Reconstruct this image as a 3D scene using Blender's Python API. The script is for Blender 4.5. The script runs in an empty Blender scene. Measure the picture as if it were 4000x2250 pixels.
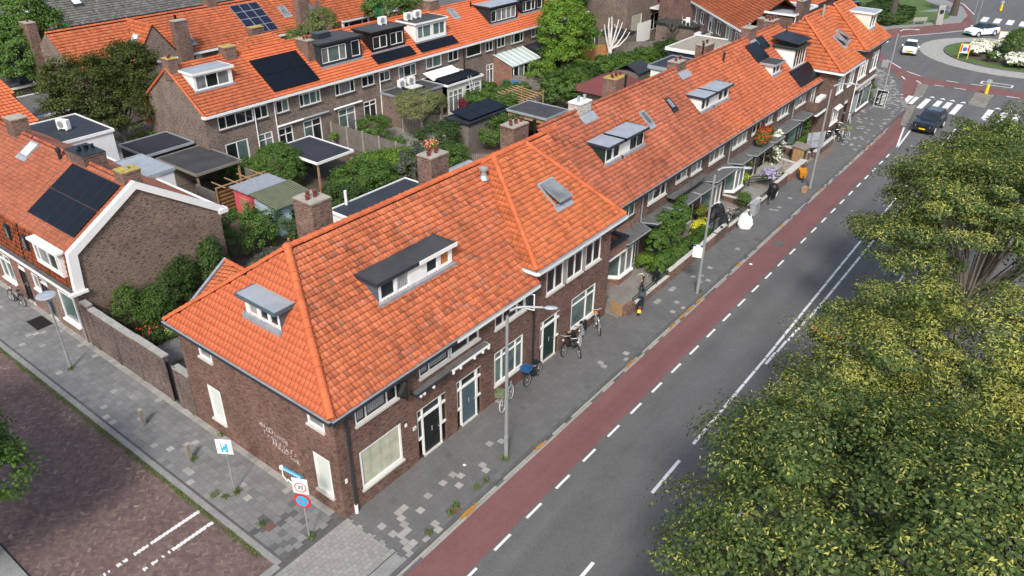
import bpy, math, random
import numpy as np
from mathutils import Vector, Matrix
SC = bpy.context.scene
COL = SC.collection
# ---------------------------------------------------------------- camera
cam = bpy.data.cameras.new('camera'); camo = bpy.data.objects.new('camera', cam); COL.objects.link(camo)
YAW, PIT, ROL = 0.650445598, 0.530316171, 0.0113733928
fw = Vector((math.cos(YAW)*math.cos(PIT), math.sin(YAW)*math.cos(PIT), -math.sin(PIT)))
rr = Vector((math.sin(YAW), -math.cos(YAW), 0)); uu = rr.cross(fw)
r2 = rr*math.cos(ROL)+uu*math.sin(ROL); u2 = -rr*math.sin(ROL)+uu*math.cos(ROL)
camo.matrix_world = Matrix(((r2.x, u2.x, -fw.x, -13.1113), (r2.y, u2.y, -fw.y, -17.8949), (r2.z, u2.z, -fw.z, 22.8785), (0, 0, 0, 1)))
cam.sensor_width = 36; cam.lens = 36*3.03321727/4; cam.clip_start = 0.1; cam.clip_end = 3000
SC.camera = camo
# ---------------------------------------------------------------- light
SUN_EL, SUN_AZ = math.radians(45), math.atan2(-0.5, -0.87)      # direction towards the sun
w = bpy.data.worlds.new("World"); SC.world = w; w.use_nodes = True
nt = w.node_tree; bg = nt.nodes['Background']; sky = nt.nodes.new('ShaderNodeTexSky')
sky.sky_type = 'NISHITA'; sky.sun_disc = False; sky.sun_elevation = SUN_EL; sky.sun_rotation = math.pi/2-SUN_AZ
sky.air_density = 1.3; sky.dust_density = 3.0
nt.links.new(sky.outputs[0], bg.inputs[0]); bg.inputs[1].default_value = 0.135
sl = bpy.data.lights.new('sun', 'SUN'); so = bpy.data.objects.new('sun', sl); COL.objects.link(so)
sl.energy = 2.1; sl.angle = math.radians(9); sl.color = (1, .965, .91)
sd = Vector((math.cos(SUN_AZ)*math.cos(SUN_EL), math.sin(SUN_AZ)*math.cos(SUN_EL), math.sin(SUN_EL)))
so.rotation_euler = sd.to_track_quat('Z', 'Y').to_euler()
SC.view_settings.view_transform = 'Standard'; SC.view_settings.look = 'None'
SC.view_settings.exposure = 0.66; SC.view_settings.gamma = 1
rnd = random.Random(7)
R = np.random.RandomState(5)
# ---------------------------------------------------------------- materials
def _mat(name):
    m = bpy.data.materials.new(name); m.use_nodes = True
    t = m.node_tree; return m, t, t.nodes['Principled BSDF']
def _n(t, k, **kw):
    n = t.nodes.new(k)
    for a, b in kw.items(): setattr(n, a, b)
    return n
def _mul(t, a, b, f=1.0, mode='MULTIPLY'):
    m = _n(t, 'ShaderNodeMix', data_type='RGBA', blend_type=mode)
    m.inputs[0].default_value = f
    t.links.new(a, m.inputs[6]); t.links.new(b, m.inputs[7]); return m.outputs[2]
def _ramp(t, fac, stops, interp='LINEAR'):
    r = _n(t, 'ShaderNodeValToRGB'); r.color_ramp.interpolation = interp
    e = r.color_ramp.elements
    while len(e) < len(stops): e.new(.5)
    for k, (p, c) in enumerate(stops):
        e[k].position = p; e[k].color = tuple(c)+(1,) if len(c) == 3 else c
    t.links.new(fac, r.inputs[0]); return r.outputs[0]
def _noise(t, scale, detail=3, rough=.6, vec=None):
    n = _n(t, 'ShaderNodeTexNoise'); n.inputs['Scale'].default_value = scale
    n.inputs['Detail'].default_value = detail; n.inputs['Roughness'].default_value = rough
    if vec is None:
        g = _n(t, 'ShaderNodeNewGeometry'); vec = g.outputs['Position']
    t.links.new(vec, n.inputs['Vector']); return n.outputs[0]
def _g(v): return (v, v, v)
def _bump(t, bs, h, dist, strength=1):
    b = _n(t, 'ShaderNodeBump'); b.inputs['Distance'].default_value = dist; b.inputs['Strength'].default_value = strength
    t.links.new(h, b.inputs['Height']); t.links.new(b.outputs[0], bs.inputs['Normal'])
def M(name, col, rough=.75, var=.2, scale=2.5, metal=0, bump=0, fine=0, spec=.4):
    m, t, bs = _mat(name)
    n1 = _noise(t, scale, 5, .65)
    c = _ramp(t, n1, [(.25, [x*(1-var) for x in col]), (.75, [min(1, x*(1+var)) for x in col])])
    if fine:
        n2 = _noise(t, fine, 2, .8)
        c = _mul(t, c, _ramp(t, n2, [(.3, _g(.72)), (.7, _g(1.0))]))
    t.links.new(c, bs.inputs['Base Color']); bs.inputs['Roughness'].default_value = rough
    bs.inputs['Metallic'].default_value = metal; bs.inputs['Specular IOR Level'].default_value = spec
    if bump: _bump(t, bs, _noise(t, max(scale*6, 20), 3), bump)
    return m
def Mcell(name, stops, rough=.8, patch=(.8, 1.1), pscale=.6, interp='LINEAR', fine=0, trans=0, spec=.3, moss=0, dirt=None, streak=0):
    """colour picked per face from its (constant) UV: tiles, slabs, leaves"""
    m, t, bs = _mat(name)
    uv = _n(t, 'ShaderNodeUVMap'); wn = _n(t, 'ShaderNodeTexWhiteNoise', noise_dimensions='2D')
    t.links.new(uv.outputs[0], wn.inputs['Vector'])
    c = _ramp(t, wn.outputs['Value'], stops, interp)
    c = _mul(t, c, _ramp(t, _noise(t, pscale, 4), [(.3, _g(patch[0])), (.7, _g(patch[1]))]))
    if fine: c = _mul(t, c, _ramp(t, _noise(t, fine, 3, .8), [(.3, _g(.75)), (.65, _g(1.05))]))
    if streak:
        g = _n(t, 'ShaderNodeNewGeometry'); mp = _n(t, 'ShaderNodeMapping'); mp.inputs['Scale'].default_value = (3.2, .45, .45); t.links.new(g.outputs['Position'], mp.inputs['Vector'])
        c = _mul(t, c, _ramp(t, _noise(t, 1, 6, .7, mp.outputs[0]), [(.34, (.62, .66, .68)), (.52, _g(1)), (.75, _g(1.05))]), streak)
    if moss:
        mx = _n(t, 'ShaderNodeMix', data_type='RGBA')
        t.links.new(_ramp(t, _noise(t, 7, 6, .7), [(.56, _g(0)), (.7, _g(moss))]), mx.inputs[0])
        t.links.new(c, mx.inputs[6]); mx.inputs[7].default_value = tuple(dirt or (.09, .05, .035))+(1,); c = mx.outputs[2]
    t.links.new(c, bs.inputs['Base Color']); bs.inputs['Roughness'].default_value = rough; bs.inputs['Specular IOR Level'].default_value = spec
    if trans:
        tr = _n(t, 'ShaderNodeBsdfTranslucent'); t.links.new(_mul(t, c, _rgb(t, (1.2, 1.3, .6))), tr.inputs[0])
        mx = _n(t, 'ShaderNodeMixShader'); mx.inputs[0].default_value = trans
        out = t.nodes['Material Output']
        t.links.new(bs.outputs[0], mx.inputs[1]); t.links.new(tr.outputs[0], mx.inputs[2]); t.links.new(mx.outputs[0], out.inputs[0])
    return m
def _rgb(t, c):
    n = _n(t, 'ShaderNodeRGB'); n.outputs[0].default_value = tuple(c)+(1,); return n.outputs[0]
def Mbrick(name, c1, c2, mortar, bw=.22, bh=.066, ms=.010, stain=.75, rough=.9):
    m, t, bs = _mat(name)
    uv = _n(t, 'ShaderNodeUVMap'); b = _n(t, 'ShaderNodeTexBrick')
    t.links.new(uv.outputs[0], b.inputs['Vector'])
    b.inputs['Scale'].default_value = 1; b.inputs['Brick Width'].default_value = bw; b.inputs['Row Height'].default_value = bh
    b.inputs['Mortar Size'].default_value = ms; b.inputs['Mortar Smooth'].default_value = .2; b.inputs['Bias'].default_value = 0
    for k, c in (('Color1', c1), ('Color2', c2), ('Mortar', mortar)): b.inputs[k].default_value = tuple(c)+(1,)
    c = b.outputs['Color']
    mp = _n(t, 'ShaderNodeMapping'); mp.inputs['Scale'].default_value = (4.5, 15.1, 1); t.links.new(uv.outputs[0], mp.inputs['Vector'])
    c = _mul(t, c, _ramp(t, _noise(t, 1, 2, .6, mp.outputs[0]), [(.36, _g(.42)), (.47, _g(1)), (.68, _g(1.25))]))
    c = _mul(t, c, _ramp(t, _noise(t, .9, 5, .65), [(.32, _g(stain)), (.66, _g(1.12))]))
    t.links.new(c, bs.inputs['Base Color']); bs.inputs['Roughness'].default_value = rough; bs.inputs['Specular IOR Level'].default_value = .2
    iv = _n(t, 'ShaderNodeMath', operation='SUBTRACT'); iv.inputs[0].default_value = 1; t.links.new(b.outputs['Fac'], iv.inputs[1])
    _bump(t, bs, iv.outputs[0], .008)
    return m
def Mstripe(name, c1, c2, scale, axis='U', rough=.7, bump=.01, spec=.3, metal=0):
    m, t, bs = _mat(name)
    uv = _n(t, 'ShaderNodeUVMap'); wv = _n(t, 'ShaderNodeTexWave', wave_type='BANDS', bands_direction='X' if axis == 'U' else 'Y')
    t.links.new(uv.outputs[0], wv.inputs['Vector']); wv.inputs['Scale'].default_value = scale; wv.inputs['Distortion'].default_value = .3
    c = _ramp(t, wv.outputs['Fac'], [(.05, c1), (.35, c2)])
    c = _mul(t, c, _ramp(t, _noise(t, 2.2, 4), [(.3, _g(.75)), (.7, _g(1.1))]))
    t.links.new(c, bs.inputs['Base Color']); bs.inputs['Roughness'].default_value = rough; bs.inputs['Specular IOR Level'].default_value = spec; bs.inputs['Metallic'].default_value = metal
    _bump(t, bs, wv.outputs['Fac'], bump)
    return m
def Mglass(name, col, rough=.06):
    m, t, bs = _mat(name)
    c = _ramp(t, _noise(t, .9, 3), [(.35, [x*.6 for x in col]), (.7, [x*1.4 for x in col])])
    t.links.new(c, bs.inputs['Base Color']); bs.inputs['Roughness'].default_value = rough; bs.inputs['Specular IOR Level'].default_value = .6
    return m
MT = {}
_T = lambda n, st, **k: Mcell(n, [(p, c if n == 'concrete_tile' else (c[0], c[1]*.80, c[2]*.68)) for p, c in st], rough=.8, **k)
MT['tile_old'] = _T('clay_tile_old', [(0, (.22, .11, .085)), (.05, (.36, .125, .07)), (.2, (.47, .155, .078)), (.5, (.56, .19, .095)), (.78, (.64, .225, .115)), (.93, (.62, .235, .13)), (.965, (.52, .26, .20)), (1, (.26, .15, .12))], patch=(.80, 1.08), pscale=.55, moss=.65, streak=.9, fine=14, dirt=(.17, .09, .065))
MT['tile_smooth'] = _T('clay_tile_smooth', [(0, (.55, .168, .085)), (1, (.62, .20, .105))], patch=(.92, 1.05), pscale=.7, fine=20)
MT['tile_B'] = _T('clay_tile_weathered', [(0, (.22, .12, .095)), (.08, (.36, .14, .095)), (.4, (.47, .17, .105)), (.85, (.56, .205, .125)), (.97, (.50, .23, .16)), (1, (.24, .15, .125))], patch=(.76, 1.08), pscale=.35, moss=.5, streak=.9, fine=14, dirt=(.19, .105, .08))
MT['tile_B2'] = _T('clay_tile_weathered_orange', [(0, (.30, .12, .08)), (.1, (.46, .16, .09)), (.5, (.57, .19, .10)), (1, (.64, .225, .115))], patch=(.8, 1.08), pscale=.3, moss=.45, streak=.8, fine=14, dirt=(.19, .105, .08))
MT['tile_block'] = _T('clay_tile_block', [(0, (.34, .13, .075)), (.25, (.55, .185, .085)), (.9, (.66, .225, .10)), (1, (.45, .2, .12))], patch=(.84, 1.08), pscale=.5, moss=.5, streak=.7, fine=14, dirt=(.2, .1, .06))
MT['tile_new'] = _T('clay_tile_new', [(0, (.58, .17, .08)), (1, (.70, .225, .105))], patch=(.9, 1.05), pscale=.4, streak=.35, fine=20)
MT['tile_T'] = _T('clay_tile_back_row', [(0, (.36, .13, .075)), (.5, (.54, .18, .09)), (1, (.62, .21, .105))], patch=(.8, 1.08), pscale=.3, moss=.35, streak=.6, fine=14)
MT['tile_L'] = _T('clay_tile_pinkish', [(0, (.30, .135, .095)), (.4, (.41, .165, .105)), (1, (.49, .195, .125))], patch=(.85, 1.08), pscale=.4, fine=14)
MT['tile_hang'] = _T('clay_tile_hung', [(0, (.20, .075, .035)), (.4, (.38, .12, .055)), (1, (.50, .17, .075))], patch=(.7, 1.08), pscale=1, fine=14, moss=.5)
MT['tile_gray'] = _T('concrete_tile', [(0, (.10, .095, .088)), (.5, (.14, .135, .127)), (1, (.20, .19, .175))], patch=(.8, 1.1), pscale=.6, fine=14, moss=.5, dirt=(.25, .23, .19))
MT['cap'] = _T('ridge_tile', [(0, (.48, .145, .065)), (1, (.64, .20, .09))], patch=(.8, 1.05), pscale=1.2, fine=14)
MT['capw'] = _T('ridge_tile_weathered', [(0, (.30, .12, .08)), (1, (.50, .17, .10))], patch=(.6, 1.05), pscale=1.5, fine=14)
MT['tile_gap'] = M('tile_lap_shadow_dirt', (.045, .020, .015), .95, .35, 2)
MT['tile_gapg'] = M('tile_lap_shadow_dirt_grey', (.04, .038, .035), .95, .3, 2)  # both lap colours paint gap shade onto the tile risers, along with grime
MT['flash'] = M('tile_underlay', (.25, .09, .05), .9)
MT['brickA'] = Mbrick('brick_brown_red', (.215, .108, .080), (.118, .066, .055), (.195, .145, .122), ms=.010)
MT['brickB'] = Mbrick('brick_dark_brown', (.185, .105, .085), (.115, .070, .060), (.165, .13, .115), ms=.010)
MT['brickL'] = Mbrick('brick_gable', (.18, .108, .083), (.085, .058, .05), (.33, .26, .21), ms=.013)
MT['brickM'] = Mbrick('brick_grey_brown', (.195, .13, .105), (.108, .078, .068), (.30, .255, .215), ms=.013)
MT['brickC'] = Mbrick('brick_chimney', (.215, .115, .088), (.12, .07, .058), (.24, .19, .16), ms=.011)
MT['brickpink'] = Mbrick('brick_orange', (.34, .16, .115), (.24, .12, .09), (.27, .2, .17))
MT['brickR'] = Mbrick('brick_reddish', (.28, .14, .105), (.17, .09, .072), (.24, .18, .15))
MT['brickwhite'] = Mbrick('brick_limed', (.32, .27, .25), (.2, .16, .15), (.6, .58, .55), ms=.02)
MT['brickwall'] = Mbrick('brick_garden_wall', (.19, .13, .115), (.13, .095, .088), (.2, .17, .155), stain=.55)
MT['white'] = M('white_paint', (.78, .78, .76), .45, .04)
MT['cream'] = M('cream_paint', (.66, .63, .55), .5, .05)
MT['whitew'] = M('white_render', (.70, .71, .71), .7, .07, 1.2)
MT['black'] = M('black_paint', (.012, .013, .014), .35, .2)
MT['navy'] = M('blue_black_paint', (.025, .034, .045), .4, .15)
MT['grayblue'] = M('slate_blue_paint', (.07, .105, .13), .4, .1)
MT['anth'] = M('anthracite_cladding', (.018, .022, .028), .5, .15)
MT['dgreen'] = M('dark_green_paint', (.012, .035, .028), .4, .2)
MT['zinc'] = M('zinc_sheet', (.33, .36, .39), .5, .18, 1.2, metal=.15)
MT['lead'] = M('lead_flashing', (.26, .28, .31), .6, .25, 4)
MT['bitumen'] = M('bitumen_felt', (.055, .056, .058), .75, .35, .8, fine=25)
MT['bitumenb'] = M('bitumen_felt_dark', (.026, .030, .038), .7, .3, .5)
MT['ledge'] = M('mossy_ledge_felt', (.12, .12, .12), .85, .35, 2.5, fine=20)
MT['conc'] = M('concrete', (.36, .35, .32), .85, .2, 2, fine=30)
MT['stone'] = M('sill_stone', (.50, .48, .44), .75, .1)
MT['sillbrick'] = M('sill_brick', (.075, .06, .055), .9, .3, 6)
MT['glass'] = Mglass('window_glass', (.018, .023, .027))
MT['glassl'] = Mglass('window_glass_net_curtain', (.19, .20, .20), .12)
MT['glassg'] = Mglass('window_glass_greenish', (.10, .15, .14), .1)
MT['blind'] = Mstripe('pale_green_blind', (.44, .45, .34), (.50, .51, .40), .6, 'U', .3, .002, .5)
MT['blindw'] = M('pale_screen', (.60, .64, .60), .3, .03)
MT['curtain'] = Mstripe('grey_curtain', (.20, .21, .21), (.36, .37, .37), 3.0, 'U', .3, .004, .5)
MT['orangecurt'] = Mstripe('orange_curtain', (.3, .1, .02), (.5, .2, .05), 3.0, 'U', .4, .004, .5)
MT['solar'] = M('solar_black', (.006, .008, .013), .42, .2, 1, spec=.18)
MT['solarcell'] = Mstripe('solar_cell_stripes', (.02, .025, .045), (.008, .012, .028), 3.2, 'U', .25, 0, .5)
MT['alu'] = M('aluminium', (.62, .63, .64), .35, .08, metal=.6)
MT['galv'] = M('galvanised_steel', (.40, .42, .43), .45, .12, 3, metal=.5)
MT['rubber'] = M('rubber', (.012, .012, .013), .7, .2)
MT['pot'] = M('glazed_pot', (.14, .03, .02), .25, .3, 5)
MT['plaster_mortar'] = M('mortar_cap', (.38, .35, .29), .9, .25, 4, fine=20)
MT['lichen'] = M('lichen_cap', (.42, .32, .08), .9, .4, 5, fine=20)
MT['wood'] = Mstripe('weathered_boards', (.08, .07, .062), (.21, .185, .165), 2.6, 'U')
MT['woodh'] = Mstripe('weathered_slats', (.08, .07, .062), (.22, .195, .175), 2.0, 'V')
MT['woodw'] = Mstripe('warm_boards', (.30, .13, .05), (.50, .24, .09), 2.0, 'U')
MT['woodslat'] = Mstripe('oiled_slats', (.012, .01, .008), (.32, .17, .065), 1.15, 'V', .7, .02)
MT['timber'] = M('timber', (.34, .21, .11), .8, .25, 6)
MT['timberd'] = M('timber_grey', (.22, .19, .16), .85, .25, 6)
MT['trunk'] = M('bark', (.075, .062, .05), .95, .35, 8, bump=.02)
MT['twig'] = M('twig', (.16, .14, .115), .9, .25, 8)
MT['whitebark'] = M('pale_bark', (.62, .60, .56), .8, .12, 5)
def Masphalt(name, col):
    m, t, bs = _mat(name); g = _n(t, 'ShaderNodeNewGeometry'); mp = _n(t, 'ShaderNodeMapping'); mp.inputs['Scale'].default_value = (.035, 1.1, 1); t.links.new(g.outputs['Position'], mp.inputs['Vector'])
    c = _ramp(t, _noise(t, 1, 3, .5, mp.outputs[0]), [(.35, [x*.93 for x in col]), (.65, [x*1.08 for x in col])])
    c = _mul(t, c, _ramp(t, _noise(t, .45, 5, .6), [(.3, _g(.9)), (.7, _g(1.06))])); c = _mul(t, c, _ramp(t, _noise(t, 42, 2, .9), [(.32, _g(.62)), (.5, _g(1)), (.66, _g(1.35))]))
    c = _mul(t, c, _ramp(t, _noise(t, 3.5, 6, .75), [(.3, _g(.92)), (.7, _g(1.04))]))
    t.links.new(c, bs.inputs['Base Color']); bs.inputs['Roughness'].default_value = .9; bs.inputs['Specular IOR Level'].default_value = .25; return m
MT['asphalt'] = Masphalt('asphalt', (.116, .114, .112)); MT['redasphalt'] = Masphalt('red_asphalt', (.172, .083, .078))
MT['paint'] = M('road_paint', (.66, .66, .64), .7, .08, 6)
MT['soil'] = M('garden_soil', (.10, .078, .058), .95, .35, 1.3, fine=18)
MT['gardenp'] = M('garden_paving', (.24, .225, .205), .9, .3, 1.0, fine=12)
MT['grass'] = M('grass_ground', (.085, .14, .03), .95, .3, .8, fine=18)
MT['kerb'] = M('kerb_concrete', (.26, .26, .25), .9, .2, 2, fine=14)
MT['kerbd'] = M('kerb_dark', (.11, .11, .11), .9, .25, 2, fine=14)
MT['joint'] = M('paving_joint', (.085, .083, .078), .95, .3, 3)
MT['slab'] = Mcell('paving_slab', [(0, (.128, .126, .124)), (.9, (.147, .145, .143)), (1, (.110, .109, .108))], patch=(.90, 1.08), pscale=.45, fine=25)
MT['slabl'] = Mcell('paving_slab_light', [(0, (.27, .26, .24)), (1, (.38, .36, .33))], patch=(.9, 1.05), fine=25)
MT['slabs'] = Mcell('side_paving_slab', [(0, (.165, .165, .162)), (.5, (.20, .20, .197)), (1, (.235, .232, .225))], patch=(.82, 1.1), pscale=.5, fine=20)
MT['slabd'] = Mcell('side_paving_slab_dark', [(0, (.09, .09, .092)), (1, (.14, .14, .14))], fine=20)
MT['paver'] = Mcell('corner_paver', [(0, (.255, .247, .225)), (1, (.325, .312, .285))], patch=(.9, 1.06), fine=20)
MT['clinker'] = Mcell('street_clinker', [(0, (.115, .078, .074)), (.5, (.158, .106, .097)), (.9, (.2, .137, .118)), (.985, (.24, .18, .14)), (1, (.32, .26, .2))], patch=(.86, 1.08), pscale=.4, fine=14)
MT['clinkerw'] = Mcell('street_clinker_painted', [(0, (.5, .49, .47)), (1, (.72, .71, .69))], fine=20)
MT['islandstone'] = Mcell('island_cobble', [(0, (.17, .15, .12)), (1, (.30, .27, .22))], fine=14)
MT['gravel'] = M('roof_gravel', (.33, .30, .25), .95, .2, 2, fine=30)
MT['purple'] = M('purple_roof_felt', (.16, .045, .045), .85, .12, 1, fine=20)
MT['greenroof'] = Mstripe('green_corrugated', (.07, .08, .05), (.15, .165, .10), 1.7, 'U', .8, .03)
MT['bluewood'] = Mstripe('pale_blue_boards', (.32, .44, .50), (.46, .60, .66), 2.5, 'V', .6)
MT['pinkw'] = M('pink_paint', (.62, .10, .13), .6, .12)
MT['greenpaint'] = M('green_paint', (.02, .22, .07), .5, .08)
MT['shutter'] = Mstripe('roller_shutter', (.14, .11, .07), (.26, .21, .15), 2.2, 'V', .6)
MT['yellow'] = M('yellow_paint', (.72, .5, .02), .45, .05)
MT['plate'] = M('yellow_plate', (.8, .55, .03), .4, .03)
MT['red'] = M('red_plastic', (.55, .02, .02), .35, .1)
MT['blueS'] = M('sign_blue', (.02, .35, .62), .4, .03)
MT['blueC'] = M('blue_crate', (.03, .11, .28), .5, .1)
MT['bluebin'] = M('blue_bin', (.03, .20, .55), .5, .08)
MT['greenbin'] = M('green_bin', (.03, .09, .04), .5, .1)
MT['carwhite'] = M('car_white', (.78, .79, .80), .22, .02, spec=.6)
MT['carblack'] = M('car_black', (.012, .018, .028), .18, .1, spec=.7)
MT['carglass'] = Mglass('car_glass', (.02, .026, .03), .05)
MT['teal'] = M('teal_sticker', (.10, .48, .55), .4, .03)
MT['lens'] = M('lamp_lens', (.75, .75, .72), .15, .03, spec=.7)
MT['orange'] = M('orange_paint', (.55, .22, .02), .5, .15)
MT['greencrate'] = M('green_crate', (.17, .21, .12), .6, .1)
MT['bikeblack'] = M('bike_black', (.018, .018, .02), .35, .1, spec=.5)
MT['bikegrey'] = M('bike_grey', (.25, .27, .29), .35, .1, spec=.5)
MT['bikeblue'] = M('bike_blue', (.09, .19, .28), .35, .1)
MT['bikemint'] = M('bike_mint', (.45, .60, .60), .35, .05)
MT['tyrew'] = M('whitewall_tyre', (.5, .49, .46), .6, .05)
MT['bagw'] = M('white_woven_bag', (.82, .82, .82), .7, .04, 6)
MT['coverb'] = M('black_cover', (.010, .011, .012), .5, .2, 4)
MT['graffiti'] = M('graffiti_chalk', (.66, .62, .61), .9, .2, 8)
MT['leafO'] = Mcell('fallen_leaf', [(0, (.38, .13, .02)), (.5, (.5, .26, .04)), (1, (.3, .2, .06))])
MT['weed'] = Mcell('weed_leaf', [(0, (.06, .10, .02)), (1, (.14, .20, .05))], trans=.2)
G_ = lambda n, a, b, c, tr=.28: Mcell(n, [(0, a), (.5, b), (1, c)], rough=.55, patch=(.75, 1.1), pscale=1.2, trans=tr, spec=.25)
MT['lf_linden'] = G_('leaf_linden', (.045, .080, .022), (.085, .132, .036), (.15, .20, .065), .33)
MT['bract'] = G_('bract_linden', (.24, .26, .045), (.40, .40, .08), (.62, .58, .17), .3)
MT['lf_dark'] = G_('leaf_dark', (.03, .062, .016), (.055, .105, .025), (.09, .15, .04))
MT['lf_mid'] = G_('leaf_mid', (.055, .115, .02), (.09, .175, .032), (.14, .235, .05))
MT['lf_bright'] = G_('leaf_bright', (.09, .18, .02), (.14, .26, .03), (.21, .33, .05))
MT['lf_pale'] = G_('leaf_pale_olive', (.14, .16, .06), (.21, .23, .09), (.30, .31, .14))
MT['lf_grey'] = G_('leaf_grey', (.07, .09, .06), (.11, .13, .09), (.18, .17, .16))
MT['lf_bigtree'] = G_('leaf_dark_olive', (.035, .05, .010), (.06, .085, .016), (.10, .125, .028))
MT['lf_red'] = G_('leaf_red', (.10, .01, .02), (.2, .02, .04), (.28, .03, .06))
MT['fl_white'] = Mcell('petal_white', [(0, (.6, .6, .45)), (1, (.8, .8, .7))])
MT['fl_red'] = Mcell('petal_red', [(0, (.55, .02, .02)), (1, (.7, .08, .03))])
MT['fl_yellow'] = Mcell('petal_yellow', [(0, (.5, .5, .03)), (1, (.7, .65, .05))])
MT['fl_purple'] = Mcell('petal_purple', [(0, (.25, .2, .4)), (1, (.5, .45, .6))])
MT['fl_mixed'] = Mcell('petal_mixed', [(0, (.6, .05, .2)), (.5, (.7, .5, .05)), (1, (.55, .05, .15))], interp='CONSTANT')
# ---------------------------------------------------------------- mesh builder
OFF = {}
class MB:
    def __init__(s): s.v = []; s.f = []; s.uv = []; s.m = []
    def poly(s, pts, m=0, uv=None):
        b = len(s.v); s.v += [tuple(p) for p in pts]; s.f.append(tuple(range(b, b+len(pts)))); s.m.append(m)
        if uv is None:
            p = [Vector(q) for q in pts]; n = Vector((0, 0, 0))
            for i in range(len(p)):
                a, c = p[i], p[(i+1) % len(p)]; n += a.cross(c)
            ax, ay, az = abs(n.x), abs(n.y), abs(n.z)
            if az >= ax and az >= ay: uv = [(q.x, q.y) for q in p]
            elif ax >= ay: uv = [(q.y, q.z) for q in p]
            else: uv = [(q.x, q.z) for q in p]
        s.uv.append(uv)
    def obox(s, O, A, r, m=0, skip=''):
        O = Vector(O); U, V, N = [Vector(a) for a in A]; u0, u1, v0, v1, n0, n1 = r
        c = lambda i, j, k: O+U*(u1 if i else u0)+V*(v1 if j else v0)+N*(n1 if k else n0)
        fs = [((0,0,0),(0,1,0),(1,1,0),(1,0,0)), ((0,0,1),(1,0,1),(1,1,1),(0,1,1)), ((0,0,0),(1,0,0),(1,0,1),(0,0,1)),
              ((0,1,0),(0,1,1),(1,1,1),(1,1,0)), ((0,0,0),(0,0,1),(0,1,1),(0,1,0)), ((1,0,0),(1,1,0),(1,1,1),(1,0,1))]
        for f in fs: s.poly([c(*q) for q in f], m)
        return s
    def box(s, x0, x1, y0, y1, z0, z1, m=0):
        return s.obox((0,0,0), ((1,0,0),(0,1,0),(0,0,1)), (x0,x1,y0,y1,z0,z1), m)
    def ring(s, c, ax, r, n, ph=0):
        ax = Vector(ax).normalized(); t = Vector((0,0,1)) if abs(ax.z) < .9 else Vector((1,0,0))
        a = ax.cross(t).normalized(); b = ax.cross(a)
        return [Vector(c)+a*(r*math.cos(ph+2*math.pi*k/n))+b*(r*math.sin(ph+2*math.pi*k/n)) for k in range(n)]
    def bridge(s, r0, r1, m=0):
        n = len(r0)
        for k in range(n): s.poly([r0[k], r0[(k+1) % n], r1[(k+1) % n], r1[k]], m)
    def cyl(s, p0, p1, r0, r1=None, n=8, m=0, cap=True):
        r1 = r0 if r1 is None else r1; ax = Vector(p1)-Vector(p0)
        a = s.ring(p0, ax, r0, n); b = s.ring(p1, ax, r1, n); s.bridge(a, b, m)
        if cap: s.poly(a[::-1], m); s.poly(b, m)
        return s
    def tube(s, pts, r, n=6, m=0):
        pts = [Vector(p) for p in pts]; rs = r if isinstance(r, (list, tuple)) else [r]*len(pts); prev = None
        for k, p in enumerate(pts):
            d = (pts[min(k+1, len(pts)-1)]-pts[max(k-1, 0)])
            g = s.ring(p, d, rs[k], n)
            if prev: s.bridge(prev, g, m)
            else: s.poly(g[::-1], m)
            prev = g
        s.poly(prev, m); return s
    def lathe(s, c, prof, n=12, m=0):
        prev = None; c = Vector(c)
        for r, z in prof:
            g = [c+Vector((r*math.cos(2*math.pi*k/n), r*math.sin(2*math.pi*k/n), z)) for k in range(n)]
            if prev: s.bridge(prev, g, m)
            prev = g
        s.poly(prev, m); return s
    def torus(s, c, ax, Rr, r, n=20, k=6, m=0):
        ax = Vector(ax).normalized(); t = Vector((0,0,1)) if abs(ax.z) < .9 else Vector((1,0,0))
        a = ax.cross(t).normalized(); b = ax.cross(a); rings = []
        for i in range(n):
            th = 2*math.pi*i/n; d = a*math.cos(th)+b*math.sin(th)
            rings.append([Vector(c)+d*(Rr+r*math.cos(2*math.pi*j/k))+ax*(r*math.sin(2*math.pi*j/k)) for j in range(k)])
        for i in range(n): s.bridge(rings[i], rings[(i+1) % n], m)
        return s
    def build(s, name, mats, parent=None, smooth=False, local=False):
        if not isinstance(mats, (list, tuple)): mats = [mats]
        v = np.array(s.v, dtype=np.float64)
        if parent is not None: off = OFF.get(parent, Vector((0,0,0)))
        elif local: off = Vector((0,0,0))
        else: off = Vector(((v[:,0].min()+v[:,0].max())/2, (v[:,1].min()+v[:,1].max())/2, v[:,2].min()))
        v = v-np.array(off)
        me = bpy.data.meshes.new(name); me.from_pydata(v.tolist(), [], s.f)
        for m in mats: me.materials.append(MT[m] if isinstance(m, str) else m)
        me.polygons.foreach_set('material_index', s.m)
        u = me.uv_layers.new(name='UVMap'); flat = np.array([c for f in s.uv for p in f for c in p], dtype=np.float32)
        u.data.foreach_set('uv', flat)
        if smooth: me.polygons.foreach_set('use_smooth', [True]*len(s.f))
        o = bpy.data.objects.new(name, me); COL.objects.link(o)
        if parent is not None: o.parent = parent; OFF[o] = off
        else: o.location = off; OFF[o] = off
        return o
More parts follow.
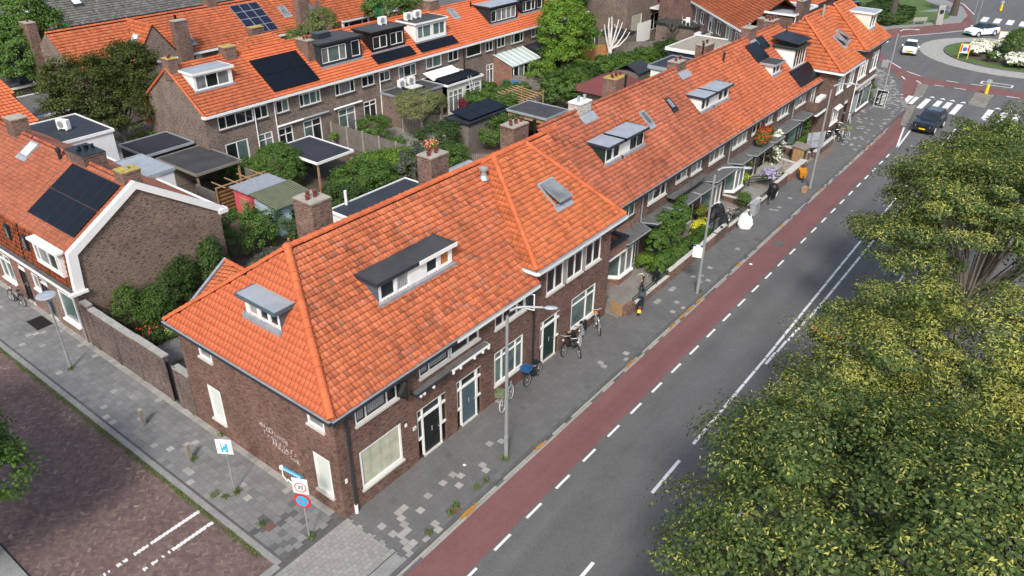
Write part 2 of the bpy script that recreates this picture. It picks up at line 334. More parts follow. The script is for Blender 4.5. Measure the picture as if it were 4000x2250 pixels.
def npmesh(name, V, F, UVc, mats, mi=None, parent=None, smooth=False):
    """quads only; V (n,3) F (k,4) UVc (k,2) constant uv per face"""
    off = np.array(OFF.get(parent, Vector((0,0,0)))) if parent is not None else np.array([(V[:,0].min()+V[:,0].max())/2, (V[:,1].min()+V[:,1].max())/2, V[:,2].min()])
    me = bpy.data.meshes.new(name); n, k = len(V), len(F)
    me.vertices.add(n); me.vertices.foreach_set('co', (V-off).astype(np.float32).ravel())
    me.loops.add(k*4); me.loops.foreach_set('vertex_index', F.astype(np.int32).ravel())
    me.polygons.add(k); me.polygons.foreach_set('loop_start', np.arange(0, 4*k, 4, dtype=np.int32))
    me.polygons.foreach_set('loop_total', np.full(k, 4, dtype=np.int32))
    for m in (mats if isinstance(mats, (list, tuple)) else [mats]): me.materials.append(MT[m])
    if mi is not None: me.polygons.foreach_set('material_index', mi.astype(np.int32))
    u = me.uv_layers.new(name='UVMap'); u.data.foreach_set('uv', np.repeat(UVc, 4, axis=0).astype(np.float32).ravel())
    if smooth: me.polygons.foreach_set('use_smooth', np.ones(k, dtype=bool))
    me.update(calc_edges=True)
    o = bpy.data.objects.new(name, me); COL.objects.link(o)
    if parent is not None: o.parent = parent
    else: o.location = off
    OFF[o] = Vector(off); return o
def tag(o, label=None, cat=None, group=None, kind=None):
    if label: o['label'] = label
    if cat: o['category'] = cat
    if group: o['group'] = group
    if kind: o['kind'] = kind
    return o
def thing(name, label, cat, loc=(0,0,0), group=None, rz=0):
    o = bpy.data.objects.new(name, None); COL.objects.link(o); o.location = loc; o.rotation_euler = (0,0,rz)
    o.empty_display_size = .2
    OFF[o] = Vector(loc) if rz == 0 else Vector((0,0,0))
    return tag(o, label, cat, group)
def lthing(name, label, cat, group=None):            # local coords; placed later
    o = bpy.data.objects.new(name, None); COL.objects.link(o); OFF[o] = Vector((0,0,0)); return tag(o, label, cat, group)
def place(o, loc, rz=0, rx=0, ry=0, s=1): o.location = loc; o.rotation_euler = (rx, ry, rz); o.scale = (s, s, s); return o
def dup(o, label, loc, rz=0, rx=0, ry=0, s=1):
    def cp(a, par):
        c = a.copy(); COL.objects.link(c)
        if par is not None: c.parent = par
        for ch in kids.get(a.name, []): cp(ch, c)
        return c
    kids = {}
    for q in list(COL.objects):
        if q.parent: kids.setdefault(q.parent.name, []).append(q)
    c = cp(o, None); place(c, loc, rz, rx, ry, s); c['label'] = label; return c
def struct(o): o['kind'] = 'structure'; return o
# ---------------------------------------------------------------- facade frame
class Pl:
    """O origin, U along the wall, N outward (unit, horizontal); d = depth INTO the wall"""
    def __init__(s, O, U, N): s.O = Vector(O); s.U = Vector(U).normalized(); s.N = Vector(N).normalized()
    def p(s, u, d, z): return s.O+s.U*u-s.N*d+Vector((0,0,z))
    def box(s, mb, u0, u1, d0, d1, z0, z1, m=0): mb.obox(s.O, (s.U, -s.N, (0,0,1)), (u0,u1,d0,d1,z0,z1), m)
def south(y): return Pl((0,y,0), (1,0,0), (0,-1,0))
def north(y): return Pl((0,y,0), (1,0,0), (0,1,0))
def west(x): return Pl((x,0,0), (0,1,0), (-1,0,0))
def wall(mb, pl, u0, u1, z0, z1, ops, m=0, rev=.11, mr=None):
    us = sorted(set([u0, u1]+[o[0] for o in ops]+[o[1] for o in ops])); zs = sorted(set([z0, z1]+[o[2] for o in ops]+[o[3] for o in ops]))
    us = [a for a in us if u0 <= a <= u1]; zs = [a for a in zs if z0 <= a <= z1]
    for i in range(len(us)-1):
        for j in range(len(zs)-1):
            cu, cz = (us[i]+us[i+1])/2, (zs[j]+zs[j+1])/2
            if any(o[0] < cu < o[1] and o[2] < cz < o[3] for o in ops): continue
            q = [(us[i], zs[j]), (us[i+1], zs[j]), (us[i+1], zs[j+1]), (us[i], zs[j+1])]
            mb.poly([pl.p(a, 0, b) for a, b in q], m, uv=[(a, b) for a, b in q])
    for o in ops:
        a, b, c, d = o[:4]; mm = m if mr is None else mr
        for q, uv in (([(a,0,c),(a,0,d),(a,rev,d),(a,rev,c)], None), ([(b,0,c),(b,rev,c),(b,rev,d),(b,0,d)], None), ([(a,0,d),(b,0,d),(b,rev,d),(a,rev,d)], None), ([(a,0,c),(a,rev,c),(b,rev,c),(b,0,c)], None)):
            mb.poly([pl.p(*k) for k in q], mm)
def win(par, pl, u0, u1, z0, z1, cols=(), tr=None, frame='white', pane='glass', sill='stone', inner=None, d=.035, fw_=.075, flat=False, sillout=.09, panes=None, opensash=False):
    f = MB(); B = lambda a, b, c, e, m=0, dd=0: pl.box(f, a, b, d-.03-dd, d+.05, c, e, m)
    B(u0, u1, z0, z0+fw_); B(u0, u1, z1-fw_, z1); B(u0, u0+fw_, z0+fw_, z1-fw_); B(u1-fw_, u1, z0+fw_, z1-fw_)
    W = u1-u0; cu = [u0+W*c for c in cols]; ztr = z0+(z1-z0)*tr if tr else None
    for c in cu: B(c-.035, c+.035, z0+fw_, z1-fw_)
    if ztr:
        es = [u0+fw_]+cu+[u1-fw_]
        for k in range(len(es)-1): B(es[k]+(.035 if k else 0), es[k+1]-(.035 if k < len(es)-2 else 0), ztr-.03, ztr+.03)
    mats = [frame]
    if inner:
        mats.append(inner); es = [u0+fw_-.035]+cu+[u1-fw_+.035]
        for k in range(len(es)-1):
            a, b = es[k]+.036, es[k+1]-.036
            for q in ((a, b, z0+fw_, z0+fw_+.045), (a, b, (ztr or z1)-fw_-.0, (ztr or z1)-fw_+.045-.045+.0)):
                pass
            zt = (ztr-.03) if ztr else z1-fw_
            B(a, b, z0+fw_, z0+fw_+.05, 1, -.02); B(a, b, zt-.05, zt, 1, -.02)
            B(a, a+.05, z0+fw_+.05, zt-.05, 1, -.02); B(b-.05, b, z0+fw_+.05, zt-.05, 1, -.02)
    fo = f.build('window_frame' if flat else 'window', mats, par)
    pn = MB(); es = [u0+fw_]+cu+[u1-fw_]; pm = panes or [pane]*(len(es)-1); pmats = []
    for k in range(len(es)-1):
        if pm[k] not in pmats: pmats.append(pm[k])
        a, b = es[k], es[k+1]; dd = d+.02
        q = [(a, z0+fw_), (b, z0+fw_), (b, z1-fw_), (a, z1-fw_)]
        pn.poly([pl.p(x, dd, z) for x, z in q], pmats.index(pm[k]), uv=q)
    pn.build('pane', pmats, par if flat else fo)
    if sill:
        s = MB(); pl.box(s, u0-.05, u1+.05, -sillout, d-.03, z0-.09, z0-.002); s.build('sill', sill, par if flat else fo)
    return fo
def door(par, pl, u0, u1, z1, leaf='black', frame='white', zl=2.05, side=0, step='stone', panels=True):
    """frame with fanlight, optional side lights (fraction each side)"""
    f = MB(); fwd = .07; B = lambda a, b, c, e, m=0: pl.box(f, a, b, .02, .12, c, e, m)
    a0, a1 = u0+side, u1-side
    B(a0-fwd, a0, 0, z1); B(a1, a1+fwd, 0, z1); B(u0 if side else a0, u1 if side else a1, z1-.07, z1+.001+.0) if False else None
    B(a0, a1, z1-.08, z1); B(a0, a1, zl, zl+.1)
    if side:
        for x0, x1 in ((u0, a0-fwd), (a1+fwd, u1)):
            B(x0, x0+.05, 1.0, z1); B(x1-.001, x1, 1.0, z1) if False else None
            B(x0+.05, x1, 1.0, 1.08); B(x0+.05, x1, z1-.08, z1); B(x0+.05, x1, zl, zl+.1)
    fo = f.build('door_frame', frame, par)
    g = MB(); q = [(a0, zl+.1), (a1, zl+.1), (a1, z1-.08), (a0, z1-.08)]; g.poly([pl.p(x, .09, z) for x, z in q], 0, q)
    if side:
        for x0, x1 in ((u0+.05, a0-fwd), (a1+fwd, u1)):
            for c, e in ((1.08, zl), (zl+.1, z1-.08)):
                q = [(x0, c), (x1, c), (x1, e), (x0, e)]; g.poly([pl.p(x, .09, z) for x, z in q], 0, q)
    g.build('pane', 'glass', fo)
    l = MB(); pl.box(l, a0, a1, .07, .11, .06, zl)
    if panels:
        mw = (a1-a0)/2
        for cx in (a0+mw*.5, a0+mw*1.5):
            for zz0, zz1 in ((.2, .75), (.85, 1.35), (1.45, zl-.12)): pl.box(l, cx-mw*.33, cx+mw*.33, .05, .07, zz0, zz1)
    lo = l.build('door', leaf, par)
    h = MB(); pl.box(h, (a0+a1)/2-.03, (a0+a1)/2+.03, .035, .05, 1.05, 1.3); h.cyl(pl.p(a1-.1, .05, 1.05), pl.p(a1-.1, -.01, 1.05), .025, n=6); h.build('handle', 'alu', lo)
    if step: s = MB(); pl.box(s, a0-fwd, a1+fwd, -.03, .12, 0.0, .06); s.build('step', step, par)
    return fo
# ---------------------------------------------------------------- roofs
class RF:
    def __init__(s, O, U, V): s.O = Vector(O); s.U = Vector(U).normalized(); s.V = Vector(V).normalized(); s.N = s.U.cross(s.V)
    def p(s, u, v, n=0): return s.O+s.U*u+s.V*v+s.N*n
    def uv(s, P): d = Vector(P)-s.O; return d.dot(s.U), d.dot(s.V)
    def box(s, mb, u0, u1, v0, v1, n0, n1, m=0): mb.obox(s.O, (s.U, s.V, s.N), (u0,u1,v0,v1,n0,n1), m)
def tiles(rf, poly, w=.19, h=.256, rel=.024, cs=5, grid0=0.0, jit=.006):
    """V, F, UV, material index of overlapping roll tiles inside the convex polygon poly[(u,v)]"""
    P = np.array(poly, float); a = P[:,0].min(); b = P[:,0].max(); c = P[:,1].min(); d = P[:,1].max()
    I, J = np.meshgrid(np.arange(math.floor((a-grid0)/w), math.ceil((b-grid0)/w)), np.arange(math.floor(c/h), math.ceil(d/h))); I = I.ravel(); J = J.ravel()
    cu = grid0+(I+.5)*w; cv = (J+.5)*h; ok = np.ones(len(cu), bool)
    area = sum(P[k-1][0]*P[k][1]-P[k][0]*P[k-1][1] for k in range(len(P))); sg = 1 if area > 0 else -1
    for k in range(len(P)):
        p, q = P[k-1], P[k]; ok &= sg*((q[0]-p[0])*(cv-p[1])-(q[1]-p[1])*(cu-p[0])) >= -1e-6
    I = I[ok]; J = J[ok]; n = len(I)
    if n == 0: return None
    t, prof = {5: ([.03, .60, .76, .88, .965], [.0, .10, .95, 1., .30]), 4: ([.03, .66, .86, .965], [.0, .15, 1., .4]), 3: ([.03, .8, .965], [0, 1., .3])}[cs]
    t = np.array(t); prof = np.array(prof)*rel
    un = grid0+I[:,None]*w+t[None]*w
    jz = R.normal(0, jit, n)[:,None]; jv = R.normal(0, jit*.9, n)[:,None]; rot = R.normal(0, jit*.8, n)[:,None]*(t-.5)[None]*2
    rows = [(J[:,None]*h-.012+jv+rot, prof[None]-.03), (J[:,None]*h-.02+jv+rot, prof[None]+.048+jz), ((J[:,None]+1)*h+0*jv, prof[None]-.004+jz*.3)]
    O, U, V_, N = [np.array(x) for x in (rf.O, rf.U, rf.V, rf.N)]
    pts = []
    for v, nn in rows:
        v = np.broadcast_to(v, un.shape); nn = np.broadcast_to(nn, un.shape)
        pts.append(O+un[...,None]*U+v[...,None]*V_+nn[...,None]*N)
    pts = np.stack(pts, 1); base = (np.arange(n)*3*cs)[:,None]; F = []
    for r in range(2):
        for k in range(cs-1): F.append(np.stack([base[:,0]+r*cs+k, base[:,0]+r*cs+k+1, base[:,0]+(r+1)*cs+k+1, base[:,0]+(r+1)*cs+k], 1))
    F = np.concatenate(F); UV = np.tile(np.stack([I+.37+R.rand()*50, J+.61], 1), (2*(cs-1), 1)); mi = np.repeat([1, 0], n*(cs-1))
    return pts.reshape(-1, 3), F, UV, mi
def roofface(name, rf, polys, mat, par, **kw):
    """tile relief over a dark underlay; polys in (u,v), convex"""
    Vs, Fs, Us, Ms, n = [], [], [], [], 0
    for p in polys:
        r = tiles(rf, p, **kw)
        if r is None: continue
        Vs.append(r[0]); Fs.append(r[1]+n); Us.append(r[2]); Ms.append(r[3]); n += len(r[0])
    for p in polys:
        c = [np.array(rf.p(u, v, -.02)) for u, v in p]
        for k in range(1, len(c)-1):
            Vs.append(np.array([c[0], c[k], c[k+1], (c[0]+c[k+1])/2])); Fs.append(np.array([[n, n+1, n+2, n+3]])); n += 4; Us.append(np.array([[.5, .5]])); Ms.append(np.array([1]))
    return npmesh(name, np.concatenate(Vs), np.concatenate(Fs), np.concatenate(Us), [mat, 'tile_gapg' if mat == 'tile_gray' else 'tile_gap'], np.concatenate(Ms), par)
def caps(mb, p0, p1, r=.12, L=.36, m=0, arch=1.0):
    p0 = Vector(p0); p1 = Vector(p1); d = p1-p0; ln = d.length; d.normalize(); k = max(1, round(ln/L)); L = ln/k
    side = d.cross(Vector((0,0,1))).normalized(); up = side.cross(d)
    for i in range(k):
        uvc = (rnd.random()*99, rnd.random()*99); seg = []
        a = p0+d*(i*L); b = p0+d*((i+1)*L+.03); j = rnd.uniform(-.008, .008)
        for c, rr_ in ((a, r*1.1), (a+d*.05, r*1.12), (a+d*.055, r*.97), (b, r*.93)):
            seg.append([c+side*(rr_*math.cos(t))*1.0+up*(rr_*math.sin(t)*arch+j) for t in [math.pi*q/6 for q in range(7)]])
        for s in range(3):
            for q in range(6): mb.poly([seg[s][q], seg[s][q+1], seg[s+1][q+1], seg[s+1][q]], m, uv=[uvc]*4)
        mb.poly(seg[0], m, uv=[uvc]*7)
def flatroof(par, x0, x1, y0, y1, z, mat='bitumen', edge='zinc', t=.14, name='roof', lip=.05):
    b = MB(); b.box(x0+.06, x1-.06, y0+.06, y1-.06, z-t, z-.02); b.build(name, mat, par)
    e = MB()
    for q in ((x0, x1, y0, y0+.07), (x0, x1, y1-.07, y1), (x0, x0+.07, y0+.07, y1-.07), (x1-.07, x1, y0+.07, y1-.07)): e.box(*q, z-t, z+lip)
    e.build('roof_edge', edge, par)
def chimney(par, x, y, wx, wy, z0, z1, pots=4, brick='brickA', cap='plaster_mortar', flash=True, name='chimney', potm='pot', lead='lead'):
    b = MB(); b.box(x-wx/2, x+wx/2, y-wy/2, y+wy/2, z0, z1-.1); b.box(x-wx/2-.03, x+wx/2+.03, y-wy/2-.03, y+wy/2+.03, z1-.1, z1-.03)
    c = b.build(name, brick, par)
    k = MB(); k.box(x-wx/2-.01, x+wx/2+.01, y-wy/2-.01, y+wy/2+.01, z1-.03, z1+.02); k.build('chimney_cap', cap, c)
    if pots:
        for i in range(pots):
            q = MB(); cx = x+(wx-.3)*((i+.5)/pots-.5)*1.1; cy = y+(.12 if i % 2 else -.1)*min(1, wy)
            hh = .18+.06*((i*7) % 3); q.lathe((cx, cy, z1+.015), [(.085, 0), (.075, hh*.6), (.10, hh*.8), (.11, hh), (.07, hh)], 8)
            q.build('chimney_pot', potm, c)
    if flash:
        f = MB(); f.box(x-wx/2-.05, x+wx/2+.05, y-wy/2-.22, y-wy/2, z0+(.25), z0+.55) if False else None
    return c
def dormer(par, pl, u0, u1, zb, zt, m, front='white', cheek='white', roofm='bitumen', fascia='navy', wins=(), over=.28, th=.13, sideover=.15, frame='white', lead=True, pane='glass', sill=None, inner=None):
    """front wall in plane pl, roof plane behind rises m per metre"""
    dep = (zt-zb)/m; b = MB()
    ops = [(a, b_, c, d_) for a, b_, c, d_ in [(q[0], q[1], q[2], q[3]) for q in wins]]
    wall(b, pl, u0, u1, zb, zt, ops, 0, .07)
    for u in (u0, u1): b.poly([pl.p(u, 0, zb), pl.p(u, 0, zt), pl.p(u, dep+.1, zt)] if u == u0 else [pl.p(u, 0, zb), pl.p(u, dep+.1, zt), pl.p(u, 0, zt)], 1)
    d = b.build('dormer', [front, cheek], par)
    for q in wins:
        kw = dict(q[4]) if len(q) > 4 else {}
        kw.setdefault('frame', frame); kw.setdefault('pane', pane)
        win(d, pl, q[0], q[1], q[2], q[3], flat=True, sill=sill, d=.04, fw_=.05, inner=kw.pop('inner', inner), **kw)
    r = MB(); pl.box(r, u0-sideover+.03, u1+sideover-.03, -over+.03, dep+.25, zt+.005, zt+th-.02); r.build('dormer_roof', roofm, d)
    e = MB(); pl.box(e, u0-sideover, u1+sideover, -over, -over+.03, zt-.03, zt+th); 
    for a in (u0-sideover, u1+sideover-.03): pl.box(e, a, a+.03, -over+.03, dep+.25, zt-.03, zt+th)
    e.build('dormer_fascia', fascia, d)
    if lead:
        l = MB(); pl.box(l, u0-.1, u1+.1, -.16, -.002, zb-.16*m+.02-.02, zb+.05) ; l.build('flashing', 'lead', d)
    return d
def skylight(par, rf, u, v, w=.7, h=1.0, pane='glassl', frame='grayblue', open_=False):
    f = MB()
    for q in ((u, u+w, v, v+.07), (u, u+w, v+h-.1, v+h), (u, u+.07, v+.07, v+h-.1), (u+w-.07, u+w, v+.07, v+h-.1)): rf.box(f, *q, 0, .13)
    rf.box(f, u-.08, u+w+.08, v-.28, v-.01, .03, .075)
    s = f.build('skylight', 'lead' if frame == 'grayblue' else frame, par)
    p = MB()
    if open_:
        a, b, c, d = rf.p(u+.05, v+.0, .45), rf.p(u+w-.05, v+.0, .45), rf.p(u+w-.05, v+h-.1, .14), rf.p(u+.05, v+h-.1, .14)
        p.poly([a, b, c, d]); n = rf.N*.04; p.poly([a-n, d-n, c-n, b-n])
        for x, y in ((a, b), (b, c), (c, d), (d, a)): p.poly([x, x-n, y-n, y])
    else: p.poly([rf.p(u+.06, v+.06, .1), rf.p(u+w-.06, v+.06, .1), rf.p(u+w-.06, v+h-.09, .1), rf.p(u+.06, v+h-.09, .1)])
    p.build('pane', pane, s); return s
def solar(par, rf, u0, u1, v0, v1, nu, nv, mat='solar', edge='anth', n0=.12, t=.04, skipcells=()):
    b = MB(); e = MB(); du = (u1-u0)/nu; dv = (v1-v0)/nv
    for i in range(nu):
        for j in range(nv):
            if (i, j) in skipcells: continue
            q = MB(); rf.box(q, u0+i*du+.012, u0+(i+1)*du-.012, v0+j*dv+.012, v0+(j+1)*dv-.012, n0, n0+t, 0)
            rf.box(q, u0+i*du+.035, u0+(i+1)*du-.035, v0+j*dv+.035, v0+(j+1)*dv-.035, n0+t, n0+t+.003, 1)
            q.build('solar_panel', [edge, mat], par)
def pipe(par, x, y, z0, z1, mat='galv', r=.045, name='downpipe', dx=0):
    p = MB(); p.tube([(x, y, z0), (x, y, z1-.25), (x+dx, y-.02, z1)], r, 8)
    for z in np.arange(z0+.5, z1-.4, 1.3): p.cyl((x, y, z), (x, y, z+.05), r*1.35, n=8)
    return p.build(name, mat, par, smooth=False)
def ventpipe(par, x, y, z, h=.6, mat='black', r=.07):
    p = MB(); p.lathe((x, y, z-.2), [(r, 0), (r, h+.05), (r*1.5, h+.06), (r*1.5, h+.14), (r*1.2, h+.15), (r*1.3, h+.22), (r*.5, h+.3)], 8); return p.build('roof_vent', mat, par)
# ================================================================ SETTING
def sheet(name, pts, z, m, t=0):
    b = MB(); b.poly([(x, y, z) for x, y in pts])
    if t:
        for i in range(len(pts)):
            a, c = pts[i-1], pts[i]; b.poly([(a[0], a[1], z-t), (c[0], c[1], z-t), (c[0], c[1], z), (a[0], a[1], z)])
    return struct(b.build(name, m))
RZ = -.08
sheet('ground', [(-900, -900), (1500, -900), (1500, 1500), (-900, 1500)], -.16, 'asphalt')
sheet('main_road', [(-60, -60), (240, -60), (240, 60), (60, 60), (60, -3.35), (-60, -3.35)], RZ, 'asphalt')
def poly_in(P, x, y):
    P = np.array(P, float); ins = np.zeros(len(x), bool); j = len(P)-1
    for i in range(len(P)):
        xi, yi, xj, yj = P[i][0], P[i][1], P[j][0], P[j][1]
        with np.errstate(divide='ignore', invalid='ignore'):
            ins ^= ((yi > y) != (yj > y)) & (x < (xj-xi)*(y-yi)/(yj-yi+1e-12)+xi)
        j = i
    return ins
def pave(name, poly, w, h, z, mats, pick=None, ang=0, gap=.008, stag=True, jit=.003):
    P = np.array(poly, float); ca, sa = math.cos(ang), math.sin(ang)
    Q = np.stack([P[:,0]*ca+P[:,1]*sa, -P[:,0]*sa+P[:,1]*ca], 1)
    I, J = np.meshgrid(np.arange(math.floor(Q[:,0].min()/w)-1, math.ceil(Q[:,0].max()/w)+1), np.arange(math.floor(Q[:,1].min()/h), math.ceil(Q[:,1].max()/h)))
    I = I.ravel(); J = J.ravel(); u = (I+.5+(.5*(J % 2) if stag else 0))*w; v = (J+.5)*h
    x = u*ca-v*sa; y = u*sa+v*ca; ok = poly_in(poly, x, y); u, v, x, y, I, J = u[ok], v[ok], x[ok], y[ok], I[ok], J[ok]
    return _cells(name, u, v, x, y, I, J, w, h, z, mats, pick, ca, sa, gap, jit)
def _cells(name, u, v, x, y, I, J, w, h, z, mats, pick, ca, sa, gap, jit):
    n = len(u); dx = np.array([-1, 1, 1, -1])*(w/2-gap/2); dy = np.array([-1, -1, 1, 1])*(h/2-gap/2)
    U = u[:,None]+dx; V = v[:,None]+dy; Z = z+R.normal(0, jit, (n, 1))+np.zeros((1, 4))
    pts = np.stack([U*ca-V*sa, U*sa+V*ca, Z], -1).reshape(-1, 3); F = np.arange(4*n).reshape(n, 4)
    mi = pick(x, y, I, J) if pick is not None else None
    return struct(npmesh(name, pts, F, np.stack([I+R.rand(n)*50, J+.3], 1), mats, mi))
# main pavement
sheet('pavement_base', [(0.1, -3.2), (70.5, -3.2), (75, -1.2), (80.2, 0.6), (85, 4.1), (84, 20), (69, 20), (68.4, .1), (0.1, .1)], -.012, 'joint', .2)
LS = [(2.98,-1.54),(2.23,-1.85),(1.87,-1.23),(1.51,-1.27),(3.6,-1.56),(3.87,-1.53),(4.24,-1.52),(3.93,-2.16),(4.38,-1.88),(5.52,-2.13),(5.36,-2.44),(6.77,-1.81),(7.11,-1.83),(14.87,-2.14),(14.7,-2.47),(16.0,-3.05),(16.4,-3.0),(23.64,-1.55),(23.9,-1.6),(21.82,-1.54),(22.1,-1.6),(22.46,-2.46),(25.78,-1.85),(21.39,-2.81),(22.14,-3.08),(25.84,-2.81),(25.6,-2.5),(26.2,-2.4),(27.46,-2.17),(9.2,-.15),(31,-2.6),(38,-1.9),(38.4,-2.2),(38.9,-2.2),(41,-2.4)]
def pk(x, y, I, J):
    m = np.zeros(len(x), int)
    for a, b in LS: m[np.argmin((x-a)**2+(y-b)**2)] = 1
    rr_ = R.rand(len(x)); m[(x < 2.3) & (y < -1.3) & (rr_ < .42-.15*x)] = 1
    m[(x > 54) & (rr_ < .09)] = 1; m[(x > 70) & (rr_ < .35)] = 1; m[(y > -.32) & (x < 12)] = 1 if False else m[(y > -.32) & (x < 12)]
    return m
pave('pavement', [(0.15, -3.2), (70.5, -3.2), (75, -1.2), (80.2, 0.6), (85, 4.1), (84, 20), (69, 20), (68.6, .0), (19, .0), (0.15, .0)], .3, .3, 0, ['slab', 'slabl'], pk)
sheet('kerb', [(-1.3, -3.36), (70.6, -3.36), (70.5, -3.2), (-1.3, -3.2)], .004, 'kerbd', .2)
pave('gutter_stones', [(-1, -3.62), (63, -3.62), (63, -3.37), (-1, -3.37)], .5, .12, RZ+.006, ['slabl', 'slabd'], lambda x, y, I, J: (R.rand(len(x)) < .15).astype(int), stag=False)
# red cycle lane and markings
b = MB()
for P_ in ([(-60, -3.6), (59, -3.6), (60, -5.25), (-60, -5.33)], [(59, -3.6), (66, -3.2), (66, -3.95), (60, -5.25)], [(66, -3.2), (72, -2.0), (71, -3.3), (66, -3.95)], [(72, -2.0), (76, -1.25), (76.8, -2.7), (71, -3.3)], [(76, -1.25), (79.8, -.35), (80.3, -3.3), (79.9, -2.9), (76.8, -2.7)], [(79.8, -.35), (82.5, 1.2), (85.6, 1.5), (83.3, -1.2), (80.3, -3.3)], [(82.5, 1.2), (89.5, 5.6), (91.3, 5.1), (85.6, 1.5)], [(80.3, -3.3), (83.3, -1.2), (82.9, -5), (80.5, -7)], [(80.5, -7), (82.9, -5), (83.8, -12), (80.6, -12)], [(80.6, -12), (83.8, -12), (84, -30), (81, -30)]): b.poly([(x, y, RZ+.004) for x, y in P_])
struct(b.build('cycle_lane', 'redasphalt'))
b = MB()
def dash(b, x0, x1, y, w=.11, z=RZ+.009): b.box(x0, x1, y-w/2, y+w/2, z-.003, z)
for k in range(-30, 27): dash(b, 3.375-.97+2*k, 3.375+2*k, -5.41)
for a, c in ((-9.5, -6.5), (-4.7, -1.7), (1.2, 4.2), (8.6, 11.0) ): dash(b, a, c, -8.6, .14)
x = 12.3
while x < 66: dash(b, x, x+1.3, -8.6 if x < 20 else -8.6+min(.25, (x-20)*.012), .13); x += 1.38
x = 20.0
while x < 66: dash(b, x, x+1.3, -8.80-min(.25, (x-20)*.04), .13); x += 1.38
for k in range(-20, 27): dash(b, 3+2*k, 4+2*k, -11.85)
def strip(b, p, q, w=.12, z=RZ+.009):
    d = Vector((q[0]-p[0], q[1]-p[1], 0)).normalized(); n = Vector((-d.y, d.x, 0))*w/2; P_, Q_ = Vector((p[0], p[1], z)), Vector((q[0], q[1], z))
    b.poly([P_-n, Q_-n, Q_+n, P_+n])
strip(b, (57.5, -5.45), (63.5, -4.55), .14); strip(b, (57.5, -5.5), (63.2, -5.2), .14)
struct(b.build('lane_markings', 'paint'))
b = MB()
for y in (-1.45, -2.5, -4.15, -5.25, -6.15, -7.1, -9.85, -11.1, -12.2): b.box(70.6, 74.6, y-.26, y+.26, RZ+.006, RZ+.010)
b.box(71.2, 74.2, -3.35, -2.95, RZ+.10, RZ+.104)
for y in (-4.3, -5.3, -6.2, -7.2, -10.3, -11.3): b.poly([(75.3, y-.3, RZ+.01), (75.9, y, RZ+.01), (75.3, y+.3, RZ+.01)])
struct(b.build('zebra_crossing', 'paint'))
# roundabout
CX, CY = 99.8, -8.0
def disc(name, r0, r1, z, m, t=0, n=64, ell=1):
    b = MB()
    for k in range(n):
        a0, a1 = 2*math.pi*k/n, 2*math.pi*(k+1)/n; p = lambda r, a, zz: (CX+r*math.cos(a), CY+r*ell*math.sin(a), zz)
        b.poly([p(r0, a0, z), p(r1, a0, z), p(r1, a1, z), p(r0, a1, z)] if r0 > 0 else [(CX, CY, z), p(r1, a0, z), p(r1, a1, z)])
        if t: b.poly([p(r1, a0, z-t), p(r1, a1, z-t), p(r1, a1, z), p(r1, a0, z)])
    return struct(b.build(name, m))
disc('roundabout_apron', 7.6, 10.4, RZ+.03, 'conc', .06); disc('roundabout_apron_kerb', 7.45, 7.62, RZ+.16, 'kerbd', .16)
disc('roundabout_grass', 0, 7.46, RZ+.14, 'grass'); disc('roundabout_bed', 0, 5.7, RZ+.17, 'soil')
# traffic islands
for pts in ([(64, -4.05), (70.7, -3.1), (70.9, -3.75), (64, -4.6)], [(74.7, -2.65), (79.6, -1.95), (79.85, -2.95), (74.8, -3.5)], [(75.2, -7.65), (79.9, -7.5), (80.2, -9.1), (74.9, -9.25)]):
    sheet('traffic_island', pts, RZ+.11, 'kerb', .12); pave('island_cobbles', [((x-72)*.985+72+.1, y) for x, y in pts], .25, .2, RZ+.118, ['islandstone'])
# far side of the roundabout: cycle path, pavement and park
arc = lambda r, a0, a1, n=14: [(CX+r*math.cos(math.radians(a0+(a1-a0)*k/n)), CY+r*math.sin(math.radians(a0+(a1-a0)*k/n))) for k in range(n+1)]
sheet('far_cycle_path', [(97, 6.9), (103.2, 6.0), (108.5, 2.4), (112.8, .2), (118, -.5), (122, .6), (131, 2.4), (140, 7.5), (139, 9.5), (131, 3.6), (124, 1.6), (118, 1.3), (114.9, 3.3), (110, 6.2), (106.9, 8.2), (97, 9.6)], RZ+.005, 'redasphalt')
sheet('far_pavement', [(97, 9.6), (106.9, 8.2), (110, 6.2), (114.9, 3.3), (118, 1.3), (124, 1.6), (131, 3.6), (139, 9.5), (170, 40), (90, 60), (86, 10)], .02, 'slabgrey' if 'slabgrey' in MT else 'kerb', .15)
sheet('park_lawn', [(88, 13), (107.3, 10.2), (110.8, 6.9), (114.9, 4.7), (119.6, 3.4), (122.5, 3.6), (124.6, 5.0), (122, 8.2), (128, 6.0), (133, 9.5), (160, 40), (92, 50)], .035, 'grass')
b = MB()
for k in range(7): b.poly([(121+.0, -.6-k*1.65, RZ+.01), (125, -.4-k*1.65, RZ+.01), (125, -1.25-k*1.65, RZ+.01), (121, -1.45-k*1.65, RZ+.01)])
for p, q in (((85.6, 1.3), (88.6, 3.6)), ((83.4, -1.3), (84.6, .4)), ((80.9, -.3), (82, .3)), ((80.3, -2.1), (81.2, -1.4)), ((80.5, -3.4), (80.6, -4.3)), ((80.7, -5.3), (80.8, -6.4)), ((80.8, -10.2), (80.9, -11.4)), ((83.2, -4.0), (83.3, -5.2)), ((83.5, -6.4), (83.6, -7.6)), ((84.4, -7.2), (84.6, -10.1)), ((85.6, -7.2), (85.8, -10.1)), ((84.4, -7.2), (85.6, -7.2)), ((84.6, -10.1), (85.8, -10.1)), ((103, 5.7), (108.4, 2.2)), ((108.4, 2.2), (112.5, -.1)), ((98, 6.2), (99.2, 6.3)), ((126, 1.0), (134, 4.0)), ((134, 4.0), (142, 9))): strip(b, p, q, .16)
struct(b.build('roundabout_markings', 'paint'))
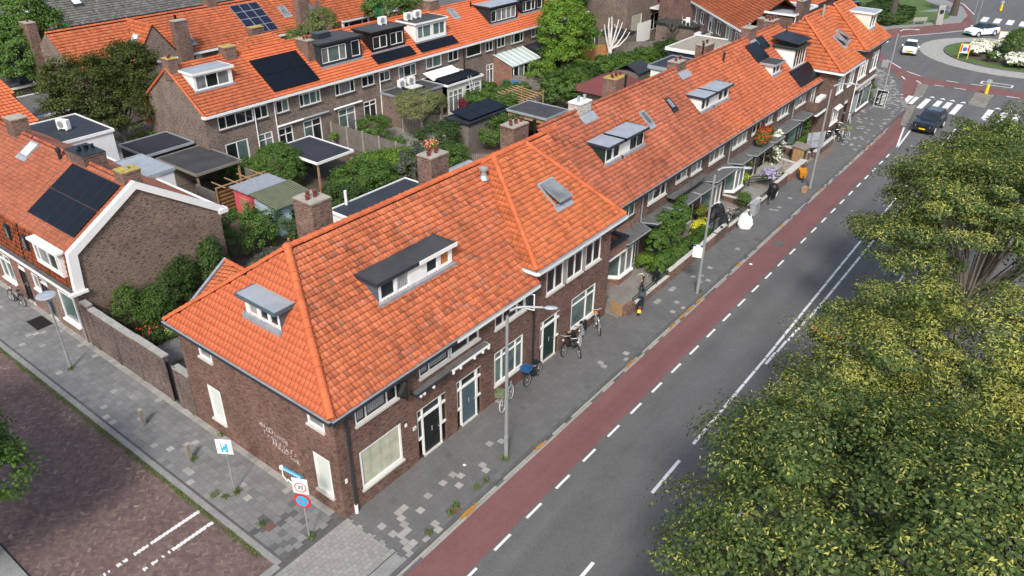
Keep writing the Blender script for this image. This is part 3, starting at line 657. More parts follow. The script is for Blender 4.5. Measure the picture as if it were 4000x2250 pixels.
# side street
sheet('side_pavement_base', [(-2.95, .1), (.1, .1), (.1, 60), (-2.95, 60)], -.012, 'joint', .2)
pave('side_pavement', [(-2.84, .35), (-.05, .35), (-.05, 46), (-2.84, 46)], .3, .3, 0, ['slabs', 'slabd', 'slabl'], lambda x, y, I, J: np.where((y < 2.6) & (R.rand(len(x)) < .28), 1, np.where((x > -.36) | (R.rand(len(x)) < .035), 2, 0)), ang=math.pi/2)
sheet('side_kerb', [(-3.02, .3), (-2.8, .3), (-2.8, 60), (-3.02, 60)], .004, 'kerb', .2)
sheet('street_base', [(-8.85, .3), (-3.02, .3), (-3.02, 60), (-8.85, 60)], RZ-.012, 'joint')
def herring(name, poly, L, z, mats, pick):
    Wd = L/2; a = math.radians(45); ca, sa = math.cos(a), math.sin(a); P = np.array(poly, float)
    Q = np.stack([P[:,0]*ca+P[:,1]*sa, -P[:,0]*sa+P[:,1]*ca], 1)/Wd; m0 = int(Q.min())-6; m1 = int(Q.max())+6
    res = []
    for vert in (0, 1):
        s, q = np.meshgrid(np.arange(m0-6, m1+6), np.arange(-(m1-m0)//4-8, (m1-m0)//4+8)); s = s.ravel(); q = q.ravel()
        cx = s+4*q+(1 if not vert else 2.5); cy = s+(.5 if not vert else 0.0)
        u, v = cx*Wd, cy*Wd; x = u*ca-v*sa; y = u*sa+v*ca; ok = poly_in(poly, x, y)
        u, v, x, y, I, J = u[ok], v[ok], x[ok], y[ok], s[ok], q[ok]
        w, h = (L, Wd) if not vert else (Wd, L); g = .007
        dx = np.array([-1, 1, 1, -1])*(w/2-g/2); dy = np.array([-1, -1, 1, 1])*(h/2-g/2); n = len(u)
        U = u[:,None]+dx; V = v[:,None]+dy; Z = z+R.normal(0, .0025, (n, 1))+np.zeros((1, 4))
        res.append((np.stack([U*ca-V*sa, U*sa+V*ca, Z], -1).reshape(-1, 3), x, y, I, J))
    V = np.concatenate([r[0] for r in res]); n = len(V)//4; X = np.concatenate([r[1] for r in res]); Y = np.concatenate([r[2] for r in res])
    return struct(npmesh(name, V, np.arange(4*n).reshape(n, 4), np.stack([R.rand(n)*90, R.rand(n)*90], 1), mats, pick(X, Y)))
def hp(x, y):
    return np.zeros(len(x), int)
herring('side_street', [(-8.7, .4), (-3.05, .4), (-3.05, 40), (-8.7, 40)], .21, RZ, ['clinker', 'clinkerw'], hp)
b = MB(); wr = random.Random(11)
for y_, xe in ((4.85, -7.7), (3.95, -6.3)):
    x = -3.2; ph = 0
    while x > xe:
        t_ = (-3.2-x)/(-3.2-xe)
        if wr.random() > max(0, t_-.42)*1.4:
            w_ = .085-.045*t_*wr.random(); q = .016*(-1 if ph % 2 else 1)
            b.poly([(x, y_-w_+q, RZ+.006), (x-.075, y_-w_-q, RZ+.006), (x-.075, y_+w_-q, RZ+.006), (x, y_+w_+q, RZ+.006)])
        x -= .082; ph += 1
struct(b.build('parking_bay_lines', 'paint'))
sheet('opposite_kerb', [(-8.95, -2), (-8.72, -2), (-8.72, 60), (-8.95, 60)], .004, 'kerb', .2)
sheet('opposite_pavement', [(-14, -2), (-8.95, -2), (-8.95, 60), (-14, 60)], 0, 'kerb', .2)
# raised crossing at the corner
sheet('crossing_base', [(-14, -3.35), (.15, -3.35), (.15, .3), (-14, .3)], -.014, 'joint', .2)
pave('crossing_pavers', [(-14, -2.62), (.12, -2.62), (.12, .1), (-14, .1)], .2, .2, -.002, ['paver'])
sheet('crossing_ramp', [(-14, -3.34), (-1.5, -3.34), (.1, -3.2), (.1, -2.65), (-14, -2.65)], -.004, 'kerb')
sheet('crossing_ramp', [(-8.6, .1), (-3.0, .1), (-3.0, .42), (-8.6, .42)], -.002, 'kerb')
# gardens
sheet('garden_soil', [(.1, 9.9), (19, 9.9), (19, 10), (90, 10), (90, 48), (8.4, 48), (8.4, 19.2), (.1, 19.2)], -.01, 'soil')
sheet('front_garden_paving', [(19.0, -.8), (55.5, -.8), (55.5, 1.7), (19.0, 1.7)], .012, 'gardenp')
pave('courtyard_paving', [(.3, 9.9), (7.5, 9.9), (7.5, 14.8), (3.2, 17.4), (.3, 14.8)], .3, .3, .004, ['slabs'], ang=.785)
sheet('yard', [(9, 40), (16.6, 36), (16.6, 50), (9, 56)], .003, 'gardenp')
sheet('lawn_patch', [(29.5, 25), (36, 25), (35, 31.5), (29, 31.5)], .003, 'gardenp')
for p, lab in (((-2.03, 1.99), 'side'), ((2.99, -3.0), 'main'), ((24.4, -3.0), ''), ((33, -3.0), '')):
    b = MB(); b.box(p[0]-.2, p[0]+.2, p[1]-.2, p[1]+.2, 0, .012); o = b.build('drain_cover', M('rusty_iron' + lab, (.13, .075, .06), .8, .2, 9))
    tag(o, {'side': 'rusty square drain cover in the side street pavement by the thirty sign', 'main': 'rusty square drain cover at the kerb nearest the camera beside weeds', '': 'rusty square drain cover at the main kerb beyond the scooter'}[lab] if p[0] != 33 else 'rusty square drain cover at the kerb beside the white bag', 'drain cover')
for p, r, lb in (((33.4, -4.3), .38, 'round iron manhole cover in the red cycle lane'), ((8.3, -6.9), .12, 'small round iron valve cover in the grey asphalt lane')):
    b = MB(); b.cyl((p[0], p[1], RZ), (p[0], p[1], RZ+.012), r, n=20); tag(b.build('manhole_cover', 'kerbd'), lb, 'manhole cover')
# ================================================================ CORNER BUILDING A
def wallbox(par, pts, z0, z1, m, name='wall'):
    b = MB()
    for i in range(len(pts)):
        a, c = pts[i-1], pts[i]
        b.poly([(a[0], a[1], z0), (c[0], c[1], z0), (c[0], c[1], z1), (a[0], a[1], z1)])
    return b.build(name, m, par)
A = thing('corner_house', 'hipped corner house with graffiti on its side wall and a long black-topped dormer', 'house', (6, 5, 0))
S0 = south(0); W0 = west(0)
fops = [(1.0, 3.2, .78, 2.66), (4.13, 5.87, 0, 2.62), (6.58, 8.2, 0, 2.62), (9.15, 11.3, .88, 2.68), (1.0, 3.15, 3.97, 4.92), (4.4, 8.1, 4.13, 4.95), (9.2, 11.4, 3.97, 4.95)]
sops = [(.52, 1.46, .79, 2.67), (7.37, 8.3, .80, 2.60), (.52, 1.46, 4.07, 4.85), (7.4, 8.3, 4.07, 4.85)]
b = MB(); wall(b, S0, 0, 12.1, -.05, 5.2, fops); wall(b, W0, 0, 9.75, -.05, 5.2, sops)
b.build('wall', 'brickA', A); b = MB(); b.poly([(0, 9.75, 0), (12.1, 9.75, 0), (12.1, 9.75, 5.2), (0, 9.75, 5.2)]); b.build('rear_wall', 'brickA', A)
MT['soldier'] = Mbrick('brick_soldier', (.19, .10, .075), (.13, .075, .06), (.16, .125, .105), .066, .22)
for o in fops[:4]: b = MB(); S0.box(b, o[0]-.1, o[1]+.1, -.004, .0, o[3], o[3]+.22); b.build('brick_lintel', 'soldier', A)
for o in sops[:2]: b = MB(); W0.box(b, o[0]-.08, o[1]+.08, -.004, .0, o[3], o[3]+.22); b.build('brick_lintel', 'soldier', A)
win(A, S0, 1.0, 3.2, .78, 2.66, pane='blind', fw_=.09)
win(A, S0, 9.15, 11.3, .88, 2.68, cols=(.26, .74), tr=.78, panes=['glassg']*3)
win(A, S0, 1.0, 3.15, 3.97, 4.92, cols=(.25, .75), inner='black', panes=['curtain', 'curtain', 'glass'])
win(A, S0, 4.4, 6.2, 4.13, 4.95, cols=(.32,), inner='black', panes=['curtain', 'curtain'])
win(A, S0, 6.28, 8.1, 4.13, 4.95, cols=(.62,), panes=['glass', 'glass'])
win(A, S0, 9.2, 11.4, 3.97, 4.95, cols=(.27, .73))
for x_, c in ((3.15, 'black'), (11.38, 'white')):   # opened casements
    b = MB(); P_ = Pl((x_-.02, 0, 0), (.25, -.97, 0), (-.97, -.25, 0))
    for q in ((0, .5, 4.02, 4.07), (0, .5, 4.83, 4.88), (0, .05, 4.07, 4.83), (.45, .5, 4.07, 4.83)): P_.box(b, q[0], q[1], 0, .04, q[2], q[3])
    s = b.build('casement', c, A); g = MB(); g.poly([P_.p(u, .02, z) for u, z in ((.05, 4.07), (.45, 4.07), (.45, 4.83), (.05, 4.83))]); g.build('pane', 'glass', s)
door(A, S0, 4.13, 5.87, 2.62, 'black', side=.37); door(A, S0, 6.58, 8.2, 2.62, 'grayblue', side=.34)
win(A, W0, .52, 1.46, .79, 2.67, pane='blindw', fw_=.09); win(A, W0, 7.37, 8.3, .80, 2.60, pane='blindw', fw_=.09)
win(A, W0, .52, 1.46, 4.07, 4.85, pane='glassl'); win(A, W0, 7.4, 8.3, 4.07, 4.85, pane='glassl')
b = MB(); b.box(-.3, 12.1, -.35, -.02, 5.02, 5.1); b.box(-.3, -.02, -.02, 10.05, 5.02, 5.1); b.build('soffit', 'navy', A)
def gutter(par, pts, z, m, hw=.12, inner='zinc', name='gutter'):
    """square box gutter along an outline"""
    for i in range(len(pts)-1):
        p, q = Vector((*pts[i], z)), Vector((*pts[i+1], z)); d = (q-p).normalized(); n = Vector((d.y, -d.x, 0)); L = (q-p).length
        b = MB(); b.obox(p, (d, n, (0,0,1)), (-hw if i else -.0, L, -.02, hw+.02, -.16, .0), 0)
        b.obox(p, (d, n, (0,0,1)), (-hw if i else -.0, L, hw-.0, hw+.02+.001, .0, .045), 1); b.obox(p, (d, n, (0,0,1)), (0, L, -.02, hw-.0, .0, .012), 1)
        b.build(name, [m, inner], par)
gutter(A, [(6.2, -.33), (-.32, -.33)][::-1], 5.2, 'navy'); gutter(A, [(-.28, 10.05), (-.28, -.35)], 5.2, 'navy'); gutter(A, [(6.22, -.33), (11.95, -.33)], 5.2, 'white')
rfA = RF((-.3, -.35, 5.22), (1,0,0), (0, 5.2, 3.9)); rfAe = RF((-.3, 10.05, 5.22), (0,-1,0), (2.9, 0, 3.9)); rfAb = RF((20, 10.05, 5.22), (-1,0,0), (0,-5.2, 3.9))
roofface('roof', rfA, [[(0, 0), (12.3, 0), (12.3, 6.5), (2.9, 6.5)], [(12.3, .75), (19.9, .75), (19.9, 6.5), (12.3, 6.5)]], 'tile_old', A, jit=.008)
roofface('roof', rfAe, [[(0, 0), (10.4, 0), (5.2, 4.86)]], 'tile_smooth', A, w=.215, h=.29, rel=.018, cs=4, jit=.002)
roofface('roof', rfAb, [[(0, 0), (20.3, 0), (17.4, 6.5), (0, 6.5)]], 'tile_old', A, cs=3)
b = MB(); ap = (2.6, 4.85, 9.16); caps(b, (-.27, -.32, 5.28), ap, .165, .4); caps(b, (-.27, 10.02, 5.28), ap, .12); caps(b, ap, (20.5, 4.85, 9.16), .14)
b.lathe((2.6, 4.85, 9.1), [(.2, 0), (.2, .12), (.12, .22), (0.01, .25)], 10); b.build('ridge_tiles', 'cap', A)
dA = Pl((0, 1.9, 0), (1,0,0), (0,-1,0)); zb = 5.22+.75*(1.9+.35)
dormer(A, dA, 4.35, 8.65, zb, 7.76, .75, 'white', 'grayblue', 'bitumen', 'navy', [(4.45, 5.25, zb+.08, 7.7), (5.35, 6.05, zb+.08, 7.7, dict(pane='curtain')), (7.05, 7.75, zb+.12, 7.66), (7.9, 8.5, zb+.12, 7.66, dict(pane='orangecurt'))], over=.12)
b = MB(); dA.box(b, 6.55, 8.85, -.155, -.121, 7.72, 7.90); b.build('dormer_fascia', 'white', A)
dA1 = Pl((.86, 0, 0), (0,1,0), (-1,0,0)); zb1 = 5.22+1.345*(.86+.3)
dormer(A, dA1, 3.5, 5.6, zb1, 7.62, 1.345, 'white', 'grayblue', 'zinc', 'grayblue', [(3.6, 4.15, zb1+.08, 7.56), (4.2, 4.75, zb1+.08, 7.56), (4.85, 5.45, zb1+.08, 7.56, dict(pane='curtain'))])
chimney(A, 5.0, 6.15, 1.0, 1.15, 7.6, 10.05, 4, 'brickC', 'plaster_mortar'); chimney(A, 12.15, 6.1, 1.2, .9, 7.7, 9.85, 4, 'brickC', 'plaster_mortar')
b = MB(); b.lathe((13.6, 4.2, 8.75), [(.28, -.15), (.15, .05), (.12, .25), (.22, .3), (.22, .42), (.03, .5)], 10); b.build('roof_vent', 'galv', A)
for y_, m_ in ((5.75, 'fl_mixed'),):
    pass
# drainpipes, ledge over doors
pipe(A, .5, -.09, .35, 4.98, 'navy'); b = MB(); b.cyl((.5, -.09, 0), (.5, -.09, .42), .075, n=10); b.build('downpipe_shoe', 'white', A)
pipe(A, 12.02, -.09, 0, 5.0, 'anth')
b = MB(); b.box(3.85, 5.95, -.34, -.002, 3.66, 3.76, 0); b.box(5.96, 8.45, -.34, -.002, 3.66, 3.76, 1)
for x_ in (3.9, 4.1, 4.65, 5.85, 6.3, 7.2, 7.75, 8.15): b.box(x_+.15, x_+.24, -.38, -.28, 3.56, 3.66, 1)
b.build('ledge', ['navy', 'white'], A); b = MB(); b.box(3.89, 8.41, -.30, -.02, 3.761, 3.775); 
b.build('ledge_top', 'ledge', A)
b = MB(); b.box(3.42, 3.53, -.03, 0, 2.28, 2.42); b.box(3.85, 4.03, -.03, 0, 1.8, 1.96); b.box(.2, .3, -.03, 0, 1.7, 1.9); b.build('house_number_plate', 'white', A)
def text(body, size, M4, mat, name='lettering', par=None, ext=.002, font_shear=0, off=0):
    c = bpy.data.curves.new(name, 'FONT'); c.body = body; c.size = size; c.extrude = ext; c.align_x = 'CENTER'; c.align_y = 'CENTER'; c.shear = font_shear; c.resolution_u = 2
    c.offset = off
    t = bpy.data.objects.new(name, c); COL.objects.link(t)
    dg = bpy.context.evaluated_depsgraph_get(); me = bpy.data.meshes.new_from_object(t.evaluated_get(dg)); bpy.data.objects.remove(t); bpy.data.curves.remove(c)
    me.transform(M4)
    if par is not None: me.transform(Matrix.Translation(-OFF[par]))
    me.materials.clear(); me.materials.append(MT[mat]); o = bpy.data.objects.new(name, me); COL.objects.link(o)
    if par is not None: o.parent = par; OFF[o] = OFF[par]
    return o
def frameM(pl, u, d, z, rot=0):
    m = Matrix.Identity(4)
    U, N = pl.U, pl.N
    if U.cross(Vector((0,0,1))).dot(N) < 0: U = -U
    c, s = math.cos(rot), math.sin(rot); Z = Vector((0,0,1)); X = U*c+Z*s; Y = -U*s+Z*c
    for i in range(3): m[i][0] = X[i]; m[i][1] = Y[i]; m[i][2] = N[i]; m[i][3] = pl.p(u, d, z)[i]
    return m
text('32', .12, frameM(S0, 3.94, -.032, 1.88), 'black', 'house_number', A)
gr = random.Random(4)
for s_, y_, z_, h_ in (("ANDOLWOB", 4.75, 2.28, .34), ("TSNEATKSS", 4.55, 1.93, .31), ("HANDSOR", 3.95, 1.60, .34)):
    for k, ch in enumerate(s_): text(ch, h_*gr.uniform(.8, 1.25), frameM(W0, y_-k*.235+gr.uniform(-.04, .04), -.001-.0012*k, z_-k*.028+gr.uniform(-.06, .06), gr.uniform(-.35, .25)), 'graffiti', 'graffiti', A, ext=.001, font_shear=gr.uniform(0, .5), off=-.006)
# ---------------------------------------------------------------- projecting hipped block
Bk = thing('hipped_house', 'taller hipped house with three paired upper windows beside the bicycles and the roof skylight', 'house', (15.5, 4, 0))
bo = [(12.7, 14.35, 0, 2.52), (15.4, 17.65, .72, 2.57), (13.1, 14.5, 3.9, 5.2), (14.82, 16.22, 3.9, 5.2), (16.5, 17.9, 3.9, 5.2)]
b = MB(); wall(b, S0, 12.1, 18.9, -.05, 5.8, bo); wall(b, Pl((18.9, 0, 0), (0,1,0), (1,0,0)), 0, 9, -.05, 5.8, []); wall(b, W0.__class__((12.1, 0, 0), (0,1,0), (-1,0,0)), 0, 9, 4.5, 5.8, []); b.build('wall', 'brickA', Bk)
for a_, c_ in ((14.53, 14.79), (16.25, 16.47)): b = MB(); b.box(a_, c_, -.01, .08, 3.86, 5.2); b.build('mullion_pier', 'conc', Bk)
for a in (13.1, 14.82, 16.5): win(Bk, S0, a, a+1.4, 3.9, 5.2, cols=(.5,), fw_=.06)
win(Bk, S0, 15.4, 17.65, .72, 2.57, cols=(.62,), tr=.76, panes=['glassg', 'glassg'], sillout=.12)
door(Bk, S0, 12.7, 14.35, 2.52, 'dgreen', side=.33)
b = MB(); b.box(11.8, 19.62, -.38, -.02, 5.62, 5.7); b.box(11.8, 12.09, -.02, 9, 5.62, 5.7); b.build('soffit', 'white', Bk)
gutter(Bk, [(11.78, -.35), (19.62, -.35)], 5.86, 'white', .13); gutter(Bk, [(11.8, 1.4), (11.8, -.4)], 5.86, 'white', .1)
hb = 3.55
rb1 = RF((11.8, -.35, 5.88), (1,0,0), (0, 4.65, hb)); rb2 = RF((11.8, 8.95, 5.88), (0,-1,0), (2.65, 0, hb)); rb3 = RF((19.6, -.35, 5.88), (0,1,0), (-2.6, 0, hb)); rb4 = RF((19.6, 8.95, 5.88), (-1,0,0), (0, -4.65, hb))
roofface('roof', rb1, [[(0, 0), (7.8, 0), (5.2, 5.85), (2.65, 5.85)]], 'tile_block', Bk, jit=.008)
roofface('roof', rb2, [[(0, 0), (9.3, 0), (4.65, 4.43)]], 'tile_block', Bk); roofface('roof', rb3, [[(0, 0), (9.3, 0), (4.65, 4.4)]], 'tile_block', Bk, cs=3); roofface('roof', rb4, [[(0, 0), (7.8, 0), (5.15, 5.85), (2.6, 5.85)]], 'tile_block', Bk, cs=3)
b = MB(); aL, aR = (14.45, 4.3, 9.45), (17.0, 4.3, 9.45)
for p, q in (((11.83, -.32, 5.92), aL), ((19.57, -.32, 5.92), aR), (aL, aR), ((11.83, 8.9, 5.92), aL), ((19.57, 8.9, 5.92), aR)): caps(b, p, q, .135)
b.build('ridge_tiles', 'cap', Bk)
skylight(Bk, rb1, 3.75, 2.15, 1.25, 1.45, 'glassl', open_=True)
chimney(Bk, 18.75, 6.3, 1.3, .9, 7.6, 9.55, 5, 'brickC'); ventpipe(Bk, 20.0, 5.9, 8.9, .65)
# ---------------------------------------------------------------- terrace B
Y1 = 1.65; S1 = south(Y1); mB = 3.95/4.6
rfB = RF((18.9, 1.32, 4.92), (1,0,0), (0, 4.78, 3.95)); lB = math.hypot(4.78, 3.95)
rfBb = RF((18.9, 10.9, 4.92), (-1,0,0), (0, -4.78, 3.95))
lab = ['first terrace house past the taller block, orange brick with a walled balcony', 'second terrace house past the taller block, brown brick behind the leafy young trees', 'terrace house with a white bay window and the black front door, behind the covered motorbike', 'terrace house with a white bay window and a red geranium box, behind the cargo bicycle', 'terrace house with the white flowering climber at its front door', 'terrace house at the far end with dark bay window, roof solar panels and brick balcony']
xs = [18.9, 25.1, 31.3, 37.55, 43.8, 50.0, 55.9]
ups = [[(22.0, 24.35, 3.62, 4.62, (.4, .72), 'dgreen')], [(25.95, 28.25, 3.62, 4.62, (.3, .7), None)], [(31.65, 33.2, 3.72, 4.62, (.6,), None), (34.4, 36.75, 3.6, 4.6, (.35, .7), None)], [(38.2, 40.7, 3.6, 4.6, (.35, .7), None), (41.65, 43.3, 3.74, 4.6, (.5,), None)], [(44.1, 45.6, 3.78, 4.6, (.5,), None), (46.75, 49.05, 3.6, 4.55, (.35, .7), None)], [(50.65, 53.0, 3.6, 4.55, (.35, .7), 'cream'), (53.9, 55.4, 2.6, 4.45, (.45,), None)]]
ups[1].append((29.5, 31.1, 3.85, 4.6, (.5,), None))
bays = [(21.6, 23.9), None, (33.85, 36.15), (37.75, 40.15), None, (49.95, 52.2)]
bays[5] = (50.05, 52.25)
doors = [(24.1, 25.0), (30.2, 31.1), (31.6, 32.75), (42.3, 43.5), (44.3, 45.4), None]
BH = []
for i in range(6):
    x0, x1 = xs[i], xs[i+1]; H = thing('terrace_house', lab[i], 'house', ((x0+x1)/2, 5, 0), 'terraced houses along the main street'); BH.append(H)
    ops = [u[:4] for u in ups[i]]
    if bays[i]: ops.append((bays[i][0], bays[i][1], .1, 2.55))
    if doors[i]: ops.append((doors[i][0]-.05, doors[i][1]+.05, 0, 2.45))
    b = MB(); wall(b, S1, x0, x1, -.05, 4.95, ops); b.build('wall', 'brickpink' if i == 0 else 'brickB', H); b = MB(); b.poly([(x0, 10.6, 0), (x1, 10.6, 0), (x1, 10.6, 5), (x0, 10.6, 5)]); b.build('rear_wall', 'brickB', H)
    for u in ups[i]: win(H, S1, *u[:4], cols=u[4], frame='white', inner=None if u[5] is None else u[5] if u[5] != 'cream' else 'dgreen', sill='dgreen' if u[5] == 'dgreen' else 'stone', panes=[rnd.choice(['glass', 'curtain', 'glassl']) for _ in range(len(u[4])+1)])
    a, c = x0-18.9, x1-18.9
    roofface('roof', rfB, [[(a, 0), (c, 0), (c, lB), (a, lB)]] if i else [[(.6, 0), (c, 0), (c, lB), (1.6, lB)]], 'tile_B' if i < 3 else 'tile_B2', H, jit=.010)
    b = MB(); rfq = [rfBb.p(-a, 0, 0), rfBb.p(-c, 0, 0), rfBb.p(-c, lB, 0), rfBb.p(-a, lB, 0)]; b.poly(rfq); b.build('roof', 'tile_B', H)
    b = MB(); caps(b, (x0 if i else 20.6, 6.1, 8.9), (x1, 6.1, 8.9), .11, m=0); b.build('ridge_tiles', 'capw', H)
    gutter(H, [(x0+(.75 if i == 0 else 0), 1.34), (x1-.003, 1.34)], 4.93, 'navy' if i else 'dgreen', .12)
    if i and i != 5: pass
    if x0 > 19: pipe(H, x0, Y1-.1, 0 if i != 5 else 2.85, 4.8, 'galv') if i in (1, 3, 5) else None
    if bays[i]:
        p, q = bays[i]; dk = i == 5
        foot = [(p, Y1), (p+.42, 1.02), (q-.42, 1.02), (q, Y1)]
        b = MB()
        for k in range(3):
            a_, c_ = foot[k], foot[k+1]; b.poly([(a_[0], a_[1], 0), (c_[0], c_[1], 0), (c_[0], c_[1], .52), (a_[0], a_[1], .52)])
        bay = b.build('bay_window', 'brickpink' if i == 0 else 'brickB', H)
        for k in range(3):
            a_, c_ = Vector((*foot[k], 0)), Vector((*foot[k+1], 0)); d = c_-a_; L = d.length; P_ = Pl(a_, d, (d.y, -d.x, 0))
            win(bay, P_, .0, L, .58, 2.62, cols=(.5,) if k == 1 else (), tr=.76, frame='white' if not dk else 'black', flat=True, sill=None, d=.03, panes=['glassl' if k == 1 else 'glassg']*(2 if k == 1 else 1))
            s = MB(); P_.box(s, -.02, L+.02, -.1, .05, .48, .58); s.build('sill', 'white' if not dk else 'stone', bay)
    if doors[i]: door(H, S1, doors[i][0], doors[i][1], 2.42, 'black', side=0)
def canopy(H, x0, x1, y0=.62, z=2.72, cut=.45, edge='anth'):
    b = MB(); top = [(x0, Y1), (x0+cut, y0), (x1-cut, y0), (x1, Y1)]
    b.poly([(x, y, z+.06+(.08 if y > 1 else 0)) for x, y in top]); b.poly([(x, y, z-.08) for x, y in top][::-1])
    r = b.build('canopy', 'ledge', H); e = MB()
    for k in range(3): 
        a, c = top[k], top[k+1]; e.poly([(a[0], a[1], z-.1), (c[0], c[1], z-.1), (c[0], c[1], z+.09), (a[0], a[1], z+.09)])
        d = Vector((c[0]-a[0], c[1]-a[1], 0)).normalized(); e.obox((a[0], a[1], z), (d, (d.y, -d.x, 0), (0,0,1)), (0, (Vector(c)-Vector(a)).length, 0, .04, .04, .1), 1)
    e.build('canopy_edge', [edge, 'zinc'], r)
canopy(BH[0], 21.7, 25.1); canopy(BH[1], 25.12, 28.1, edge='navy'); canopy(BH[1], 28.15, 31.28, .55, 2.68, .1, 'dgreen'); canopy(BH[2], 31.32, 33.3, .55, 2.68, .1, 'navy')
canopy(BH[2], 33.35, 37.5); canopy(BH[3], 37.56, 40.2); canopy(BH[3], 40.25, 43.78, .55, 2.66, .1, 'black'); canopy(BH[4], 43.82, 45.9, .5, 2.7, .1, 'black'); canopy(BH[4], 46.1, 49.98, .68, 2.75, .3); canopy(BH[5], 50.02, 52.9, .68, 2.75, .3)
win(BH[4], S1, 47.1, 49.4, .55, 2.5, cols=(.5,), tr=.76, d=.02, panes=['glassg', 'glassg'])
# walled balcony of the first terrace house
b = MB(); b.box(18.95, 22.0, .72, .84, 2.5, 3.28); b.box(21.88, 22.0, .84, 1.64, 2.5, 3.28); b.box(18.95, 21.88, .84, 1.64, 2.5, 2.62); bl = b.build('balcony', 'brickR', BH[0])
b = MB(); b.box(18.95, 22.12, .62, .92, 3.29, 3.4); b.box(21.8, 22.12, .92, 1.64, 3.29, 3.4); b.build('balcony_coping', 'anth', bl)
b = MB(); b.box(18.97, 22.02, .7, .719, 2.44, 2.56); b.build('balcony_beam', 'white', bl)
b = MB(); b.box(53.1, 55.85, .5, .62, 2.75, 3.62); b.box(53.1, 53.22, .62, 1.64, 2.75, 3.62); b.box(53.1, 55.85, .62, 1.64, 2.62, 2.75); bl = b.build('balcony', 'brickB', BH[5])
b = MB(); b.box(53.0, 55.9, .42, .66, 2.52, 2.61); b.box(54.3, 55.6, .75, 1.2, 3.3, 3.75); b.build('balcony_trim', 'white', bl)
# window boxes / ledges
for H, x0, x1, m_ in ((BH[2], 33.31, 33.32, 'anth'),): pass
for H, x0, x1 in ((BH[1], 28.35, 31.25), (BH[2], 31.35, 33.0), (BH[3], 43.0, 43.75), (BH[4], 43.85, 45.6)):
    b = MB(); b.box(x0, x1, 1.05, 1.6, 3.3, 3.34); b.box(x0, x1, 1.02, 1.07, 3.34, 3.5); b.box(x0, x0+.04, 1.07, 1.6, 3.34, 3.5); b.box(x1-.04, x1, 1.07, 1.6, 3.34, 3.5)
    for x_ in np.arange(x0+.3, x1, .8): b.box(x_, x_+.06, 1.1, 1.62, 3.2, 3.3)
    b.build('window_ledge', 'ledge', H)
def rz(y): return 4.92+3.95/4.78*(y-1.32)
def dB(H, x0, x1, yf, zt, wins, **kw):
    P_ = south(yf); z = rz(yf); k = dict(front='white', cheek='white', roofm='zinc', fascia='navy'); k.update(kw)
    return dormer(H, P_, x0, x1, z, zt, 3.95/4.78, wins=[(a, c, z+.08, zt-.06)+tuple(r) for a, c, *r in wins], **k)
dB(BH[0], 23.35, 25.1, 3.3, 7.55, [(23.45, 24.2), (24.25, 25.0)], cheek='dgreen', sideover=.12)
dB(BH[1], 25.12, 27.8, 3.3, 7.55, [(26.15, 26.9, dict(frame='black')), (26.95, 27.7, dict(frame='black'))], sideover=.12)
dB(BH[2], 35.7, 37.53, 3.33, 7.5, [(35.8, 36.45), (36.5, 37.1)], sideover=.12); dB(BH[3], 37.57, 40.2, 3.33, 7.5, [(38.5, 39.25), (39.35, 40.1)], sideover=.12)
dB(BH[4], 48.2, 49.9, 3.2, 7.3, [(48.35, 49.0), (49.05, 49.75)], roofm='bitumen', fascia='zinc', sideover=.2)
dB(BH[5], 52.0, 54.8, 2.95, 7.85, [(52.15, 52.75), (52.8, 53.4), (53.45, 54.0), (54.05, 54.65)], roofm='bitumen', fascia='dgreen', frame='cream', inner='black')
rfs = RF((51.8, 2.5, 8.15), (1,0,0), (0, 1, .12)); solar(BH[5], rfs, .1, 3.3, .2, 2.6, 3, 1)
u = lambda x: x-18.9; v = lambda y: (y-1.32)*lB/4.78
skylight(BH[1], rfB, u(29.5), v(3.95), .6, 1.05, 'glassg', 'lead'); skylight(BH[2], rfB, u(32.95), v(4.15), .62, .85, 'glassl', 'black')
solar(BH[5], rfB, u(51.0), u(55.4), v(1.62), v(2.88), 5, 1); solar(BH[4], rfB, u(47.6), u(49.9), v(4.3), v(5.6), 2, 1)
solar(BH[5], rfB, u(50.1), u(51.4), v(4.9), v(5.8), 1, 1)
chimney(BH[0], 24.95, 6.2, 1.2, .85, 8.0, 9.35, 3, 'brickwhite', 'white', potm='galv'); chimney(BH[2], 31.95, 8.0, 1.4, 1.0, 6.8, 9.0, 5, 'brickC', 'lichen'); chimney(BH[2], 37.3, 6.25, 1.15, .85, 8.0, 9.3, 3, 'brickC', 'plaster_mortar'); chimney(BH[4], 47.0, 8.6, 1.5, .9, 6.8, 8.4, 4, 'brickC', 'plaster_mortar'); chimney(BH[4], 49.7, 6.2, 1.2, .85, 8.1, 9.6, 2, 'brickC', 'plaster_mortar', potm='galv')
chimney(BH[5], 55.6, 6.6, 1.6, .8, 7.5, 9.2, 5, 'brickC')
for H, x_, y_ in ((BH[3], 43.2, 5.3), (BH[3], 42.2, 6.6), (BH[1], 30.9, 6.6), (BH[5], 55.2, 5.0)): ventpipe(H, x_, y_, rz(min(y_, 6.1)), .7)
b = MB(); b.box(24.2, 25.7, 5.1, 5.3, 8.05, 8.2) if False else None
for H, x_ in ((BH[0], 24.95), (BH[2], 37.3), (BH[4], 49.7)):
    b = MB(); b.obox(rfB.p(u(x_)-.75, v(5.75)-.55, .06), (rfB.U, rfB.V, rfB.N), (0, 1.5, 0, .6, 0, .02)); b.build('flashing', 'lead', H)
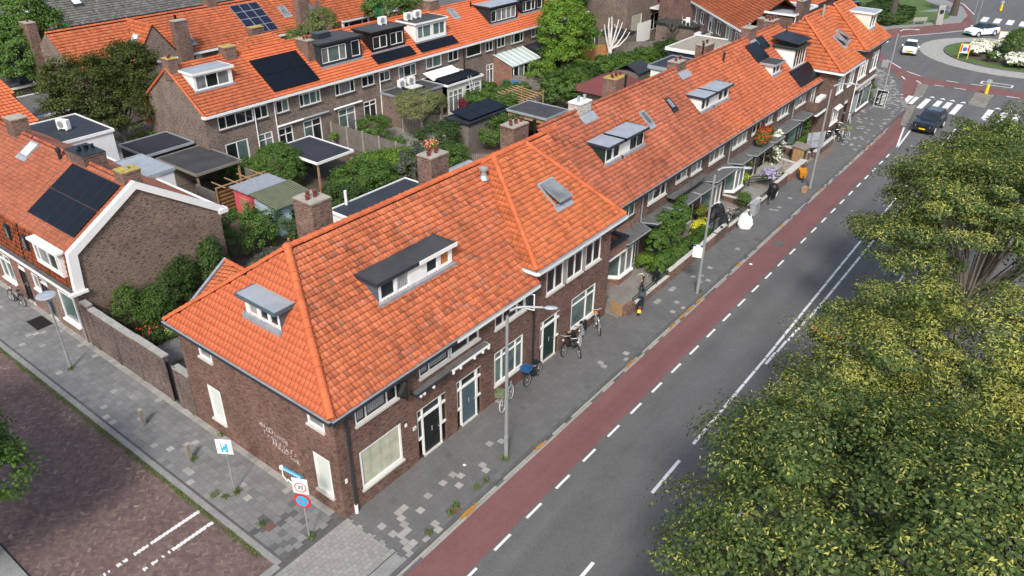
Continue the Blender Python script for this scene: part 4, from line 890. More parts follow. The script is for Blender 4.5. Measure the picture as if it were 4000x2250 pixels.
# ---------------------------------------------------------------- far corner buildings C
yC = .12; SCn = south(yC)
C1 = thing('hipped_shop_house', 'hipped brick house with two open roof windows left of the shop', 'house', (58.5, 4, 0))
C1o = [(56.1, 57.9, 3.8, 5.1), (59.1, 60.75, 3.8, 5.1), (56.2, 58.3, 1.0, 2.5), (59.6, 60.7, 0, 2.4)]
b = MB(); wall(b, SCn, 55.6, 61.7, -.05, 5.75, C1o); wall(b, Pl((55.6, 0, 0), (0,1,0), (-1,0,0)), yC, 9, -.05, 5.75, []); b.build('wall', 'brickB', C1)
for a, c in ((56.1, 57.9), (59.1, 60.75)): win(C1, SCn, a, c, 3.8, 5.1, cols=(.5,), tr=.7, panes=['glassl']*2, sill='white')
win(C1, SCn, 56.2, 58.3, 1.0, 2.5, cols=(.33, .66), panes=['curtain']*3, sill='white'); door(C1, SCn, 59.6, 60.7, 2.4, 'black')
b = MB(); b.obox((56.5, yC, 2.5), ((1,0,0), (0,-.7,-.35), (0,-.4,.8)), (0, 1.6, 0, .5, 0, .03)); b.build('awning', 'white', C1)
b = MB(); b.box(55.25, 61.7, -.3, yC-.01, 5.58, 5.66); b.build('soffit', 'white', C1); gutter(C1, [(55.2, -.28), (61.4, -.28)], 5.8, 'white'); gutter(C1, [(55.25, 2.2), (55.25, -.3)], 5.8, 'white')
g1 = RF((55.2, -.3, 5.82), (1,0,0), (0, 4.8, 3.5)); lg = math.hypot(4.8, 3.5)
roofface('roof', g1, [[(0, 0), (6.3, 0), (9.5, lg), (2.5, lg)]], 'tile_block', C1, w=.23, h=.31, cs=4)
roofface('roof', RF((55.2, 9.3, 5.82), (0,-1,0), (2.5, 0, 3.5)), [[(0, 0), (9.6, 0), (4.8, 4.3)]], 'tile_block', C1, w=.23, h=.31, cs=4)
b = MB(); caps(b, (55.23, -.27, 5.86), (57.7, 4.5, 9.37), .13); caps(b, (57.7, 4.5, 9.37), (64, 4.5, 9.37), .12); b.build('ridge_tiles', 'cap', C1)
b = MB(); b.poly([(55.2, 9.3, 5.8), (64, 9.3, 5.8), (64, 4.5, 9.3), (57.7, 4.5, 9.3)]); b.build('roof', 'tile_block', C1)
skylight(C1, g1, 4.2, 2.0, .8, 1.3, 'glassl', 'lead', True); skylight(C1, g1, 5.6, 2.3, .8, 1.3, 'glassl', 'lead', True)
b = MB(); b.cyl((61.0, 4.0, 8.7), (61.0, 4.0, 10.0), .1, n=8); b.build('flue_pipe', 'galv', C1); pipe(C1, 61.6, yC-.12, 0, 5.6, 'white')
C2 = thing('shop_building', 'corner shop building with the dark lettered fascia and a white dormer facing the roundabout', 'shop', (65, 4, 0))
C2o = [(62.3, 64.6, 3.75, 5.2), (65.9, 68.0, 3.75, 5.45), (62.2, 68.1, .35, 2.3)]
b = MB(); wall(b, SCn, 61.7, 68.4, -.05, 6.4, C2o); wall(b, Pl((68.4, 0, 0), (0,1,0), (1,0,0)), yC, 8, -.05, 6.4, []); wall(b, Pl((61.7, 0, 0), (0,1,0), (-1,0,0)), yC, 8, 5, 6.4, []); b.build('wall', 'brickB', C2)
win(C2, SCn, 62.3, 64.6, 3.75, 5.2, cols=(.3, .7), tr=.72, panes=['glassl']*3, sill='white'); win(C2, SCn, 65.9, 68.0, 3.75, 5.45, cols=(.5,), tr=.72, panes=['glassl']*2, sill='white')
win(C2, SCn, 64.1, 68.1, .4, 2.3, cols=(.33,), frame='white', inner='black', panes=['glass', 'glassg'], sill='white'); b = MB(); b.box(62.2, 64.05, yC+.02, yC+.08, .35, 2.3); b.build('shutter_panel', 'zinc', C2)
b = MB(); b.box(61.8, 68.4, yC-.12, yC-.002, 2.33, 2.85, 0); b.box(61.8, 68.45, yC-.2, yC-.002, 2.86, 3.02, 1); fa = b.build('shop_fascia', ['anth', 'stone'], C2)
text('m merz haarmode', .52, frameM(SCn, 65.1, -.125, 2.58), 'white', 'shop_lettering', fa, .004)
b = MB(); b.box(61.4, 68.8, -.3, yC-.01, 6.25, 6.33); b.build('soffit', 'anth', C2); gutter(C2, [(61.4, -.32), (68.8, -.32)], 6.5, 'anth'); gutter(C2, [(61.42, 3), (61.42, -.3)], 6.5, 'anth', .1)
g2 = RF((61.4, -.35, 6.52), (1,0,0), (0, 4.35, 3.15)); l2 = math.hypot(4.35, 3.15)
roofface('roof', g2, [[(0, 0), (7.4, 0), (6.0, l2), (2.3, l2)]], 'tile_block', C2, w=.23, h=.31, cs=4)
roofface('roof', RF((61.4, 8.35, 6.52), (0,-1,0), (2.3, 0, 3.15)), [[(0, 0), (8.7, 0), (4.35, 3.9)]], 'tile_block', C2, w=.23, h=.31, cs=4)
b = MB(); b.poly([(68.8, -.35, 6.52), (68.8, 8.35, 6.52), (67.4, 4, 9.67)]); b.poly([(61.4, 8.35, 6.5), (68.8, 8.35, 6.5), (67.4, 4, 9.67), (63.7, 4, 9.67)]); b.build('roof', 'tile_block', C2)
b = MB(); caps(b, (61.45, -.3, 6.56), (63.7, 4, 9.7), .13); caps(b, (63.7, 4, 9.7), (67.4, 4, 9.7), .12); caps(b, (68.75, -.3, 6.56), (67.4, 4, 9.7), .13); b.build('ridge_tiles', 'cap', C2)
zc = 6.52+.724*(1.0+.35); dormer(C2, south(1.0), 65.6, 67.6, zc, 8.9, .724, 'white', 'cream', 'zinc', 'white', [(65.75, 66.5, zc+.1, 8.75), (66.6, 67.4, zc+.1, 8.75)])
# buildings behind C: flat roofed brick volumes
Cb = thing('rear_annex', 'flat roofed brick annex with white trim behind the hipped shop house', 'annex', (73, 11, 0))
b = MB(); b.box(70.2, 76.8, 9.6, 12.5, 0, 6.8); b.build('wall', 'brickB', Cb); flatroof(Cb, 70.0, 77.0, 9.4, 12.7, 7.05, 'zinc', 'white')
chimney(Cb, 72.3, 9.5, 2.4, .7, 5.0, 8.3, 6, 'brickB'); pipe(Cb, 70.4, 9.45, 1, 6.8, 'white')
chimney(C1, 61.4, 9.1, 1.0, 1.5, 5, 8.1, 5, 'brickB')
MT['leanglass'] = M('milky_glass', (.42, .50, .48), .15, .08, 1)
# ================================================================ LEFT ROW (facade x = 0, going away in y)
ly = [19.1, 24.5, 29.6, 36.0, 42.0]
llab = ['white-trimmed gable house on the left side street with a solar array on its tiled roof', 'left row house with the dark red front door behind the parked bicycle', 'left row house at the edge of the picture with pale rooftop extension', 'farthest house of the left row with orange roof end']
rfL = RF((.22, 24.5, 5.12), (0,-1,0), (3.88, 0, 2.42)); lL = math.hypot(3.88, 2.42)
LH = []
for i in range(3):
    y0, y1 = ly[i], ly[i+1]; H = thing('gable_house' if i == 0 else 'row_house', llab[i], 'house', (4, (y0+y1)/2, 0), None if i == 0 else 'row houses along the side street'); LH.append(H)
    if i == 0: ops = [(19.85, 21.5, .72, 2.45), (22.65, 23.5, 0, 2.4)]
    elif i == 1: ops = [(25.2, 26.1, 0, 2.35), (24.7-.1, 25.05, 1.4, 2.35) if False else (27.0, 28.6, .72, 2.4)]
    else: ops = [(30.2, 31.8, .72, 2.4), (33, 34, 0, 2.4)]
    if i == 0: ops.append((23.7, 24.4, 1.45, 2.4))
    b = MB(); wall(b, W0, y0, y1, -.05, 3.0, ops)
    if i == 0:
        P = [(0, 0), (0, 3.1), (.2, 5.1), (4.1, 7.52), (8.4, 4.65), (8.4, 0)]
        b.poly([(x, 19.1, z) for x, z in P]); 
    b.build('wall', 'brickL' if i == 0 else 'brickR', H); b = MB(); b.poly([(8.4, y0, 0), (8.4, y1, 0), (8.4, y1, 4.6), (8.4, y0, 4.6)]); b.build('rear_wall', 'brickL', H)
    if i == 0:
        f = MB(); f.poly([(-.004, 19.1, 0), (-.004, 24.5, 0), (-.004, 24.5, .01), (-.004, 19.1, .01)]); W0.box(f, 19.1, 19.8, -.004, .0, .35, 2.9) if False else None
        win(H, W0, 19.85, 21.5, .72, 2.45, pane='glassg', fw_=.09, sill='white', sillout=.14); door(H, W0, 22.65, 23.5, 2.4, 'navy'); win(H, W0, 23.7, 24.4, 1.45, 2.4, pane='glassl', sill='white')
    elif i == 1: win(H, W0, 27.0, 28.6, .72, 2.4, tr=.75, cols=(.5,), pane='glassg', sill='white', panes=['glassg']*2, sillout=.14); door(H, W0, 25.2, 26.1, 2.35, M('dark_red_paint', (.12, .01, .015), .4, .1) and 'red' if False else 'black')
    else: win(H, W0, 30.2, 31.8, .72, 2.4, cols=(.5,), pane='glassg', panes=['glassg']*2, sill='white'); door(H, W0, 33, 34, 2.4, 'black')
    g = MB(); g.box(-.32, .02, y0, y1, 3.0, 3.06, 0); g.box(-.32, -.29, y0, y1, 3.06, 3.18, 1); g.box(-.29, .0, y0, y1, 3.061, 3.09, 2); g.build('gutter', ['white', 'white', 'ledge'], H)
    a, c = 24.5-y1, 24.5-y0
    roofface('tile_hanging', RF((.04, 24.5, 3.1), (0,-1,0), (.17, 0, 2.03)), [[(a, 0), (c-.12, 0), (c-.12, 2.0), (a, 2.0)]], 'tile_hang', H, w=.19, h=.26, rel=.02, cs=3)
    roofface('roof', rfL, [[(a, 0), (c-(.15 if i == 0 else 0), 0), (c-(.15 if i == 0 else 0), lL), (a, lL)]], 'tile_L', H, w=.17, h=.235, rel=.022, cs=4, jit=.004)
    b = MB(); b.poly([(8.5, y0, 4.65), (8.5, y1, 4.65), (4.1, y1, 7.55), (4.1, y0, 7.55)]); b.build('roof', 'tile_L', H)
    b = MB(); caps(b, (4.1, y1, 7.56), (4.1, y0+.2, 7.56), .11); b.build('ridge_tiles', 'capw', H)
    b = MB(); b.box(8.38, 8.7, y0, y1, 4.5, 4.64); b.build('rear_gutter', 'white', H)
H = LH[0]
b = MB(); Y = 18.96
def bar(b, p, q, w, t0=Y, t1=19.18, m=0):
    p, q = Vector((p[0], 0, p[1])), Vector((q[0], 0, q[1])); d = (q-p).normalized(); n = Vector((-d.z, 0, d.x)); L = (q-p).length
    b.obox((p.x, t0, p.z), (d, (0,1,0), n), (0, L, 0, t1-t0, -w, 0), m)
bar(b, (.0, 3.15), (.17, 5.12), -.02); 
b = MB()
b.poly([(x, Y, z) for x, z in [(-.08, 3.15), (.38, 3.15), (.52, 5.0), (.08, 5.2)]]); b.poly([(x, Y, z) for x, z in [(.08, 5.2), (.52, 5.0), (4.1, 7.27), (4.1, 7.68)]]); b.poly([(x, Y, z) for x, z in [(4.1, 7.68), (4.1, 7.27), (8.45, 4.42), (8.65, 4.72)]])
for (p, q) in (((-.08, 3.15), (.08, 5.2)), ((.08, 5.2), (4.1, 7.68)), ((4.1, 7.68), (8.65, 4.72)), ((8.45, 4.42), (4.1, 7.27)), ((4.1, 7.27), (.52, 5.0)), ((.52, 5.0), (.38, 3.15))):
    b.poly([(p[0], Y, p[1]), (q[0], Y, q[1]), (q[0], 19.25, q[1]), (p[0], 19.25, p[1])])
b.box(8.3, 8.85, 18.9, 19.4, 4.35, 4.6); b.box(-.4, .5, 18.85, 19.1, 3.0, 3.14)
b.build('bargeboard', 'white', H)
pipe(H, -.1, 19.4, 0, 2.95, 'galv')
Pd = Pl((-.1, 0, 0), (0,1,0), (-1,0,0)); b = MB(); wall(b, Pd, 19.75, 22.5, 3.72, 5.0, [(19.82, 22.43, 3.85, 4.85)], 0, .1)
for y_ in (19.75, 22.5): b.poly([(-.1, y_, 3.72), (.1, y_, 3.72), (.2, y_, 5.0), (-.1, y_, 5.0)])
dd = b.build('dormer', 'white', H); win(dd, Pd, 19.82, 22.43, 3.85, 4.85, cols=(.12, .45, .85), flat=True, sill=None, panes=['glassl', 'glass', 'glassl', 'glass'])
b = MB(); b.box(-.25, .35, 19.6, 22.65, 5.0, 5.12); b.build('dormer_roof', 'white', dd)
for y_ in (23.75, 25.75):
    b = MB(); Pw = Pl((.0, 0, 0), (0,1,0), (-1,0,0)); Pw.box(b, y_-.2, y_+.2, -.04, .15, 3.92, 4.75); s = b.build('small_window_frame', 'anth', LH[0 if y_ < 24.5 else 1]); b = MB(); b.poly([Pw.p(y_+a, -.045, z) for a, z in ((-.12, 4.02), (.12, 4.02), (.12, 4.65), (-.12, 4.65))]); b.build('pane', 'glassg', s)
solar(H, rfL, .1, 4.85, .75, 4.15, 5, 2); skylight(LH[1], rfL, 24.5-29.5, 3.35, .95, 1.0, 'blindw', 'lead')
chimney(LH[0], 4.3, 19.9, .95, .9, 6.6, 8.05, 1, 'brickC', 'lichen', potm='galv'); chimney(LH[1], 4.4, 24.3, 1.2, 2.0, 6.5, 8.0, 5, 'brickB', 'anth', potm='black'); chimney(LH[2], 4.1, 31.5, .9, 1.0, 6.8, 8.4, 0, 'brickC')
ventpipe(LH[1], 3.7, 25.9, 7.2, .7, 'anth', .1)
for i, (x0, x1, y0, y1, z1, lab) in enumerate([(7.2, 9.7, 25.6, 29.2, 5.0, 'white rendered rear extension with pale flat roof behind the gable house'), (5.0, 10.3, 33.5, 38.5, 5.6, 'white rear extension with dark flat roof carrying an air conditioner')]):
    E_ = thing('rear_extension', lab, 'extension', ((x0+x1)/2, (y0+y1)/2, 0)); b = MB(); b.box(x0, x1, y0, y1, 0, z1-.1); b.build('wall', 'whitew', E_); flatroof(E_, x0-.1, x1+.1, y0-.1, y1+.1, z1, 'zinc' if i == 0 else 'bitumenb', 'white' if i else 'zinc')
# garden wall
GW = thing('garden_wall', 'long brick garden wall with concrete coping and a dark gate along the side pavement', 'wall', (0, 14, 0))
b = MB()
for y0, y1, z in ((18.35, 19.05, 2.5), (14.3, 18.35, 2.35), (11.75, 14.3, 2.4), (9.8, 11.0, 2.2)): b.box(0, .22, y0, y1, -.05, z)
for y_ in (18.35, 16.3, 14.3, 11.75, 10.9): b.box(-.04, 0.0, y_-.15, y_+.15, -.05, 2.3)
b.build('wall', 'brickwall', GW); b = MB()
for y0, y1, z in ((18.35, 19.05, 2.5), (14.3, 18.34, 2.35), (11.7, 14.29, 2.4), (9.8, 11.05, 2.2)):
    y = y0
    while y < y1-.05: e = min(y+.6, y1); b.box(-.05, .27, y+.006, e-.006, z, z+.08+rnd.random()*.02); y = e
b.build('coping', 'conc', GW); b = MB(); b.box(.08, .14, 11.02, 11.73, .05, 2.0); g = b.build('gate', 'black', GW); b = MB(); b.cyl((.08, 11.15, 1.0), (.0, 11.15, 1.0), .03); b.build('handle', 'alu', g)
OB = thing('tiled_outbuilding', 'small tiled outbuilding with dark verge boards behind the corner house', 'outbuilding', (7, 13, 0))
b = MB(); b.box(4.6, 9, 10.2, 15.4, 0, 2.3); b.build('wall', 'brickwall', OB)
ro = RF((3.1, 14.4, 2.5), (.35, -.937, 0), (.89, .333, .27)); ro.V = ro.N.cross(ro.U)
roofface('roof', ro, [[(0, 0), (3.6, 0), (3.6, 2.2), (0, 3.4)]], 'tile_block', OB); b = MB(); ro.box(b, -.14, -.0, 0, 3.5, -.05, .16); b.build('verge_board', 'lead', OB)
b = MB(); caps(b, ro.p(0, 3.4, .05), ro.p(3.6, 2.25, .05), .12); b.build('ridge_tiles', 'cap', OB)
# ================================================================ MIDDLE ROW (facade y = 33)
SM = south(33.0); mM = 2.85/4.05; rfM = RF((16.7, 32.6, 5.02), (1,0,0), (0, 4.05, 2.85)); lM = math.hypot(4.05, 2.85)
mx = [16.7, 22.7, 28.0, 34.0, 39.6, 45.4, 50.4, 56.2, 61.7, 67.2]
mlab = ['end house of the middle row with brick gable and white dormer', 'middle row house with the large black solar array on its roof', 'middle row house with the dark blue box dormer and stepped chimney', 'middle row house with the black dormer carrying an air conditioner', 'middle row house with the white dormer and pale awning over its rear extension', 'middle row house with plain tiles and a single roof window', 'middle row house with the glazed lean-to and wide dark dormer', 'middle row house with the second dark dormer, behind the bright green tree', 'last house of the middle row with browner roof tiles']
mops = [[(17.75, 20.85, 3.6, 4.62, (.22, .5, .78)), (20.95, 22.2, 3.6, 4.62, (.5,)), (18.0, 20.0, .3, 2.45, (.5,), .99), (20.9, 22.3, .3, 2.42, (.5,), .75)],
 [(22.95, 24.2, 3.58, 4.62, (.5,)), (25.25, 27.45, 3.55, 4.6, (.2, .5, .8)), (22.85, 24.25, .1, 2.38, (.5,), .75), (25.35, 27.2, .1, 2.35, (.5,), .75)],
 [(29.0, 31.2, 3.6, 4.66, (.22, .78)), (32.0, 33.5, 3.68, 4.62, (.5,)), (29.1, 31.0, .1, 2.4, (.5,), .75), (32.0, 33.5, .75, 2.4, (.5,), .75)],
 [(34.05, 35.4, 3.7, 4.58, (.5,)), (36.5, 38.75, 3.45, 4.55, (.3, .7))], [(40.1, 42.25, 3.6, 4.7, (.45,)), (43.2, 44.7, 3.7, 4.7, (.5,))],
 [(45.9, 48.2, 3.6, 4.7, ()), (48.9, 50.1, 3.6, 4.65, (.5,)), (49.0, 50.15, .1, 2.3, (.5,), .75)], [(50.8, 52.1, 3.65, 4.7, (.5,)), (53.1, 55.3, 3.62, 4.66, (.25, .75))],
 [(56.7, 58.9, 3.7, 4.66, (.35,)), (59.5, 60.9, 3.7, 4.66, (.5,))], [(62.4, 64.6, 3.7, 4.66, (.35,)), (65.4, 66.4, 3.5, 4.5, (.5,))]]
MH = []
for i in range(9):
    x0, x1 = mx[i], mx[i+1]; H = thing('row_house', mlab[i], 'house', ((x0+x1)/2, 36.6, 0), 'houses of the middle row'); MH.append(H)
    b = MB(); wall(b, SM, x0, x1, -.05, 5.0, [o[:4] for o in mops[i]])
    if i == 0: b.poly([(16.7, y, z) for y, z in ((33, -.05), (33, 5.0), (32.75, 5.0), (36.65, 7.82), (40.4, 5.2), (40.7, 3.1), (40.7, -.05))])
    if i == 8: b.poly([(67.2, y, z) for y, z in ((33, -.05), (33, 5.0), (36.65, 7.82), (40.4, 5.2), (40.7, -.05))])
    b.build('wall', 'brickM', H); b = MB(); b.poly([(x0, 40.7, 0), (x1, 40.7, 0), (x1, 40.7, 3.2), (x0, 40.7, 3.2)]); b.build('rear_wall', 'brickM', H)
    for o in mops[i]:
        low = o[3] < 3; win(H, SM, *o[:4], cols=o[4], tr=(o[5] if len(o) > 5 and o[5] < .9 else None), sill=None if o[2] < .4 else 'sillbrick', fw_=.09, panes=[rnd.choice(['glass', 'glass', 'glass', 'glassl', 'glassg']) for _ in range(len(o[4])+1)], frame='black' if (i == 3 and o[0] < 38 and 0) else 'white', inner='black' if i in (3,) else None)
    a, c = x0-16.7, x1-16.7
    roofface('roof', rfM, [[(a, 0), (c, 0), (c, lM), (a, lM)]], 'tile_T' if i in (0, 8) else 'tile_new', H, w=.21, h=.29, cs=4, jit=.002 if i in (2, 3, 4, 5, 6) else .006, rel=.03)
    b = MB(); b.poly([(x0, 40.4, 5.2), (x1, 40.4, 5.2), (x1, 36.65, 7.87), (x0, 36.65, 7.87)]); b.poly([(x0, 40.71, 3.1), (x1, 40.71, 3.1), (x1, 40.4, 5.2), (x0, 40.4, 5.2)]); b.build('roof', 'tile_T', H)
    b = MB(); caps(b, (x0, 36.65, 7.88), (x1, 36.65, 7.88), .11); b.build('ridge_tiles', 'cap', H)
    b = MB(); b.box(x0-(.2 if i == 0 else 0), x1+(.2 if i == 8 else -.003), 32.5, 32.98, 4.82, 5.0); b.build('gutter', 'white', H)
    if x0 in (22.7, 34.0): pipe(H, x0+.06, 32.9, 0, 4.7, 'white')
    if i == 0: pipe(H, 20.9, 32.9, 0, 4.7, 'white')
    if i in (5, 6): pipe(H, x0+.03, 32.9, 0, 4.7, 'black')
b = MB(); 
for p, q in (((33-.35, 4.92), (36.65, 7.85)), ((36.65, 7.85), (40.42, 5.18)), ((40.42, 5.18), (40.72, 3.1))): b.tube([(16.63, p[0], p[1]), (16.63, q[0], q[1])], .09, 6)
b.box(16.4, 16.9, 40.5, 40.95, 2.9, 3.1); b.build('verge_tiles', 'cap', MH[0])
def rM(y): return 5.02+mM*(y-32.6)
def dM(H, x0, x1, yf, zt, wins, **kw):
    z = rM(yf); k = dict(front='anth', cheek='anth', roofm='bitumen', fascia='anth', over=.2); k.update(kw)
    return dormer(H, south(yf), x0, x1, z, zt, mM, wins=[(a, c, max(z+.1, lo), hi)+tuple(r) for a, c, lo, hi, *r in wins], **k)
dM(MH[0], 17.35, 20.55, 34.45, 7.55, [(17.5, 20.3, 6.4, 7.4, dict(cols=(.3, .65), panes=['glassl', 'glass', 'glassl']))], front='white', cheek='white', fascia='white', roofm='zinc')
dM(MH[2], 28.6, 33.1, 33.9, 7.75, [(28.75, 31.4, 6.2, 7.45, dict(cols=(.27, .72), panes=['glassl', 'glassg', 'glassl'])), (32.0, 32.95, 6.2, 7.5)], front='navy', cheek='navy', fascia='navy')
dM(MH[3], 34.45, 38.5, 34.0, 7.7, [(34.6, 36.3, 6.3, 7.35, dict(cols=(.5,))), (36.7, 38.3, 6.3, 7.35, dict(cols=(.5,)))], front='black', cheek='black', fascia='black')
dM(MH[4], 39.9, 44.1, 33.95, 7.6, [(40.2, 42.0, 6.25, 7.35, dict(cols=(.4,), pane='glassg', panes=['glassg']*2)), (42.3, 43.9, 6.25, 7.35, dict(cols=(.55,), panes=['glassg']*2))], front='white', cheek='white', fascia='white')
dM(MH[6], 50.7, 55.3, 33.85, 7.5, [(50.85, 51.7, 6.1, 7.2), (51.8, 55.0, 6.1, 7.25, dict(cols=(.25, .5, .75), panes=['glassl']*4))], roofm='zinc')
dM(MH[7], 56.3, 60.5, 34.1, 7.5, [(56.6, 58.8, 6.3, 7.3, dict(cols=(.25, .7))), (59.2, 60.1, 6.3, 7.3)])
uM = lambda x: x-16.7; vM = lambda y: (y-32.6)*lM/4.05
solar(MH[1], rfM, uM(22.95), uM(27.5), vM(32.95), vM(35.7), 3, 2, edge='solar'); solar(MH[3], rfM, uM(33.95), uM(38.8), vM(32.92), vM(33.8), 3, 1, edge='solar'); solar(MH[4], rfM, uM(39.5), uM(44.65), vM(32.9), vM(33.75), 3, 1, edge='solar')
skylight(MH[5], rfM, uM(46.75), vM(35.4), .9, 1.1, 'glassl', 'lead')
chimney(MH[2], 28.3, 35.3, .7, 1.5, 6.4, 8.1, 3, 'brickC'); chimney(MH[0], 16.95, 36.5, .7, .9, 7.0, 8.55, 2, 'brickC', 'lichen'); chimney(MH[0], 21.9, 36.6, 1.0, .9, 7.2, 8.5, 0, 'brickC', 'lichen'); chimney(MH[4], 45.3, 36.9, 1.3, .9, 7.4, 8.7, 3, 'brickC')
ventpipe(MH[5], 50.2, 36.0, 7.4, .5); ventpipe(MH[6], 50.9, 34.0, 6.0, .4)
b = MB(); b.box(29.6, 31.0, 35.2, 36.0, 7.9, 8.3); b.build('roof_unit', 'navy', MH[2])
for x0, x1 in ((22.8, 25.3), (28.6, 31.7)):
    b = MB(); b.cyl((x0, 32.85, 2.62), (x1, 32.85, 2.62), .09, n=8); b.build('awning_case', 'white', MH[1 if x0 < 25 else 2])
b = MB(); b.cyl((25.3, 32.85, 2.62), (28.0, 32.85, 2.62), .1, n=8); b.build('awning_case', 'zinc', MH[1])
# rear extensions of the middle row
E_ = thing('rear_extension', 'grey brick rear extension with black flat roof, glass skylight and two air conditioners', 'extension', (36.6, 31.6, 0)); b = MB(); wall(b, south(30.2), 34.1, 39.2, 0, 2.7, [(37.2, 38.8, 0, 2.3)]); b.poly([(34.1, 30.2, 0), (34.1, 33, 0), (34.1, 33, 2.7), (34.1, 30.2, 2.7)]); b.build('wall', 'brickM', E_)
win(E_, south(30.2), 37.2, 38.8, 0, 2.3, cols=(.5,), frame='black', sill=None); flatroof(E_, 34.0, 39.3, 30.1, 33.0, 2.85, 'bitumen', 'lead')
b = MB(); b.box(36.0, 37.6, 30.9, 32.1, 2.84, 3.0); s = b.build('skylight', 'black', E_); b = MB(); b.box(36.12, 37.48, 31.02, 31.98, 3.0, 3.06); b.build('pane', 'blindw', s)
E_ = thing('garden_room', 'white framed garden room with black panels on its roof and a pale awning', 'extension', (41.8, 31.3, 0)); b = MB(); wall(b, south(29.8), 39.4, 44.3, 0, 2.6, [(39.6, 41.6, .2, 2.2), (42.0, 44.2, .1, 2.3)]); b.poly([(44.3, 29.8, 0), (44.3, 33, 0), (44.3, 33, 2.7), (44.3, 29.8, 2.7)]); b.build('wall', 'cream', E_)
win(E_, south(29.8), 39.6, 41.6, .2, 2.2, cols=(.33, .66), tr=.75, panes=['glassl']*3, sill=None); win(E_, south(29.8), 42.0, 44.2, .1, 2.3, cols=(.3, .6), tr=.8, panes=['glass', 'glassl', 'glassl'], sill=None)
flatroof(E_, 39.3, 44.45, 29.6, 33.0, 2.85, 'bitumenb', 'white'); rs = RF((39.4, 29.9, 2.92), (1,0,0), (0, 1, .12)); solar(E_, rs, .1, 4.9, 0, 1.5, 4, 1, n0=.05)
b = MB(); b.obox((39.3, 31.4, 3.0), ((1,0,0), (0,.86,.3), (0,-.3,.86)), (0, 4.0, 0, 1.5, 0, .05)); b.build('awning', 'white', E_)
E_ = thing('glazed_lean_to', 'glazed lean-to greenhouse roof on a pinkish brick side wall', 'lean-to', (52.7, 31.5, 0)); b = MB(); b.poly([(50.2, 30.6, 0), (50.2, 33, 0), (50.2, 33, 3.0), (50.2, 30.6, 2.2)]); b.build('wall', 'brickpink', E_)
b = MB(); rg = RF((50.1, 30.5, 2.3), (1,0,0), (0, 2.5, .8)); rg.box(b, 0, 5.0, 0, 2.6, 0, .03); b.build('pane', MT['leanglass'], E_); b = MB()
for k in range(7): rg.box(b, k*.82, k*.82+.05, 0, 2.62, .03, .07)
rg.box(b, 0, 5.0, -.04, 0, -.08, .06); b.build('glazing_bars', 'white', E_); win(E_, south(30.6), 50.5, 55.0, 0, 2.2, cols=(.2, .4, .6, .8), panes=['glass', 'glassl', 'glass', 'glassg', 'glass'], sill=None)
E_ = thing('dark_extension', 'small extension with dark flat roof beside the glazed lean-to', 'extension', (57.5, 31.5, 0)); b = MB(); b.box(55.3, 59.5, 30, 33, 0, 2.9); b.build('wall', 'anth', E_); flatroof(E_, 55.2, 59.6, 29.9, 33, 3.05, 'bitumenb', 'anth')
# ================================================================ BACK ROW T (facade y = 50.3)
rT = RF((16.2, 50, 5.02), (1,0,0), (0, 4.0, 2.9)); lT = math.hypot(4, 2.9)
tx = [16.2, 22.3, 31.5, 41.8]
tl = ['gable-ended house of the back row with a tall corner chimney, behind the dark tree', 'back row house with the brick cross gable and very tall chimney', 'back row house with the white-framed solar array']
TH = []
for i in range(3):
    x0, x1 = tx[i], tx[i+1]; H = thing('row_house', tl[i], 'house', ((x0+x1)/2, 54, 0), 'houses of the back row'); TH.append(H); b = MB()
    b.poly([(x0, 50.3, 0), (x1, 50.3, 0), (x1, 50.3, 5), (x0, 50.3, 5)])
    if i == 0: b.poly([(16.2, y, z) for y, z in ((50.3, 0), (50.3, 5.2), (54, 7.95), (58, 5.1), (58, 0))])
    b.build('wall', 'brickM', H); a, c = x0-16.2, x1-16.2
    roofface('roof', rT, [[(a, 0), (c, 0), (c, lT), (a, lT)]], 'tile_T' if i else 'tile_T', H, cs=4, w=.24, h=.32); b = MB(); b.poly([(x0, 58, 5.1), (x1, 58, 5.1), (x1, 54, 7.93), (x0, 54, 7.93)]); b.build('roof', 'tile_T', H)
    b = MB(); caps(b, (x0, 54, 7.95), (x1, 54, 7.95), .12); b.build('ridge_tiles', 'cap', H); b = MB(); b.box(x0, x1-.003, 49.85, 50.28, 4.8, 4.98); b.build('gutter', 'white', H)
b = MB(); b.poly([(21.3, 49.9, 0), (25.6, 49.9, 0), (25.6, 49.9, 4.9), (23.45, 49.9, 7.9), (21.3, 49.9, 4.9)]); b.build('gable_wall', 'brickM', TH[1])
for s_, U_, V_ in ((-1, (0,-1,0), (2.2, 0, 3.0)), (1, (0,1,0), (-2.2, 0, 3.0))):
    r_ = RF((21.2 if s_ < 0 else 25.7, 54 if s_ < 0 else 49.85, 4.95), U_, V_)
    roofface('roof', r_, [[(0, 0), (4.15, 0), (4.15, 3.72), (0, 3.72)]], 'tile_block', TH[1], cs=4, w=.24, h=.32)
    if s_ < 0: skylight(TH[1], r_, 2.0, 1.4, .9, 1.3, 'blindw', 'lead')
b = MB(); caps(b, (23.45, 54, 7.98), (23.45, 49.85, 7.98), .12); b.build('ridge_tiles', 'cap', TH[1])
b = MB(); b.poly([(31.0, 50.29, 3.4), (33.2, 50.29, 3.4), (33.2, 50.29, 4.7), (31.0, 50.29, 4.7)]); 
win(TH[1], south(50.24), 26.3, 27.9, 3.4, 4.7, cols=(.6,), sill=None, panes=['glass', 'blindw']); win(TH[2], south(50.24), 31.8, 34.2, 3.5, 4.7, cols=(.3, .6), sill=None, frame='anth')
